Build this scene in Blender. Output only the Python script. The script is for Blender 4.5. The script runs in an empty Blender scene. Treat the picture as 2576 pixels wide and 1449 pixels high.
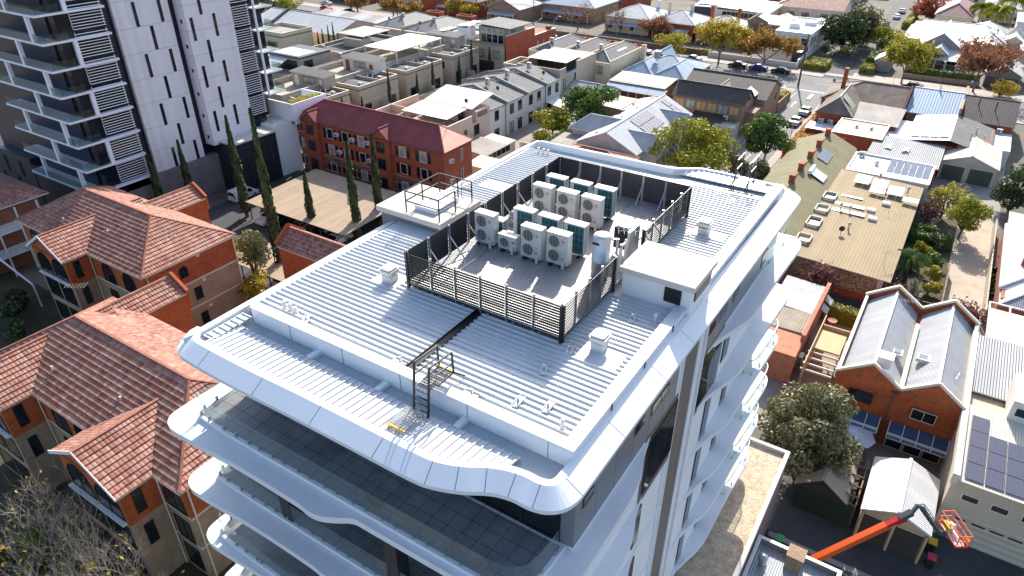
import bpy, math, random
from mathutils import Vector

# ---------------------------------------------------------------- camera, sky, sun, exposure
scn = bpy.context.scene
CAM_H = 45.0
PITCH, YAW, FPX = math.radians(31.6), math.radians(32.9), 1749.0
cd = bpy.data.cameras.new("camera")
cam = bpy.data.objects.new("camera", cd)
scn.collection.objects.link(cam)
cam.location = (0, 0, CAM_H)
cam.rotation_euler = (math.radians(90) - PITCH, 0, YAW)
cd.lens = FPX / 2576.0 * 36.0
cd.sensor_width = 36
cd.clip_start = 0.5
cd.clip_end = 3000
scn.camera = cam

SUN_AZ, SUN_EL = math.radians(106), math.radians(33)
world = bpy.data.worlds.new("World")
scn.world = world
world.use_nodes = True
wn = world.node_tree
bg = wn.nodes["Background"]
sky = wn.nodes.new("ShaderNodeTexSky")
sky.sky_type = 'NISHITA'
sky.sun_disc = False
sky.sun_elevation = SUN_EL
sky.sun_rotation = math.radians(-16)
sky.air_density = 0.85
sky.dust_density = 1.4
sky.ozone_density = 0.6
wn.links.new(sky.outputs[0], bg.inputs[0])
bg.inputs[1].default_value = 0.135
sd = bpy.data.lights.new("sun", 'SUN')
sd.energy = 4.2
sd.angle = math.radians(0.5)
sd.color = (1.0, 0.935, 0.83)
sun = bpy.data.objects.new("sun", sd)
scn.collection.objects.link(sun)
sdir = Vector((math.cos(SUN_AZ) * math.cos(SUN_EL), math.sin(SUN_AZ) * math.cos(SUN_EL), math.sin(SUN_EL)))
sun.rotation_euler = sdir.to_track_quat('Z', 'Y').to_euler()
sun.location = (0, 100, 120)
scn.view_settings.view_transform = 'Standard'
scn.view_settings.look = 'None'
scn.view_settings.exposure = 1.15
scn.view_settings.gamma = 1.0
scn.cycles.transparent_max_bounces = 24
scn.cycles.max_bounces = 6

# ---------------------------------------------------------------- helpers
COL = scn.collection
R = random.Random(7)
PI = math.pi

def W(px, py, z=0.0):
    """ground plan point at height z under a point of the survey picture"""
    f = Vector((-math.sin(YAW) * math.cos(PITCH), math.cos(YAW) * math.cos(PITCH), -math.sin(PITCH)))
    r = Vector((math.cos(YAW), math.sin(YAW), 0))
    d = f * FPX + r * (px - 1288.0) - r.cross(f) * (py - 724.5)
    t = (z - CAM_H) / d.z
    return Vector((d.x * t, d.y * t, z))

def T(c, r, u, v, z=0.0):
    return W(858.667 * c + u / 3.0, 483.0 * r + v / 3.0, z)

def thing(name, label, cat, loc=(0, 0, 0), group=None, rot=0.0):
    o = bpy.data.objects.new(name, None)
    COL.objects.link(o)
    o.location = loc
    o.rotation_euler = (0, 0, rot)
    o.empty_display_size = 0.3
    o["label"] = label
    o["category"] = cat
    if group:
        o["group"] = group
    return o

def tag(o, label, cat, group=None):
    o["label"] = label
    o["category"] = cat
    if group:
        o["group"] = group
    return o

def rootloc(o):
    while o.parent:
        o = o.parent
    return Vector(o.location)

class MB:
    def __init__(self):
        self.v = []; self.f = []; self.m = []
    def poly(self, pts, m=0):
        i = len(self.v)
        self.v += [tuple(p) for p in pts]
        self.f.append(tuple(range(i, i + len(pts))))
        self.m.append(m)
    def box(self, x0, x1, y0, y1, z0, z1, m=0):
        i = len(self.v)
        self.v += [(x0, y0, z0), (x1, y0, z0), (x1, y1, z0), (x0, y1, z0), (x0, y0, z1), (x1, y0, z1), (x1, y1, z1), (x0, y1, z1)]
        for q in ((3, 2, 1, 0), (4, 5, 6, 7), (0, 1, 5, 4), (1, 2, 6, 5), (2, 3, 7, 6), (3, 0, 4, 7)):
            self.f.append(tuple(i + k for k in q)); self.m.append(m)
        return self
    def prism(self, loop, z0, z1, m=0, mt=None, mb=None):
        n = len(loop); i = len(self.v)
        self.v += [(p[0], p[1], z0) for p in loop] + [(p[0], p[1], z1) for p in loop]
        for k in range(n):
            l = (k + 1) % n
            self.f.append((i + k, i + l, i + n + l, i + n + k)); self.m.append(m)
        self.f.append(tuple(i + n + k for k in range(n))); self.m.append(m if mt is None else mt)
        self.f.append(tuple(i + k for k in reversed(range(n)))); self.m.append(m if mb is None else mb)
        return self
    def bar(self, a, b, w=0.05, h=None, m=0):
        """box-section bar between two points"""
        a = Vector(a); b = Vector(b); h = h or w
        d = (b - a)
        if d.length < 1e-6: return self
        d.normalize()
        s = d.cross(Vector((0, 0, 1)))
        if s.length < 1e-3: s = Vector((1, 0, 0))
        s.normalize(); u = s.cross(d)
        i = len(self.v)
        for p in (a, b):
            for (p1, p2) in ((-1, -1), (1, -1), (1, 1), (-1, 1)):
                self.v.append(tuple(p + s * (p1 * w / 2) + u * (p2 * h / 2)))
        for q in ((0, 1, 2, 3), (7, 6, 5, 4), (0, 4, 5, 1), (1, 5, 6, 2), (2, 6, 7, 3), (3, 7, 4, 0)):
            self.f.append(tuple(i + k for k in q)); self.m.append(m)
        return self
    def tube(self, pts, r=0.03, n=6, m=0, r1=None, cap=True):
        pts = [Vector(p) for p in pts]
        i = len(self.v); N = len(pts)
        for k, p in enumerate(pts):
            d = (pts[min(k + 1, N - 1)] - pts[max(k - 1, 0)]).normalized()
            s = d.cross(Vector((0, 0, 1)))
            if s.length < 1e-3: s = Vector((1, 0, 0))
            s.normalize(); u = s.cross(d)
            rr = r if r1 is None else r + (r1 - r) * k / max(1, N - 1)
            for j in range(n):
                a = 2 * PI * j / n
                self.v.append(tuple(p + s * (math.cos(a) * rr) + u * (math.sin(a) * rr)))
        for k in range(N - 1):
            for j in range(n):
                l = (j + 1) % n
                self.f.append((i + k * n + j, i + k * n + l, i + (k + 1) * n + l, i + (k + 1) * n + j)); self.m.append(m)
        if cap:
            self.f.append(tuple(i + j for j in reversed(range(n)))); self.m.append(m)
            self.f.append(tuple(i + (N - 1) * n + j for j in range(n))); self.m.append(m)
        return self
    def lathe(self, prof, c=(0, 0, 0), n=16, m=0):
        i = len(self.v); c = Vector(c); N = len(prof)
        for (r, z) in prof:
            for j in range(n):
                a = 2 * PI * j / n
                self.v.append((c.x + r * math.cos(a), c.y + r * math.sin(a), c.z + z))
        for k in range(N - 1):
            for j in range(n):
                l = (j + 1) % n
                self.f.append((i + k * n + j, i + k * n + l, i + (k + 1) * n + l, i + (k + 1) * n + j)); self.m.append(m)
        self.f.append(tuple(i + (N - 1) * n + j for j in range(n))); self.m.append(m)
        self.f.append(tuple(i + j for j in reversed(range(n)))); self.m.append(m)
        return self
    def mesh(self, name, mats, off=Vector((0, 0, 0)), smooth=False):
        me = bpy.data.meshes.new(name)
        me.from_pydata([(a - off.x, b - off.y, c - off.z) for a, b, c in self.v], [], self.f)
        for mt in (mats if isinstance(mats, (list, tuple)) else [mats]):
            me.materials.append(mt)
        me.polygons.foreach_set("material_index", self.m)
        me.update()
        uv = me.uv_layers.new(name="UVMap")
        data = [0.0] * (2 * len(me.loops))
        for p in me.polygons:
            n = p.normal
            if abs(n.z) > 0.999:
                ud = Vector((1, 0, 0)); vd = Vector((0, 1, 0))
            else:
                ud = Vector((0, 0, 1)).cross(n).normalized(); vd = n.cross(ud)
            for li in p.loop_indices:
                co = Vector(self.v[me.loops[li].vertex_index])
                data[2 * li] = co.dot(ud); data[2 * li + 1] = co.dot(vd)
        uv.data.foreach_set("uv", data)
        if smooth:
            me.polygons.foreach_set("use_smooth", [True] * len(me.polygons))
        return me
    def build(self, name, mats, parent=None, smooth=False, loc=None):
        off = rootloc(parent) if parent is not None else Vector(loc or (0, 0, 0))
        o = bpy.data.objects.new(name, self.mesh(name, mats, off, smooth))
        COL.objects.link(o)
        if parent is not None: o.parent = parent
        elif loc is not None: o.location = loc
        return o

def copy_tree(o, parent=None):
    c = o.copy(); COL.objects.link(c)
    if parent is not None: c.parent = parent
    for ch in list(o.children):
        copy_tree(ch, c)
    return c

def place(proto, loc, rot=0.0, label=None, scale=None):
    """first call moves the prototype itself, later calls copy it with its parts"""
    if not proto.get("_used"):
        proto["_used"] = 1; o = proto
    else:
        o = copy_tree(proto)
    o.location = loc; o.rotation_euler = (0, 0, rot)
    if scale: o.scale = scale if isinstance(scale, tuple) else (scale,) * 3
    if label: o["label"] = label
    return o

def struct(o):
    o["kind"] = "structure"
    return o

def smooth_loop(pts, n=6, closed=False):
    P = [Vector((p[0], p[1], 0)) for p in pts]; N = len(P); out = []
    rng = range(N if closed else N - 1)
    for i in rng:
        p0 = P[(i - 1) % N] if closed or i > 0 else P[i]
        p1 = P[i]; p2 = P[(i + 1) % N]
        p3 = P[(i + 2) % N] if closed or i + 2 < N else P[(i + 1) % N]
        for k in range(n):
            t = k / n
            out.append(0.5 * ((2 * p1) + (p2 - p0) * t + (2 * p0 - 5 * p1 + 4 * p2 - p3) * t * t + (3 * p1 - p0 - 3 * p2 + p3) * t ** 3))
    if not closed: out.append(P[-1])
    return [(v.x, v.y) for v in out]

def offset_loop(pts, d):
    """offset a counter-clockwise closed loop outwards by d"""
    N = len(pts); out = []
    for i in range(N):
        a = Vector(pts[i - 1]); b = Vector(pts[i]); c = Vector(pts[(i + 1) % N])
        n1 = Vector(((b - a).y, -(b - a).x)); n2 = Vector(((c - b).y, -(c - b).x))
        if n1.length > 0: n1.normalize()
        if n2.length > 0: n2.normalize()
        n = n1 + n2
        if n.length < 1e-6: n = n1
        n.normalize()
        k = d / max(0.5, n.dot(n1))
        out.append((b.x + n.x * k, b.y + n.y * k))
    return out

# ---------------------------------------------------------------- materials
def _nt(name):
    m = bpy.data.materials.new(name); m.use_nodes = True
    nt = m.node_tree
    return m, nt, nt.nodes["Principled BSDF"]

def _noise(nt, scale, detail=4, rough=0.6, vec=None):
    n = nt.nodes.new("ShaderNodeTexNoise")
    n.inputs["Scale"].default_value = scale
    n.inputs["Detail"].default_value = detail
    n.inputs["Roughness"].default_value = rough
    if vec is None:
        g = nt.nodes.new("ShaderNodeNewGeometry"); vec = g.outputs["Position"]
    nt.links.new(vec, n.inputs["Vector"])
    return n

def _math(nt, op, a, b=None, clamp=False):
    n = nt.nodes.new("ShaderNodeMath"); n.operation = op; n.use_clamp = clamp
    for i, x in enumerate((a, b)):
        if x is None: continue
        if isinstance(x, (int, float)): n.inputs[i].default_value = x
        else: nt.links.new(x, n.inputs[i])
    return n.outputs[0]

def _mix(nt, fac, a, b, mode='MIX'):
    n = nt.nodes.new("ShaderNodeMix"); n.data_type = 'RGBA'; n.blend_type = mode
    for s, x in ((n.inputs[0], fac), (n.inputs[6], a), (n.inputs[7], b)):
        if isinstance(x, (int, float)): s.default_value = x
        elif isinstance(x, tuple): s.default_value = (*x[:3], 1)
        else: nt.links.new(x, s)
    return n.outputs[2]

def _uv(nt):
    u = nt.nodes.new("ShaderNodeUVMap"); u.uv_map = "UVMap"
    s = nt.nodes.new("ShaderNodeSeparateXYZ"); nt.links.new(u.outputs[0], s.inputs[0])
    return u.outputs[0], s.outputs[0], s.outputs[1]

def _bump(nt, bsdf, h, strength=0.5, dist=0.02):
    b = nt.nodes.new("ShaderNodeBump")
    b.inputs["Strength"].default_value = strength
    b.inputs["Distance"].default_value = dist
    nt.links.new(h, b.inputs["Height"])
    nt.links.new(b.outputs[0], bsdf.inputs["Normal"])

def mul(c, k): return tuple(min(1, x * k) for x in c)

def M(name, col, rough=0.6, metal=0.0, var=0.12, sc=0.8, bump=None, p=0.2, bs=0.6, spec=0.5, fine=0.06, stain=None):
    """procedural surface: broad weathering + fine grain, with an optional relief"""
    m, nt, b = _nt(name)
    b.inputs["Roughness"].default_value = rough
    b.inputs["Metallic"].default_value = metal
    b.inputs["Specular IOR Level"].default_value = spec
    n1 = _noise(nt, sc, 5)
    f1 = nt.nodes.new("ShaderNodeMapRange")
    f1.inputs[1].default_value = 0.3; f1.inputs[2].default_value = 0.7
    nt.links.new(n1.outputs[0], f1.inputs[0])
    c = _mix(nt, f1.outputs[0], mul(col, 1 - var), mul(col, 1 + var))
    if fine:
        n2 = _noise(nt, 14.0, 3)
        f2 = nt.nodes.new("ShaderNodeMapRange")
        f2.inputs[1].default_value = 0.3; f2.inputs[2].default_value = 0.7
        f2.inputs[3].default_value = 1 - fine * 1.5; f2.inputs[4].default_value = 1 + fine * 1.5
        nt.links.new(n2.outputs[0], f2.inputs[0])
        cc = nt.nodes.new("ShaderNodeCombineColor")
        for i in range(3): nt.links.new(f2.outputs[0], cc.inputs[i])
        c = _mix(nt, 1.0, c, cc.outputs[0], 'MULTIPLY')
    if stain:
        scol, ssc, lo = stain
        n3 = _noise(nt, ssc, 6, 0.7)
        f3 = nt.nodes.new("ShaderNodeMapRange"); f3.inputs[1].default_value = lo; f3.inputs[2].default_value = lo + 0.12
        nt.links.new(n3.outputs[0], f3.inputs[0])
        c = _mix(nt, f3.outputs[0], c, scol)
    if bump in ('corr', 'trap', 'vrib'):
        uvv, u, v = _uv(nt)
        s = _math(nt, 'SINE', _math(nt, 'MULTIPLY', u, 2 * PI / p))
        if bump == 'trap':
            s = _math(nt, 'MULTIPLY', _math(nt, 'SUBTRACT', s, 0.72), 8.0, clamp=True)
        _bump(nt, b, s, bs, p * 0.16)
        # sheet joints: each metre-wide sheet weathers a little differently
        k = nt.nodes.new("ShaderNodeTexWhiteNoise"); k.noise_dimensions = '1D'
        nt.links.new(_math(nt, 'FLOOR', _math(nt, 'DIVIDE', u, 0.76)), k.inputs["W"])
        kk = _math(nt, 'ADD', _math(nt, 'MULTIPLY', k.outputs[0], 0.13), 0.935)
        cc2 = nt.nodes.new("ShaderNodeCombineColor")
        for i in range(3): nt.links.new(kk, cc2.inputs[i])
        c = _mix(nt, 1.0, c, cc2.outputs[0], 'MULTIPLY')
    elif bump == 'hrib':
        uvv, u, v = _uv(nt)
        s = _math(nt, 'SINE', _math(nt, 'MULTIPLY', v, 2 * PI / p))
        _bump(nt, b, s, bs, p * 0.16)
    elif bump == 'rough':
        _bump(nt, b, _noise(nt, p, 5).outputs[0], bs, 0.05)
    nt.links.new(c, b.inputs["Base Color"])
    return m

def Mbrick(name, col, mortar, bw=0.24, bh=0.086, var=0.25, stain=None):
    m, nt, b = _nt(name)
    b.inputs["Roughness"].default_value = 0.85
    uvv, u, v = _uv(nt)
    t = nt.nodes.new("ShaderNodeTexBrick")
    nt.links.new(uvv, t.inputs["Vector"])
    t.inputs["Color1"].default_value = (*mul(col, 1 - var), 1)
    t.inputs["Color2"].default_value = (*mul(col, 1 + var), 1)
    t.inputs["Mortar"].default_value = (*mortar, 1)
    t.inputs["Scale"].default_value = 1.0
    t.inputs["Mortar Size"].default_value = 0.006
    t.inputs["Brick Width"].default_value = bw
    t.inputs["Row Height"].default_value = bh
    n = _noise(nt, 0.6, 5)
    f = nt.nodes.new("ShaderNodeMapRange"); f.inputs[1].default_value = 0.3; f.inputs[2].default_value = 0.7
    f.inputs[3].default_value = 0.8; f.inputs[4].default_value = 1.15
    nt.links.new(n.outputs[0], f.inputs[0])
    cc = nt.nodes.new("ShaderNodeCombineColor")
    for i in range(3): nt.links.new(f.outputs[0], cc.inputs[i])
    c = _mix(nt, 1.0, t.outputs[0], cc.outputs[0], 'MULTIPLY')
    nt.links.new(c, b.inputs["Base Color"])
    return m

def Mtile(name, cols, tw=0.3, th=0.34, bs=1.0, lichen=0.0):
    """roof tiles: colour by tile, pan-and-roll relief, lapped courses"""
    m, nt, b = _nt(name)
    b.inputs["Roughness"].default_value = 0.75
    uvv, u, v = _uv(nt)
    cu = _math(nt, 'FLOOR', _math(nt, 'DIVIDE', u, tw)); cv = _math(nt, 'FLOOR', _math(nt, 'DIVIDE', v, th))
    cv3 = nt.nodes.new("ShaderNodeCombineXYZ"); nt.links.new(cu, cv3.inputs[0]); nt.links.new(cv, cv3.inputs[1])
    k = nt.nodes.new("ShaderNodeTexWhiteNoise"); k.noise_dimensions = '2D'
    nt.links.new(cv3.outputs[0], k.inputs["Vector"])
    ramp = nt.nodes.new("ShaderNodeValToRGB")
    el = ramp.color_ramp.elements
    el[0].position = 0.0; el[0].color = (*cols[0], 1); el[1].position = 1.0; el[1].color = (*cols[-1], 1)
    for i, cc in enumerate(cols[1:-1]):
        e = el.new((i + 1) / (len(cols) - 1)); e.color = (*cc, 1)
    nt.links.new(k.outputs[0], ramp.inputs[0])
    c = ramp.outputs[0]
    n = _noise(nt, 0.5, 6, 0.7)
    f = nt.nodes.new("ShaderNodeMapRange"); f.inputs[1].default_value = 0.3; f.inputs[2].default_value = 0.7
    f.inputs[3].default_value = 0.72; f.inputs[4].default_value = 1.2
    nt.links.new(n.outputs[0], f.inputs[0])
    cc = nt.nodes.new("ShaderNodeCombineColor")
    for i in range(3): nt.links.new(f.outputs[0], cc.inputs[i])
    c = _mix(nt, 1.0, c, cc.outputs[0], 'MULTIPLY')
    if lichen:
        n3 = _noise(nt, 5.0, 6, 0.75)
        f3 = nt.nodes.new("ShaderNodeMapRange"); f3.inputs[1].default_value = 0.56; f3.inputs[2].default_value = 0.66
        f3.inputs[4].default_value = lichen
        nt.links.new(n3.outputs[0], f3.inputs[0])
        c = _mix(nt, f3.outputs[0], c, (0.1, 0.085, 0.05))
    nt.links.new(c, b.inputs["Base Color"])
    roll = _math(nt, 'ABSOLUTE', _math(nt, 'SINE', _math(nt, 'MULTIPLY', u, PI / tw)))
    lap = _math(nt, 'FRACT', _math(nt, 'DIVIDE', v, th))
    h = _math(nt, 'SUBTRACT', _math(nt, 'MULTIPLY', roll, 1.0), _math(nt, 'MULTIPLY', lap, 0.7))
    _bump(nt, b, h, bs, 0.05)
    return m

def Mglass(name, tint=(0.8, 0.93, 0.9), dens=0.05):
    m = bpy.data.materials.new(name); m.use_nodes = True
    nt = m.node_tree; nt.nodes.clear()
    out = nt.nodes.new("ShaderNodeOutputMaterial")
    tr = nt.nodes.new("ShaderNodeBsdfTransparent"); tr.inputs[0].default_value = (*tint, 1)
    gl = nt.nodes.new("ShaderNodeBsdfGlossy"); gl.inputs[1].default_value = 0.02
    fr = nt.nodes.new("ShaderNodeFresnel"); fr.inputs[0].default_value = 1.5
    ge = nt.nodes.new("ShaderNodeNewGeometry")
    mx = nt.nodes.new("ShaderNodeMixShader")
    nt.links.new(_math(nt, 'MULTIPLY', fr.outputs[0], _math(nt, 'SUBTRACT', 1.0, ge.outputs["Backfacing"])), mx.inputs[0])
    df = nt.nodes.new("ShaderNodeBsdfDiffuse"); df.inputs[0].default_value = (0.55, 0.68, 0.66, 1)  # faint pale diffuse put in for the milky reflection on the glass
    m2 = nt.nodes.new("ShaderNodeMixShader"); m2.inputs[0].default_value = dens
    nt.links.new(tr.outputs[0], m2.inputs[1]); nt.links.new(df.outputs[0], m2.inputs[2])
    nt.links.new(m2.outputs[0], mx.inputs[1]); nt.links.new(gl.outputs[0], mx.inputs[2])
    nt.links.new(mx.outputs[0], out.inputs[0])
    return m

def Mleaf(name, cols, trans=0.35):
    m = bpy.data.materials.new(name); m.use_nodes = True
    nt = m.node_tree; nt.nodes.clear()
    out = nt.nodes.new("ShaderNodeOutputMaterial")
    g = nt.nodes.new("ShaderNodeNewGeometry")
    ramp = nt.nodes.new("ShaderNodeValToRGB")
    el = ramp.color_ramp.elements
    el[0].color = (*cols[0], 1); el[1].color = (*cols[-1], 1)
    for i, cc in enumerate(cols[1:-1]):
        e = el.new((i + 1) / (len(cols) - 1)); e.color = (*cc, 1)
    n = _noise(nt, 0.55, 4, 0.6, g.outputs["Position"])
    f = _math(nt, 'ADD', _math(nt, 'MULTIPLY', g.outputs["Random Per Island"], 0.55),
              _math(nt, 'SUBTRACT', _math(nt, 'MULTIPLY', n.outputs[0], 1.5), 0.5), clamp=True)
    nt.links.new(f, ramp.inputs[0])
    d = nt.nodes.new("ShaderNodeBsdfDiffuse"); t = nt.nodes.new("ShaderNodeBsdfTranslucent")
    nt.links.new(ramp.outputs[0], d.inputs[0]); nt.links.new(ramp.outputs[0], t.inputs[0])
    gl = nt.nodes.new("ShaderNodeBsdfGlossy"); gl.inputs[1].default_value = 0.45; gl.inputs[0].default_value = (0.7, 0.75, 0.7, 1)
    mx = nt.nodes.new("ShaderNodeMixShader"); mx.inputs[0].default_value = trans
    nt.links.new(d.outputs[0], mx.inputs[1]); nt.links.new(t.outputs[0], mx.inputs[2])
    m2 = nt.nodes.new("ShaderNodeMixShader"); m2.inputs[0].default_value = 0.04
    nt.links.new(mx.outputs[0], m2.inputs[1]); nt.links.new(gl.outputs[0], m2.inputs[2])
    nt.links.new(m2.outputs[0], out.inputs[0])
    return m

def Msolar(name, col=(0.05, 0.055, 0.09), pw=1.0, ph=1.65, line=0.035):
    m, nt, b = _nt(name)
    b.inputs["Roughness"].default_value = 0.12
    uvv, u, v = _uv(nt)
    def grid(x, per, w):
        fr = _math(nt, 'FRACT', _math(nt, 'DIVIDE', x, per))
        return _math(nt, 'LESS_THAN', fr, w / per)
    cells = _math(nt, 'MAXIMUM', grid(u, 0.158, 0.012), grid(v, 0.158, 0.012))
    c = _mix(nt, _math(nt, 'MULTIPLY', cells, 0.5), col, (0.3, 0.3, 0.34))
    nt.links.new(c, b.inputs["Base Color"])
    return m

white_pnl = M("white_cladding_panel", (0.72, 0.74, 0.77), 0.38, 0, 0.03, 0.4, fine=0.02)
white_roof = M("white_roof_sheet", (0.58, 0.60, 0.61), 0.42, 0, 0.06, 0.5, fine=0.03, stain=((0.44, 0.45, 0.45), 0.9, 0.6))
white_rend = M("white_render", (0.74, 0.74, 0.74), 0.8, 0, 0.05, 0.5, fine=0.03)
slab_white = M("slab_white_paint", (0.70, 0.71, 0.73), 0.7, 0, 0.06, 0.35, fine=0.03, stain=((0.6, 0.6, 0.6), 0.7, 0.6))
conc_cream = M("cream_concrete", (0.56, 0.52, 0.47), 0.85, 0, 0.07, 0.7, fine=0.04, stain=((0.46, 0.40, 0.34), 1.3, 0.66))
tile_grey = M("terrace_tile_dark", (0.20, 0.205, 0.22), 0.5, 0, 0.25, 0.9, fine=0.08)
dark_metal = M("charcoal_metal", (0.03, 0.031, 0.035), 0.45, 0.3, 0.15)
black_paint = M("black_powder_coat", (0.012, 0.012, 0.014), 0.4, 0.0, 0.1)
galv = M("galvanised_steel", (0.42, 0.44, 0.46), 0.35, 0.75, 0.12, 3)
grey_pnl = M("grey_metal_panel", (0.2, 0.21, 0.225), 0.4, 0.2, 0.08, 0.5)
brown_pnl = M("taupe_panel", (0.13, 0.115, 0.105), 0.5, 0.1, 0.08, 0.6)
win_glass = M("window_glass_dark", (0.012, 0.016, 0.022), 0.06, 0, 0.3, 0.5, fine=0)
win_warm = M("window_glass_curtain", (0.30, 0.30, 0.28), 0.12, 0, 0.4, 1.2, fine=0)
clear_glass = Mglass("balustrade_glass", (0.90, 0.95, 0.94))
gravel_m = M("tan_gravel", (0.46, 0.36, 0.26), 0.95, 0, 0.3, 2.2, 'rough', 6.0, 1.0, fine=0.25)
render_beige = M("beige_render", (0.40, 0.36, 0.31), 0.85, 0, 0.05, 0.4)
M_orange_film = M("yellow_edge_nosing", (0.75, 0.40, 0.02), 0.5)
blue_film = M("blue_protective_film", (0.03, 0.22, 0.62), 0.35)
frame_black = M("window_frame_black", (0.015, 0.016, 0.018), 0.4)
frame_white = M("window_frame_white", (0.7, 0.7, 0.69), 0.5)

# ================================================================ THE WHITE APARTMENT BUILDING
BX0, BX1 = -21.3, -6.3
ap = thing("apartment_building", "white apartment building with ribbed metal roof and wavy balcony slabs", "building", (-14, 25, 0))

U = smooth_loop([(-21.62, 12.2), (-21.60, 11.55), (-21.28, 11.15), (-20.5, 11.06), (-18.34, 11.03), (-15.65, 11.08), (-12.97, 11.10), (-10.5, 11.11),
     (-9.79, 11.2), (-9.09, 11.46), (-8.5, 11.8), (-8.0, 12.0), (-7.45, 12.1), (-6.95, 12.1), (-6.62, 12.2), (-6.43, 12.5), (-6.4, 13.3),
     (-6.39, 15.5), (-6.33, 21.5), (-6.25, 28.0), (-6.18, 34.0), (-6.16, 36.6), (-6.3, 37.15), (-6.8, 37.5), (-8.5, 37.65), (-10.6, 37.7), (-11.4, 37.6),
     (-12.2, 37.1), (-12.9, 36.82), (-14.2, 36.76), (-17.5, 36.7), (-20.9, 36.62), (-21.5, 36.45), (-21.75, 35.8), (-21.75, 30.0), (-21.68, 20.0)], 5, True)
Lw = offset_loop(U, 0.6)
Ui = offset_loop(U, -0.22)
mb = MB(); n = len(U)
for i in range(n):
    j = (i + 1) % n
    mb.poly([(*Lw[i], 29.55), (*Lw[j], 29.55), (*U[j], 29.9), (*U[i], 29.9)])
    mb.poly([(*Lw[i], 29.40), (*Lw[j], 29.40), (*Lw[j], 29.55), (*Lw[i], 29.55)])
    mb.poly([(*U[i], 29.9), (*U[j], 29.9), (*Ui[j], 29.93), (*Ui[i], 29.93)])
    mb.poly([(*Ui[i], 29.93), (*Ui[j], 29.93), (*Ui[j], 29.5), (*Ui[i], 29.5)])
mb.poly([(*p, 29.40) for p in reversed(Lw)])
fas = mb.build("roof_fascia", white_pnl, ap, smooth=False)
# panel joints of the fascia: thin dark seams standing 3 mm proud
mb = MB()
acc = 0; last = Vector(U[0])
for i in range(n):
    p = Vector(U[i]); acc += (p - last).length; last = p
    if acc > (2.55 if not (-10 < p.x < -6.4 and p.y < 13) else 0.8):
        acc = 0; q = Vector(Lw[i]); tdir = (Vector(U[(i + 1) % n]) - Vector(U[i - 1])).normalized() * 0.008
        up = 0.006
        a = (p.x - tdir.x, p.y - tdir.y, 29.9 + up); b = (p.x + tdir.x, p.y + tdir.y, 29.9 + up)
        c = (q.x + tdir.x, q.y + tdir.y, 29.55 + up); d = (q.x - tdir.x, q.y - tdir.y, 29.55 + up)
        mb.poly([d, c, b, a])
mb.build("panel_joint", black_paint, ap)

# roof deck
mb = MB()
mb.poly([(*p, 29.52) for p in Ui])
mb.build("lower_roof_deck", M("gutter_blue_grey", (0.40, 0.46, 0.49), 0.5, 0, 0.08, 0.8, fine=0.03, stain=((0.3, 0.34, 0.35), 1.2, 0.6)), ap)
mb = MB()
mb.box(-21.3, -6.75, 13.75, 34.75, 29.56, 30.0)
rd = mb.build("roof_sheeting", white_roof, ap)

def ribs(mb, x0, x1, y, z, w=0.035, h=0.065):
    # one folded standing rib along x
    i = len(mb.v)
    for x in (x0, x1):
        mb.v += [(x, y - w, z), (x, y - w * 0.5, z + h), (x, y + w * 0.5, z + h), (x, y + w, z)]
    for k in range(3):
        mb.f.append((i + k, i + 4 + k, i + 5 + k, i + 1 + k)); mb.m.append(0)
    mb.f.append((i, i + 1, i + 2, i + 3)); mb.m.append(0)
    mb.f.append((i + 7, i + 6, i + 5, i + 4)); mb.m.append(0)
mb = MB()
y = 13.95
while y < 34.7:
    segs = [(-21.15, -7.1)]
    cut = []
    if 17.75 < y < 18.75: cut += [(-18.6, -17.25), (-8.9, -7.3)]
    if 29.1 < y < 30.1: cut += [(-8.9, -7.3)]
    if 21.8 < y < 26.2: cut += [(-22, -18.6)]
    if 28.4 < y < 29.4: cut += [(-20.6, -17.6)]
    if 18.2 < y < 30.7: cut += [(-16.7, -9.75)]
    if 22.3 < y < 25.1: cut += [(-9.5, -5)]
    cut.append((-13.5, -13.15) if y < 18.3 else (-9.75, -9.75))
    for c0, c1 in cut:
        ns = []
        for a, b in segs:
            if c1 <= a or c0 >= b: ns.append((a, b)); continue
            if c0 > a: ns.append((a, c0))
            if c1 < b: ns.append((c1, b))
        segs = ns
    for a, b in segs:
        if b - a > 0.1: ribs(mb, a, b, y, 30.0)
    y += 0.265
mb.build("roof_rib", white_roof, ap)["kind"] = "stuff"

# black box gutter across the ribs
mb = MB(); mb.box(-13.47, -13.18, 13.9, 18.3, 29.99, 30.02); mb.box(-13.5, -13.47, 13.9, 18.3, 30.0, 30.07); mb.box(-13.18, -13.15, 13.9, 18.3, 30.0, 30.07)
mb.build("roof_gutter", black_paint, ap)

# raised parapet along the front and the right-hand side
mb = MB()
mb.box(-20.72, -6.56, 13.42, 13.80, 29.53, 30.26)
mb.box(-6.93, -6.56, 13.80, 22.55, 29.53, 30.26)
mb.box(-6.93, -6.52, 24.95, 36.55, 29.53, 30.30)
pp = mb.build("parapet", white_pnl, ap)
mb = MB()
mb.box(-20.76, -6.52, 13.39, 13.83, 30.26, 30.285); mb.box(-6.96, -6.52, 13.83, 22.5, 30.26, 30.285); mb.box(-6.96, -6.48, 25.0, 36.58, 30.30, 30.325)
mb.build("parapet_capping", white_roof, ap)
mb = MB()
for x in (-18.6, -15.9, -13.2, -10.4, -7.4): mb.box(x, x + 0.016, 13.41, 13.42, 29.56, 30.24)
for y in (16.0, 18.6, 21.2, 27.4, 30.2, 33.1): mb.box(-6.56, -6.515, y, y + 0.016, 29.56, 30.24)
mb.build("parapet_joint", black_paint, ap)

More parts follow.
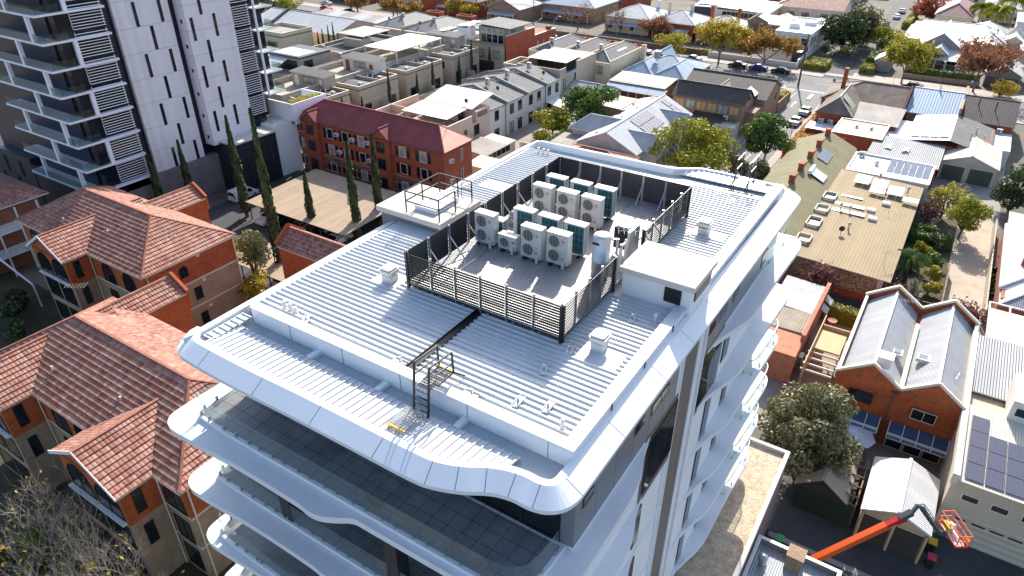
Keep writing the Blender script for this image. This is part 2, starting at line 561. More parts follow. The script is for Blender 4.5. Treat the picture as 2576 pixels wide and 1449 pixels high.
# sloping ribbed apron in front of the gutter and behind the parapet
def edge_y(x, front=True):
    """inner edge of the roof lip at x, along the front or the rear"""
    best = None
    for i in range(len(Ui)):
        p, q = Ui[i], Ui[(i + 1) % len(Ui)]
        if (p[1] < 20) == front and (q[1] < 20) == front and min(p[0], q[0]) <= x <= max(p[0], q[0]) and abs(p[0] - q[0]) > 1e-6:
            yv = p[1] + (q[1] - p[1]) * (x - p[0]) / (q[0] - p[0])
            best = yv if best is None else (max(best, yv) if front else min(best, yv))
    return best if best is not None else (11.4 if front else 37.0)
def apron(x0, x1, za, yb, zb, nm, front):
    mb = MB(); N = 40
    xs = [x0 + (x1 - x0) * k / N for k in range(N + 1)]
    for xa, xb in zip(xs, xs[1:]):
        q = [(xa, edge_y(xa, front), za), (xb, edge_y(xb, front), za), (xb, yb, zb), (xa, yb, zb)]
        if not front: q.reverse()
        mb.poly(q)
        mb.poly([(xa, yb, zb - 0.06), (xb, yb, zb - 0.06), (xb, yb, zb), (xa, yb, zb)])
    x = x0 + 0.1
    while x < x1:
        e = edge_y(x, front) + (0.14 if front else -0.14)
        t_ = (e - edge_y(x, front)) / (yb - edge_y(x, front))
        mb.bar((x, e, za + (zb - za) * t_ + 0.02), (x, yb, zb + 0.02), 0.05, 0.06)
        x += 0.29
    return mb.build(nm, white_roof, ap)
apron(-20.9, -8.0, 29.84, 12.88, 29.66, "front_apron_roof", True)
apron(-12.6, -7.0, 29.84, 36.62, 29.70, "rear_apron_roof", False)
mb = MB()
y = 11.75
while y < 13.4:
    mb.bar((-21.3, y, 29.82), (-20.75, y, 29.82), 0.05, 0.05); y += 0.27
mb.poly([(-21.35, 11.6, 29.8), (-20.8, 11.6, 29.8), (-20.8, 13.4, 29.8), (-21.35, 13.4, 29.8)])
mb.build("side_apron_roof", white_roof, ap)
mb = MB()
for x in (-17.2, -13.9, -10.55): mb.box(x, x + 0.22, 12.86, 13.42, 29.53, 29.72)
mb.build("gutter_divider", white_pnl, ap)

# body walls
mb = MB()
mb.box(BX0, BX1, 13.3, 36.9, 8.0, 29.42)
body = mb.build("wall", white_rend, ap)
mb = MB()
mb.box(-22.35, -18.6, 22.7, 25.6, 8.0, 30.35); mb.build("stair_core_wall", grey_pnl, ap)
mb = MB(); mb.box(-22.5, -18.5, 22.5, 25.75, 30.35, 30.62)
mb.build("stair_core_roof", conc_cream, ap)
mb = MB(); mb.box(-20.6, -19.3, 23.2, 25.0, 30.62, 30.85); mb.build("access_hatch", white_pnl, ap)

# lift overrun
mb = MB(); mb.box(-9.3, -6.42, 22.55, 24.95, 29.6, 31.04); po = mb.build("lift_overrun_wall", white_rend, ap)
mb = MB(); mb.box(-9.42, -6.3, 22.42, 25.08, 31.04, 31.28); mb.build("lift_overrun_roof", conc_cream, po)
mb = MB(); mb.box(-7.5, -6.82, 22.49, 22.55, 30.3, 30.92, 0)
for k in range(8): mb.bar((-7.47, 22.48, 30.34 + k * 0.075), (-6.85, 22.48, 30.34 + k * 0.075), 0.03, 0.05, 0)
mb.box(-6.42, -6.37, 22.9, 24.6, 30.4, 30.95, 0)
mb.build("louvre_vent", black_paint, po)

# balcony slabs
def ribbon(pts, w):
    A = []; B = []
    for i, p in enumerate(pts):
        d = (pts[min(i + 1, len(pts) - 1)] - pts[max(i - 1, 0)]).normalized(); nn = Vector((d.y, -d.x)) * w
        A.append((p + nn).to_tuple()); B.append((p - nn).to_tuple())
    return A + B[::-1]
def slab_loop(front_wave=True, right_front=True):
    f = [(-22.85, 12.4), (-22.88, 10.6), (-22.72, 10.05), (-22.3, 9.78), (-21.5, 9.72), (-18.4, 9.86), (-15.4, 9.86), (-14.6, 9.8), (-14.1, 9.86), (-13.6, 10.1), (-13.1, 10.38),
         (-12.4, 10.42), (-10.0, 10.45), (-7.4, 10.5), (-6.5, 10.65), (-5.85, 11.1), (-5.6, 11.8), (-5.58, 13.0), (-5.58, 15.4), (-5.62, 16.6), (-5.78, 17.6), (-6.1, 18.6), (-6.27, 19.5), (-6.28, 20.2)]
    bk = [(-6.28, 25.0), (-6.27, 25.8), (-6.18, 26.9), (-5.85, 28.2), (-5.52, 29.4), (-5.4, 30.6), (-5.36, 33.5), (-5.25, 36.5), (-5.2, 38.2), (-5.36, 39.1), (-5.8, 39.55), (-6.6, 39.6)]
    return smooth_loop(f, 4) + smooth_loop(bk, 4) + [(-22.4, 39.6), (-22.85, 39.2), (-22.88, 26.0), (-22.85, 20.0)]
SL = slab_loop()
levels = [26.3, 22.95, 19.6, 16.25, 12.9, 9.6]
for k, z in enumerate(levels):
    mb = MB()
    mb.prism(SL, z - 0.42, z - 0.14)
    inner = [(-22.0, 13.2), (-21.95, 11.3), (-21.75, 10.85), (-21.3, 10.68), (-18, 10.66), (-9.2, 10.72), (-7.5, 10.78), (-6.9, 11.05), (-6.6, 11.6), (-6.5, 13.25)]
    inn = smooth_loop(inner, 4)
    if k >= 2:
        inn = smooth_loop([(-22.35, 13.2), (-22.35, 11.0), (-22.15, 10.4), (-21.6, 10.15), (-18, 10.1), (-15.2, 10.1), (-14.7, 10.3), (-14.4, 10.9), (-14.3, 13.2)], 4)
    mb.prism(inn, z - 0.14, z)
    s = mb.build("balcony_slab", slab_white, ap)
    mb = MB()
    x = -21.3
    tloop = [(p[0], max(p[1], 0)) for p in offset_loop([(q[0], q[1]) for q in inn], -0.14)]
    mb.prism(tloop, z, z + 0.012)
    mb.build("terrace_floor", tile_grey, s)
    # tile joints
    mb = MB(); x = -21.6
    while x < -6.8 and k < 2:
        mb.box(x, x + 0.012, 10.85, 13.2, z + 0.012, z + 0.016); x += 0.6
    for yy in (11.2, 11.8, 12.4, 13.0): mb.box(-21.7, -6.85, yy, yy + 0.012, z + 0.012, z + 0.0165)
    if k < 2: mb.build("tile_joint", M("tile_joint", (0.02, 0.02, 0.024), 0.8), s)
    # glass balustrade in panels with two clamps each
    path = [Vector((p[0], p[1])) for p in offset_loop(inn, -0.10)][1:-1] if k < 2 else [Vector(p) for p in offset_loop(inn, -0.1)][1:-1]
    seg = []; acc = 0; cur = [path[0]]
    for a, b in zip(path, path[1:]):
        d = (b - a).length; st = 0
        while acc + (d - st) > 1.32:
            st += 1.32 - acc
            pnt = a + (b - a) * (st / d); cur.append(pnt); seg.append(cur); cur = [pnt]; acc = 0
        acc += d - st; cur.append(b)
    seg.append(cur)
    for sgm in seg:
        if len(sgm) < 2: continue
        mb = MB()
        sp = [p for i, p in enumerate(sgm) if i == 0 or (p - sgm[i - 1]).length > 0.02]
        if len(sp) < 2: continue
        sp[0] = sp[0] + (sp[1] - sp[0]).normalized() * 0.012; sp[-1] = sp[-1] - (sp[-1] - sp[-2]).normalized() * 0.012
        mb.prism(ribbon(sp, 0.006), z + 0.06, z + 1.02, 0)
        tot = sgm
        for fr in (0.22, 0.78):
            q = tot[0] + (tot[-1] - tot[0]) * fr
            if len(tot) > 3: q = tot[int(fr * (len(tot) - 1))]
            mb.box(q.x - 0.035, q.x + 0.035, q.y - 0.05, q.y + 0.05, z, z + 0.17, 1)
        mb.build("balustrade_panel", [clear_glass, galv], s)
    # balconies of the far corner: little rail panels
    path = smooth_loop([(-6.05, 34.2), (-5.6, 34.25), (-5.47, 35.5), (-5.38, 38.2), (-5.6, 39.1), (-6.2, 39.4)], 3)
    if k >= 2 or k == 0:
        mb = MB()
        mb.prism(ribbon([Vector((q[0] - (0.75 if k == 0 else 0), q[1])) for q in path], 0.006), z - 0.12, z + 0.95, 0)
        for q in path[::3]:
            xx = q[0] - (0.75 if k == 0 else 0)
            mb.box(xx - 0.03, xx + 0.03, q[1] - 0.03, q[1] + 0.03, z - 0.14, z + 0.05, 1)
        if k >= 2: mb.tube([(q[0], q[1], z + 0.98) for q in path], 0.03, 5, 1)
        mb.build("corner_balustrade", [clear_glass, galv], s)

# left-hand end rails of the lower balconies and front columns
mb = MB()
for x in (-17.7, -12.2):
    mb.box(x, x + 0.55, 10.75, 11.3, levels[1], levels[0] - 0.42)
for x in (-15.9, -8.0): mb.box(x, x + 0.55, 11.2, 11.75, levels[2], levels[1] - 0.42)
mb.build("column", dark_metal, ap)
# front glazing of each storey
for k, z in enumerate(levels):
    top = (29.40 if k == 0 else levels[k - 1] - 0.42)
    mb = MB()
    mb.box(BX0 + 0.05, -6.75, 13.24, 13.3, z + 0.02, top, 0)
    x = BX0 + 0.1
    while x < -6.8:
        mb.box(x, x + 0.07, 13.2, 13.24, z + 0.02, top, 1); x += 1.62
    mb.box(BX0 + 0.05, -6.75, 13.19, 13.24, z + 0.02, z + 0.1, 1)
    mb.build("glazed_door", [win_glass, frame_black], ap)
mb = MB()
z = levels[2]
mb.box(-14.25, -14.05, 10.9, 11.0, z, z + 2.6, 0)
for x in (-13.9, -13.0, -12.1): mb.box(x, x + 0.75, 11.3, 11.36, z + 0.2, z + 1.5, 1)
mb.build("protective_film", [blue_film, M("pale_blue_film", (0.25, 0.5, 0.75), 0.3)], ap)

# right-hand facade ------------------------------------------------------------
def facade(nm, mat, boxes, par=ap):
    mb = MB()
    for y0, y1, z0, z1, d in boxes: mb.box(BX1 - 0.02, BX1 + d, y0, y1, z0, z1)
    return mb.build(nm, mat, par)
MB().box(-6.78, -6.265, 13.26, 13.3, 26.3, 29.4).build("metal_panel", grey_pnl, ap)
fp = facade("metal_panel", grey_pnl, [(y, y + 1.42, 26.3, 29.4, 0.03) for y in (13.31, 14.75, 16.2, 17.65, 19.1, 20.55)] + [(y, y + 1.42, 26.3, 29.4, 0.03) for y in (24.9, 26.35, 27.8)] + [(29.25, 34.5, 26.3, 29.4, 0.03)])
facade("taupe_panel", brown_pnl, [(22.44, 24.05, 8.0, 29.4, 0.05), (19.05, 22.4, 22.6, 26.25, 0.035), (24.95, 28.3, 22.6, 26.25, 0.035)])
facade("wall_fin", white_pnl, [(22.34, 22.44, 8.0, 29.4, 0.07), (24.05, 24.6, 8.0, 29.4, 0.10)])
facade("wall_fin", white_rend, [(24.75, 24.87, 8.0, 29.4, 0.18)])
def fwin(y0, y1, z0, z1, nm=2, d=0.05):
    mb = MB()
    mb.box(BX1, BX1 + d, y0, y1, z0, z1)
    w = mb.build("window", frame_black, ap)
    mb = MB(); k = (y1 - y0 - 0.06) / nm
    for i in range(nm): mb.box(BX1 + d, BX1 + d + 0.006, y0 + 0.06 + i * k, y0 + (i + 1) * k, z0 + 0.07, z1 - 0.07)
    mb.build("pane", win_glass, w)
    return w
for (y0, y1, z0, z1, nm) in [(13.75, 14.5, 27.65, 28.1, 1), (17.7, 18.5, 27.55, 28.0, 1), (19.2, 20.9, 27.35, 27.9, 2), (25.0, 28.0, 27.2, 27.8, 3), (28.85, 29.8, 27.2, 27.75, 1), (33.7, 34.7, 26.7, 27.5, 1)]:
    fwin(y0, y1, z0, z1, nm)
fwin(19.3, 22.3, 23.1, 26.0, 3, 0.09); fwin(25.1, 28.2, 23.1, 26.0, 3, 0.09); fwin(28.85, 29.8, 23.6, 25.6, 1)
for k, z in enumerate(levels[2:]):
    for (y0, y1) in ((27.4, 28.3), (30.6, 31.5)):
        fwin(y0 + 0.0, y1, z + 0.35, z + 2.75, 1)
        mb = MB(); mb.box(BX1, BX1 + 0.045, y0, y1, z - 0.35, z + 0.32); mb.build("spandrel", grey_pnl, ap)
    mb = MB()
    mb.box(BX1, BX1 + 0.09, 19.6, 22.3, z - 0.1, z + 0.0); mb.box(BX1, BX1 + 0.06, 21.9, 22.05, z, z + 3)
    mb.build("wall_band", white_pnl, ap)
    fwin(19.0, 19.6, z + 0.4, z + 2.7, 1)

# podium with gravel roof
mb = MB()
mb.prism([(-23.0, 9.5), (-3.05, 9.5), (-3.05, 42.0), (-23.0, 42.0)], 0.0, 7.85)
mb.build("podium_wall", M("podium_render", (0.2, 0.165, 0.15), 0.85, 0, 0.1, 0.5), ap)
mb = MB(); mb.box(-6.28, -3.3, 9.8, 41.75, 7.86, 7.95); mb.build("gravel_roof", gravel_m, ap)
mb = MB(); mb.box(-3.3, -3.0, 9.5, 42.05, 7.85, 8.25); mb.box(-6.3, -3.3, 41.75, 42.05, 7.85, 8.25)
mb.build("podium_parapet", M("parapet_pale", (0.5, 0.46, 0.43), 0.8), ap)

# ================================================================ PLANT DECK: louvre screens
PX0, PX1, PY0, PY1, PZ = -16.85, -9.6, 18.15, 30.72, 30.32
dk = thing("plant_deck", "silver grated plant deck raised on the white ribbed roof", "deck", (-13.2, 24.4, 30.0))
def Mgrate():
    m, nt, b = _nt("mesh_grating")
    b.inputs["Roughness"].default_value = 0.42; b.inputs["Metallic"].default_value = 0.45
    uvv, u, v = _uv(nt)
    a = _math(nt, 'SINE', _math(nt, 'MULTIPLY', _math(nt, 'ADD', u, v), 2 * PI / 0.17))
    c = _math(nt, 'SINE', _math(nt, 'MULTIPLY', _math(nt, 'SUBTRACT', u, v), 2 * PI / 0.17))
    h = _math(nt, 'MULTIPLY', a, c)
    k = _math(nt, 'GREATER_THAN', h, 0.25)
    n = _noise(nt, 1.2, 5)
    base = _mix(nt, n.outputs[0], (0.30, 0.30, 0.305), (0.50, 0.49, 0.485))
    nt.links.new(_mix(nt, _math(nt, 'MULTIPLY', k, 0.75), base, (0.12, 0.12, 0.13)), b.inputs["Base Color"])
    _bump(nt, b, h, 0.6, 0.02)
    return m
grate = Mgrate()
mb = MB(); mb.box(PX0, PX1, PY0, PY1, PZ - 0.05, PZ); mb.build("grating", grate, dk)
mb = MB()
x = PX0 + 0.5
while x < PX1:
    mb.box(x, x + 0.07, PY0, PY1, 30.06, PZ - 0.052); x += 1.15
for x in (-15.6, -14.1, -12.4, -10.9):
    mb.box(x, x + 0.05, PY0 + 0.05, PY1 - 0.05, PZ + 0.002, PZ + 0.02)
mb.build("deck_joist", galv, dk)

def screen(a, b, lab, nbay, braces=True, inward=(0, 1), zt=31.66, solid=False):
    a = Vector(a); b = Vector(b); d = b - a; L = d.length; dn = d / L
    inn = Vector(inward)
    t = thing("louvre_screen", lab, "louvre screen", (*((a + b) / 2), 30.06), "louvre screens round the plant deck")
    for i in range(nbay):
        p = a + d * (i / nbay); q = a + d * ((i + 1) / nbay)
        mb = MB()
        nb = 13
        for j in range(nb):
            z = 30.22 + (zt - 30.27) * j / (nb - 1)
            p3 = Vector((p.x, p.y, z)) + Vector((*dn, 0)) * 0.03; q3 = Vector((q.x, q.y, z)) - Vector((*dn, 0)) * 0.03
            if solid:
                mb.bar(p3, q3, 0.035, 0.108)
            else:
                o3 = Vector((*inn, 0)) * -0.016 + Vector((0, 0, 0.050)); up = Vector((*inn, 0)) * 0.006
                c4 = [p3 + o3, q3 + o3, q3 - o3, p3 - o3]
                mb.poly([v + up for v in c4]); mb.poly([v - up for v in reversed(c4)])
                for e in range(4): mb.poly([c4[e] - up, c4[(e + 1) % 4] - up, c4[(e + 1) % 4] + up, c4[e] + up])
        mb.build("louvre_blade", black_paint if not solid else M("louvre_blue_black", (0.014, 0.017, 0.03), 0.35), t)
    for i in range(nbay + 1):
        p = a + d * (i / nbay) + inn * 0.07
        mb = MB(); mb.box(p.x - 0.035, p.x + 0.035, p.y - 0.035, p.y + 0.035, 30.06, zt + 0.06)
        mb.build("post", galv, t)
        if braces and 0 < i < nbay:
            mb = MB(); mb.bar((p.x + inn.x * 0.03, p.y + inn.y * 0.03, 31.15), (p.x + inn.x * 0.75, p.y + inn.y * 0.75, PZ + 0.01), 0.06, 0.04)
            mb.build("brace", galv, t)
    mb = MB()
    for p in (a, b): mb.box(p.x - 0.05, p.x + 0.05, p.y - 0.05, p.y + 0.05, 30.05, zt + 0.02)
    mb.build("corner_post", black_paint, t)
    return t
screen((PX0 + 0.06, PY0), (PX1 - 0.06, PY0), "black louvre screen across the front of the rooftop plant deck", 6, False, (0, 1))
screen((PX0, PY0 + 0.06), (PX0, PY1 - 0.06), "long grey louvre screen with props on the left of the plant deck", 9, True, (1, 0))
screen((PX0 + 0.06, PY1), (PX1 - 0.06, PY1), "dark closed louvre screen with pale posts at the back of the plant deck", 6, True, (0, -1), 31.66, True)
screen((PX1, PY0 + 0.06), (PX1, 22.4), "open black louvre screen between the front corner and the lift box", 4, False, (-1, 0))
screen((PX1, 25.2), (PX1, PY1 - 0.06), "open louvre screen on the right of the deck behind the lift box", 5, True, (-1, 0))

# ================================================================ ROOFTOP EQUIPMENT
ac_white = M("ac_case_ivory", (0.62, 0.59, 0.54), 0.45, 0, 0.04, 2)
ac_dark = M("ac_fan_dark", (0.05, 0.05, 0.05), 0.5)
ac_teal = M("ac_coil_teal", (0.012, 0.075, 0.09), 0.4, 0, 0.2, 2)
ac_red = M("ac_badge_red", (0.5, 0.12, 0.07), 0.5)
ac_top = M("ac_lid", (0.72, 0.68, 0.62), 0.5, 0, 0.04, 2)

def ac_unit(w=1.0, d=0.42, h=1.42, fans=2, name="air_conditioner"):
    t = thing(name, "x", "air conditioner", (0, 0, 0))
    mb = MB(); mb.box(0, w, 0, d, 0.12, h + 0.1)
    body = mb.build("casing", ac_white, t)
    mb = MB(); mb.box(-0.015, w + 0.015, -0.015, d + 0.015, h + 0.1, h + 0.125); mb.build("lid", ac_top, t)
    fz = [0.12 + h * (0.27 if fans == 2 else 0.5), 0.12 + h * 0.74][:fans]
    r = 0.28 if fans == 2 else 0.24
    cx = 0.37 if fans == 2 else w * 0.36
    for z in fz:
        mb = MB()
        n = 24
        ring = [(cx + r * math.cos(2 * PI * k / n), z + r * math.sin(2 * PI * k / n)) for k in range(n)]
        mb.poly([(x, -0.012, zz) for x, zz in ring], 0)
        for k in range(n):
            a = ring[k]; b = ring[(k + 1) % n]
            mb.bar((a[0], -0.02, a[1]), (b[0], -0.02, b[1]), 0.03, 0.03, 1)
            mb.poly([(a[0], -0.0, a[1]), (b[0], -0.0, b[1]), (b[0], -0.012, b[1]), (a[0], -0.012, a[1])], 1)
        for k in range(-3, 4):
            hh = math.sqrt(max(0.01, r * r - (k * 0.075) ** 2))
            mb.bar((cx + k * 0.075, -0.025, z - hh), (cx + k * 0.075, -0.025, z + hh), 0.012, 0.012, 1)
        mb.lathe([(0.06, 0), (0.06, 0.001)], (cx, -0.018, z), 4, 0)
        mb.build("fan_grille", [ac_dark, ac_white], t)
    mb = MB()
    mb.box(0.02, w - 0.02, d, d + 0.008, 0.2, h + 0.04, 0)
    for k in range(5): mb.bar((0.03, d + 0.012, 0.3 + k * (h - 0.25) / 4), (w * 0.82, d + 0.012, 0.3 + k * (h - 0.25) / 4), 0.015, 0.015, 1)
    for k in range(5): mb.bar((0.05 + k * w * 0.19, d + 0.012, 0.2), (0.05 + k * w * 0.19, d + 0.012, h + 0.02), 0.012, 0.012, 1)
    mb.box(w * 0.80, w - 0.02, d + 0.008, d + 0.02, 0.2, h + 0.04, 2)
    # coil visible on the side as well
    mb.box(-0.006, 0.0, 0.06, d - 0.05, 0.2, h + 0.02, 0)
    for k in range(9): mb.bar((-0.01, 0.08, 0.25 + k * (h - 0.3) / 8), (-0.01, d - 0.06, 0.25 + k * (h - 0.3) / 8), 0.018, 0.03, 2)
    for yy in (0.1, 0.22, 0.34): mb.bar((-0.01, yy, 0.2), (-0.01, yy, h), 0.018, 0.02, 2)
    mb.build("coil", [ac_teal, M("ac_wire", (0.2, 0.3, 0.32), 0.5), ac_white], t)
    if fans == 2:
        mb = MB()
        mb.box(w * 0.71, w * 0.86, -0.006, 0, h * 0.86, h * 0.9, 0)
        mb.box(w * 0.73, w * 0.84, -0.006, 0, h * 0.81, h * 0.825, 1)
        mb.build("badge", [ac_red, ac_dark], t)
        mb = MB(); mb.box(w * 0.75, w * 0.81, -0.008, 0, h * 0.42, h * 0.45); mb.box(w * 0.7, w * 0.84, -0.006, 0, h * 0.25, h * 0.33); mb.build("handle", galv, t)
    else:
        mb = MB(); mb.box(w * 0.78, w * 0.93, -0.006, 0, h * 0.7, h * 0.85, 0); mb.build("badge", M("green_label", (0.05, 0.3, 0.2), 0.5), t)
    mb = MB()
    for x in (0.15, w - 0.3): mb.box(x, x + 0.12, -0.1, d + 0.1, 0.0, 0.1)
    mb.build("foot", black_paint, t)
    mb = MB(); mb.box(w - 0.2, w - 0.08, -0.13, -0.06, 0.0, 0.32, 0); mb.box(w - 0.22, w - 0.06, -0.1, 0.05, 0.26, 0.36, 0)
    mb.build("pipe_cover", ac_white, t)
    return t
acg = "air conditioners on the plant deck"
acp = ac_unit(); acp["group"] = acg
DZ = PZ + 0.02
for (x, y, lab) in [(-16.45, 22.4, "ivory twin-fan air conditioner at the left end of the front row by the louvres"),
                    (-14.02, 22.36, "ivory twin-fan air conditioner in the front row just right of the small single-fan unit"),
                    (-12.83, 22.5, "ivory twin-fan air conditioner at the right end of the front row facing the steel tank"),
                    (-15.87, 26.38, "ivory twin-fan air conditioner at the left end of the rear group, fans facing us"),
                    (-14.58, 26.4, "middle twin-fan air conditioner of the rear group, fans facing us"),
                    (-13.3, 26.42, "ivory twin-fan air conditioner at the right end of the rear group, fans facing us")]:
    place(acp, (x, y, DZ), 0, lab)
for (x, y, lab) in [(-15.26, 23.62, "air conditioner showing its teal coil left in the second row, by the louvres"),
                    (-13.99, 23.62, "air conditioner showing its teal coil, middle of the second row"),
                    (-12.72, 23.64, "air conditioner showing its teal coil at the right end of the second row"),
                    (-15.91, 27.62, "teal-backed air conditioner at the far left of the back row by the closed screen"),
                    (-14.6, 27.64, "teal-backed air conditioner in the middle of the back row by the closed screen"),
                    (-13.33, 27.66, "teal-backed air conditioner at the right end of the back row by the closed screen")]:
    place(acp, (x + 1.05, y + 0.44, DZ), PI, lab)
acs = ac_unit(0.9, 0.36, 0.68, 1); acs["group"] = acg
place(acs, (-15.22, 22.42, DZ), 0, "small single-fan air conditioner low in the front row")
acs2 = ac_unit(0.92, 0.36, 0.98, 1); acs2["group"] = acg
place(acs2, (-15.32 - 0.02, 23.35, DZ), PI, "shorter air conditioner with teal coil close behind the left twin-fan unit")

# duct bundle between the groups
mb = MB(); mb.tube([(-16.3, 25.2, DZ + 0.3), (-15.3, 25.15, DZ + 0.32)], 0.24, 12); mb.tube([(-16.3, 24.9, DZ + 0.15), (-15.5, 24.7, DZ + 0.15)], 0.13, 8)
tag(mb.build("silver_duct", M("foil_lagging", (0.6, 0.61, 0.63), 0.25, 0.8, 0.2, 5), loc=None), "short silver lagged duct lying beside the left louvre screen", "duct")

# steel tank
t = thing("flue_tank", "tall round galvanised tank standing by the lift box", "tank", (-10.42, 22.75, PZ))
mb = MB(); mb.lathe([(0.36, 0), (0.36, 0.78), (0.375, 0.79), (0.375, 0.84), (0.36, 0.85), (0.36, 1.9), (0.33, 1.95), (0.05, 1.98)], (-10.42, 22.75, PZ), 28)
mb.build("drum", M("satin_steel", (0.5, 0.5, 0.51), 0.4, 0.6, 0.1, 2), t, True)
mb = MB(); mb.tube([(-10.42, 22.75, PZ + 1.9), (-10.42, 22.75, PZ + 2.04)], 0.04, 8); mb.tube([(-10.1, 22.95, PZ + 1.75), (-9.9, 23.1, PZ + 1.75), (-9.9, 23.1, PZ + 0.1)], 0.06, 8)
mb.build("pipe", galv, t)
mb = MB(); mb.box(-10.66, -10.36, 22.375, 22.385, PZ + 1.62, PZ + 1.72); mb.build("name_plate", black_paint, t)

# cabinet and TV aerial
t = thing("switch_cabinet", "black equipment cabinet and pipe rack behind the steel tank", "cabinet", (-10.3, 24.9, PZ))
mb = MB(); mb.box(-10.9, -10.1, 25.0, 25.25, PZ + 0.25, PZ + 1.25); mb.build("cabinet", dark_metal, t)
mb = MB(); mb.box(-10.8, -10.2, 24.95, 25.2, PZ + 1.25, PZ + 1.37); mb.box(-9.98, -9.9, 24.3, 25.4, PZ, PZ + 1.5); mb.build("rack", galv, t)
mb = MB(); mb.box(-9.95, -9.85, 24.0, 24.1, PZ, PZ + 1.3); mb.box(-9.95, -9.85, 23.5, 23.6, PZ, PZ + 1.3); mb.tube([(-9.9, 23.5, PZ + 1.2), (-9.9, 24.1, PZ + 1.2)], 0.05); mb.tube([(-10.0, 23.7, PZ + 0.1), (-10.0, 23.7, PZ + 1.0), (-10.0, 24.2, PZ + 1.1)], 0.05)
mb.build("pipe", ac_white, t)

def aerial(loc, h, lab, rot=0.0, n=6, L=1.0, col=None):
    mb = MB()
    mb.tube([(0, 0, 0), (0, 0, h)], 0.022, 6)
    mb.tube([(-L / 2, 0, h - 0.05), (L / 2, 0, h - 0.05)], 0.015, 5)
    for k in range(n):
        x = -L / 2 + L * k / (n - 1); w = 0.28 + 0.25 * k / n
        mb.tube([(x, -w, h - 0.03), (x, w, h - 0.03)], 0.01, 4)
    o = mb.build("tv_aerial", col or galv, loc=(0, 0, 0))
    o.location = loc; o.rotation_euler = (0, 0, rot)
    return tag(o, lab, "aerial", "television aerials on roofs")
aerial((-9.75, 23.9, PZ + 0.3), 1.55, "white television aerial behind the steel tank on the plant deck", 0.5, 5, 0.9)

# roof vents
vent_m = M("vent_plastic", (0.55, 0.55, 0.54), 0.5, 0, 0.06, 3)
t = thing("roof_vent", "x", "roof vent", (0, 0, 0), "square white roof vents")
mb = MB(); mb.box(-0.24, 0.24, -0.24, 0.24, 0, 0.32); mb.build("curb", vent_m, t)
mb = MB(); mb.box(-0.2, 0.2, -0.2, 0.2, 0.32, 0.42); mb.build("grille", dark_metal, t)
mb = MB()
mb.prism([(-0.33, -0.25), (-0.25, -0.33), (0.25, -0.33), (0.33, -0.25), (0.33, 0.25), (0.25, 0.33), (-0.25, 0.33), (-0.33, 0.25)], 0.42, 0.58)
mb.prism([(-0.27, -0.2), (-0.2, -0.27), (0.2, -0.27), (0.27, -0.2), (0.27, 0.2), (0.2, 0.27), (-0.2, 0.27), (-0.27, 0.2)], 0.58, 0.66)
mb.build("cap", vent_m, t)
for loc, lab in [((-17.85, 18.2, 30.0), "white roof vent left of the front louvre screen"), ((-8.35, 18.7, 30.0), "white roof vent near the right front corner of the louvres"),
                 ((-8.35, 29.6, 30.0), "white roof vent behind the lift box near the right parapet")]:
    place(t, loc, 0, lab)
mb = MB(); mb.box(-18.3, -17.4, 28.6, 29.2, 30.0, 30.22); mb.box(-18.2, -17.5, 28.65, 29.15, 30.22, 30.3)
tag(mb.build("roof_vent", white_roof), "low flat roof cowl left of the long louvre screen", "roof vent", "square white roof vents")

# flue pipes
def flue(loc, h, r, lab):
    mb = MB(); mb.lathe([(r * 2.2, 0), (r * 1.4, 0.06), (r, 0.1), (r, h), (r * 1.25, h + 0.02), (r * 1.25, h + 0.1), (0.01, h + 0.13)], (0, 0, 0), 12)
    o = mb.build("flue_pipe", vent_m, loc=(0, 0, 0)); o.location = loc
    return tag(o, lab, "flue pipe", "small flue pipes on the white roof")
flue((-7.3, 22.1 - 0.8, 30.0), 0.3, 0.06, "single white flue pipe in the shade in front of the lift box")
flue((-7.4, 14.3, 30.0), 0.3, 0.06, "single white flue pipe near the front right corner of the roof")
for x, y, h in ((-19.85, 14.3, 0.28), (-19.56, 14.33, 0.24), (-19.3, 14.33, 0.16)): flue((x, y, 30.0), h, 0.07, "one of three stub flue pipes in a row at the front left of the roof")
for x in (-20.3, -19.95, -19.65): flue((x, 34.3, 30.0), 0.26, 0.07, "one of three stub flue pipes at the far left corner of the roof")

# fall-arrest anchors
t = thing("roof_anchor", "x", "roof anchor", (0, 0, 0), "roof anchors on the white ribs")
mb = MB(); mb.box(-0.09, 0.09, -0.28, 0.28, 0.05, 0.075); mb.box(-0.11, -0.08, -0.28, 0.28, 0.05, 0.12); mb.box(0.08, 0.11, -0.28, 0.28, 0.05, 0.12); mb.build("base_plate", white_roof, t)
mb = MB(); mb.lathe([(0.045, 0.075), (0.045, 0.12), (0.02, 0.13), (0.02, 0.22), (0.05, 0.24), (0.05, 0.27)], (0, 0, 0), 8); mb.build("eye_bolt", galv, t)
for (x, y, r, lab) in [(-18.55, 14.2, 0.6, "roof anchor near the three stub flues at the front left"), (-13.8, 14.15, 1.57, "roof anchor just left of the black roof gutter"),
    (-10.7, 14.1, 1.57, "roof anchor behind the front parapet right of the black ladder"), (-9.2, 14.6, 0, "left one of the pair of roof anchors behind the front parapet"),
    (-8.25, 14.9, 0, "right one of the pair of roof anchors behind the front parapet"), (-9.36, 16.5, 0.4, "lone roof anchor on the shaded ribs before the plant deck"),
    (-8.1, 21.0, 0.2, "roof anchor in the shade before the lift box"), (-9.15, 18.0, 0.2, "roof anchor at the foot of the front right louvre corner"),
    (-8.9, 29.1, 0.2, "roof anchor touching the far roof vent"), (-8.3, 33.6, 0, "roof anchor below the far black ladder"), (-9.2, 34.4, 0.2, "roof anchor left of the far black ladder")]:
    place(t, (x, y, 30.0), r, lab)
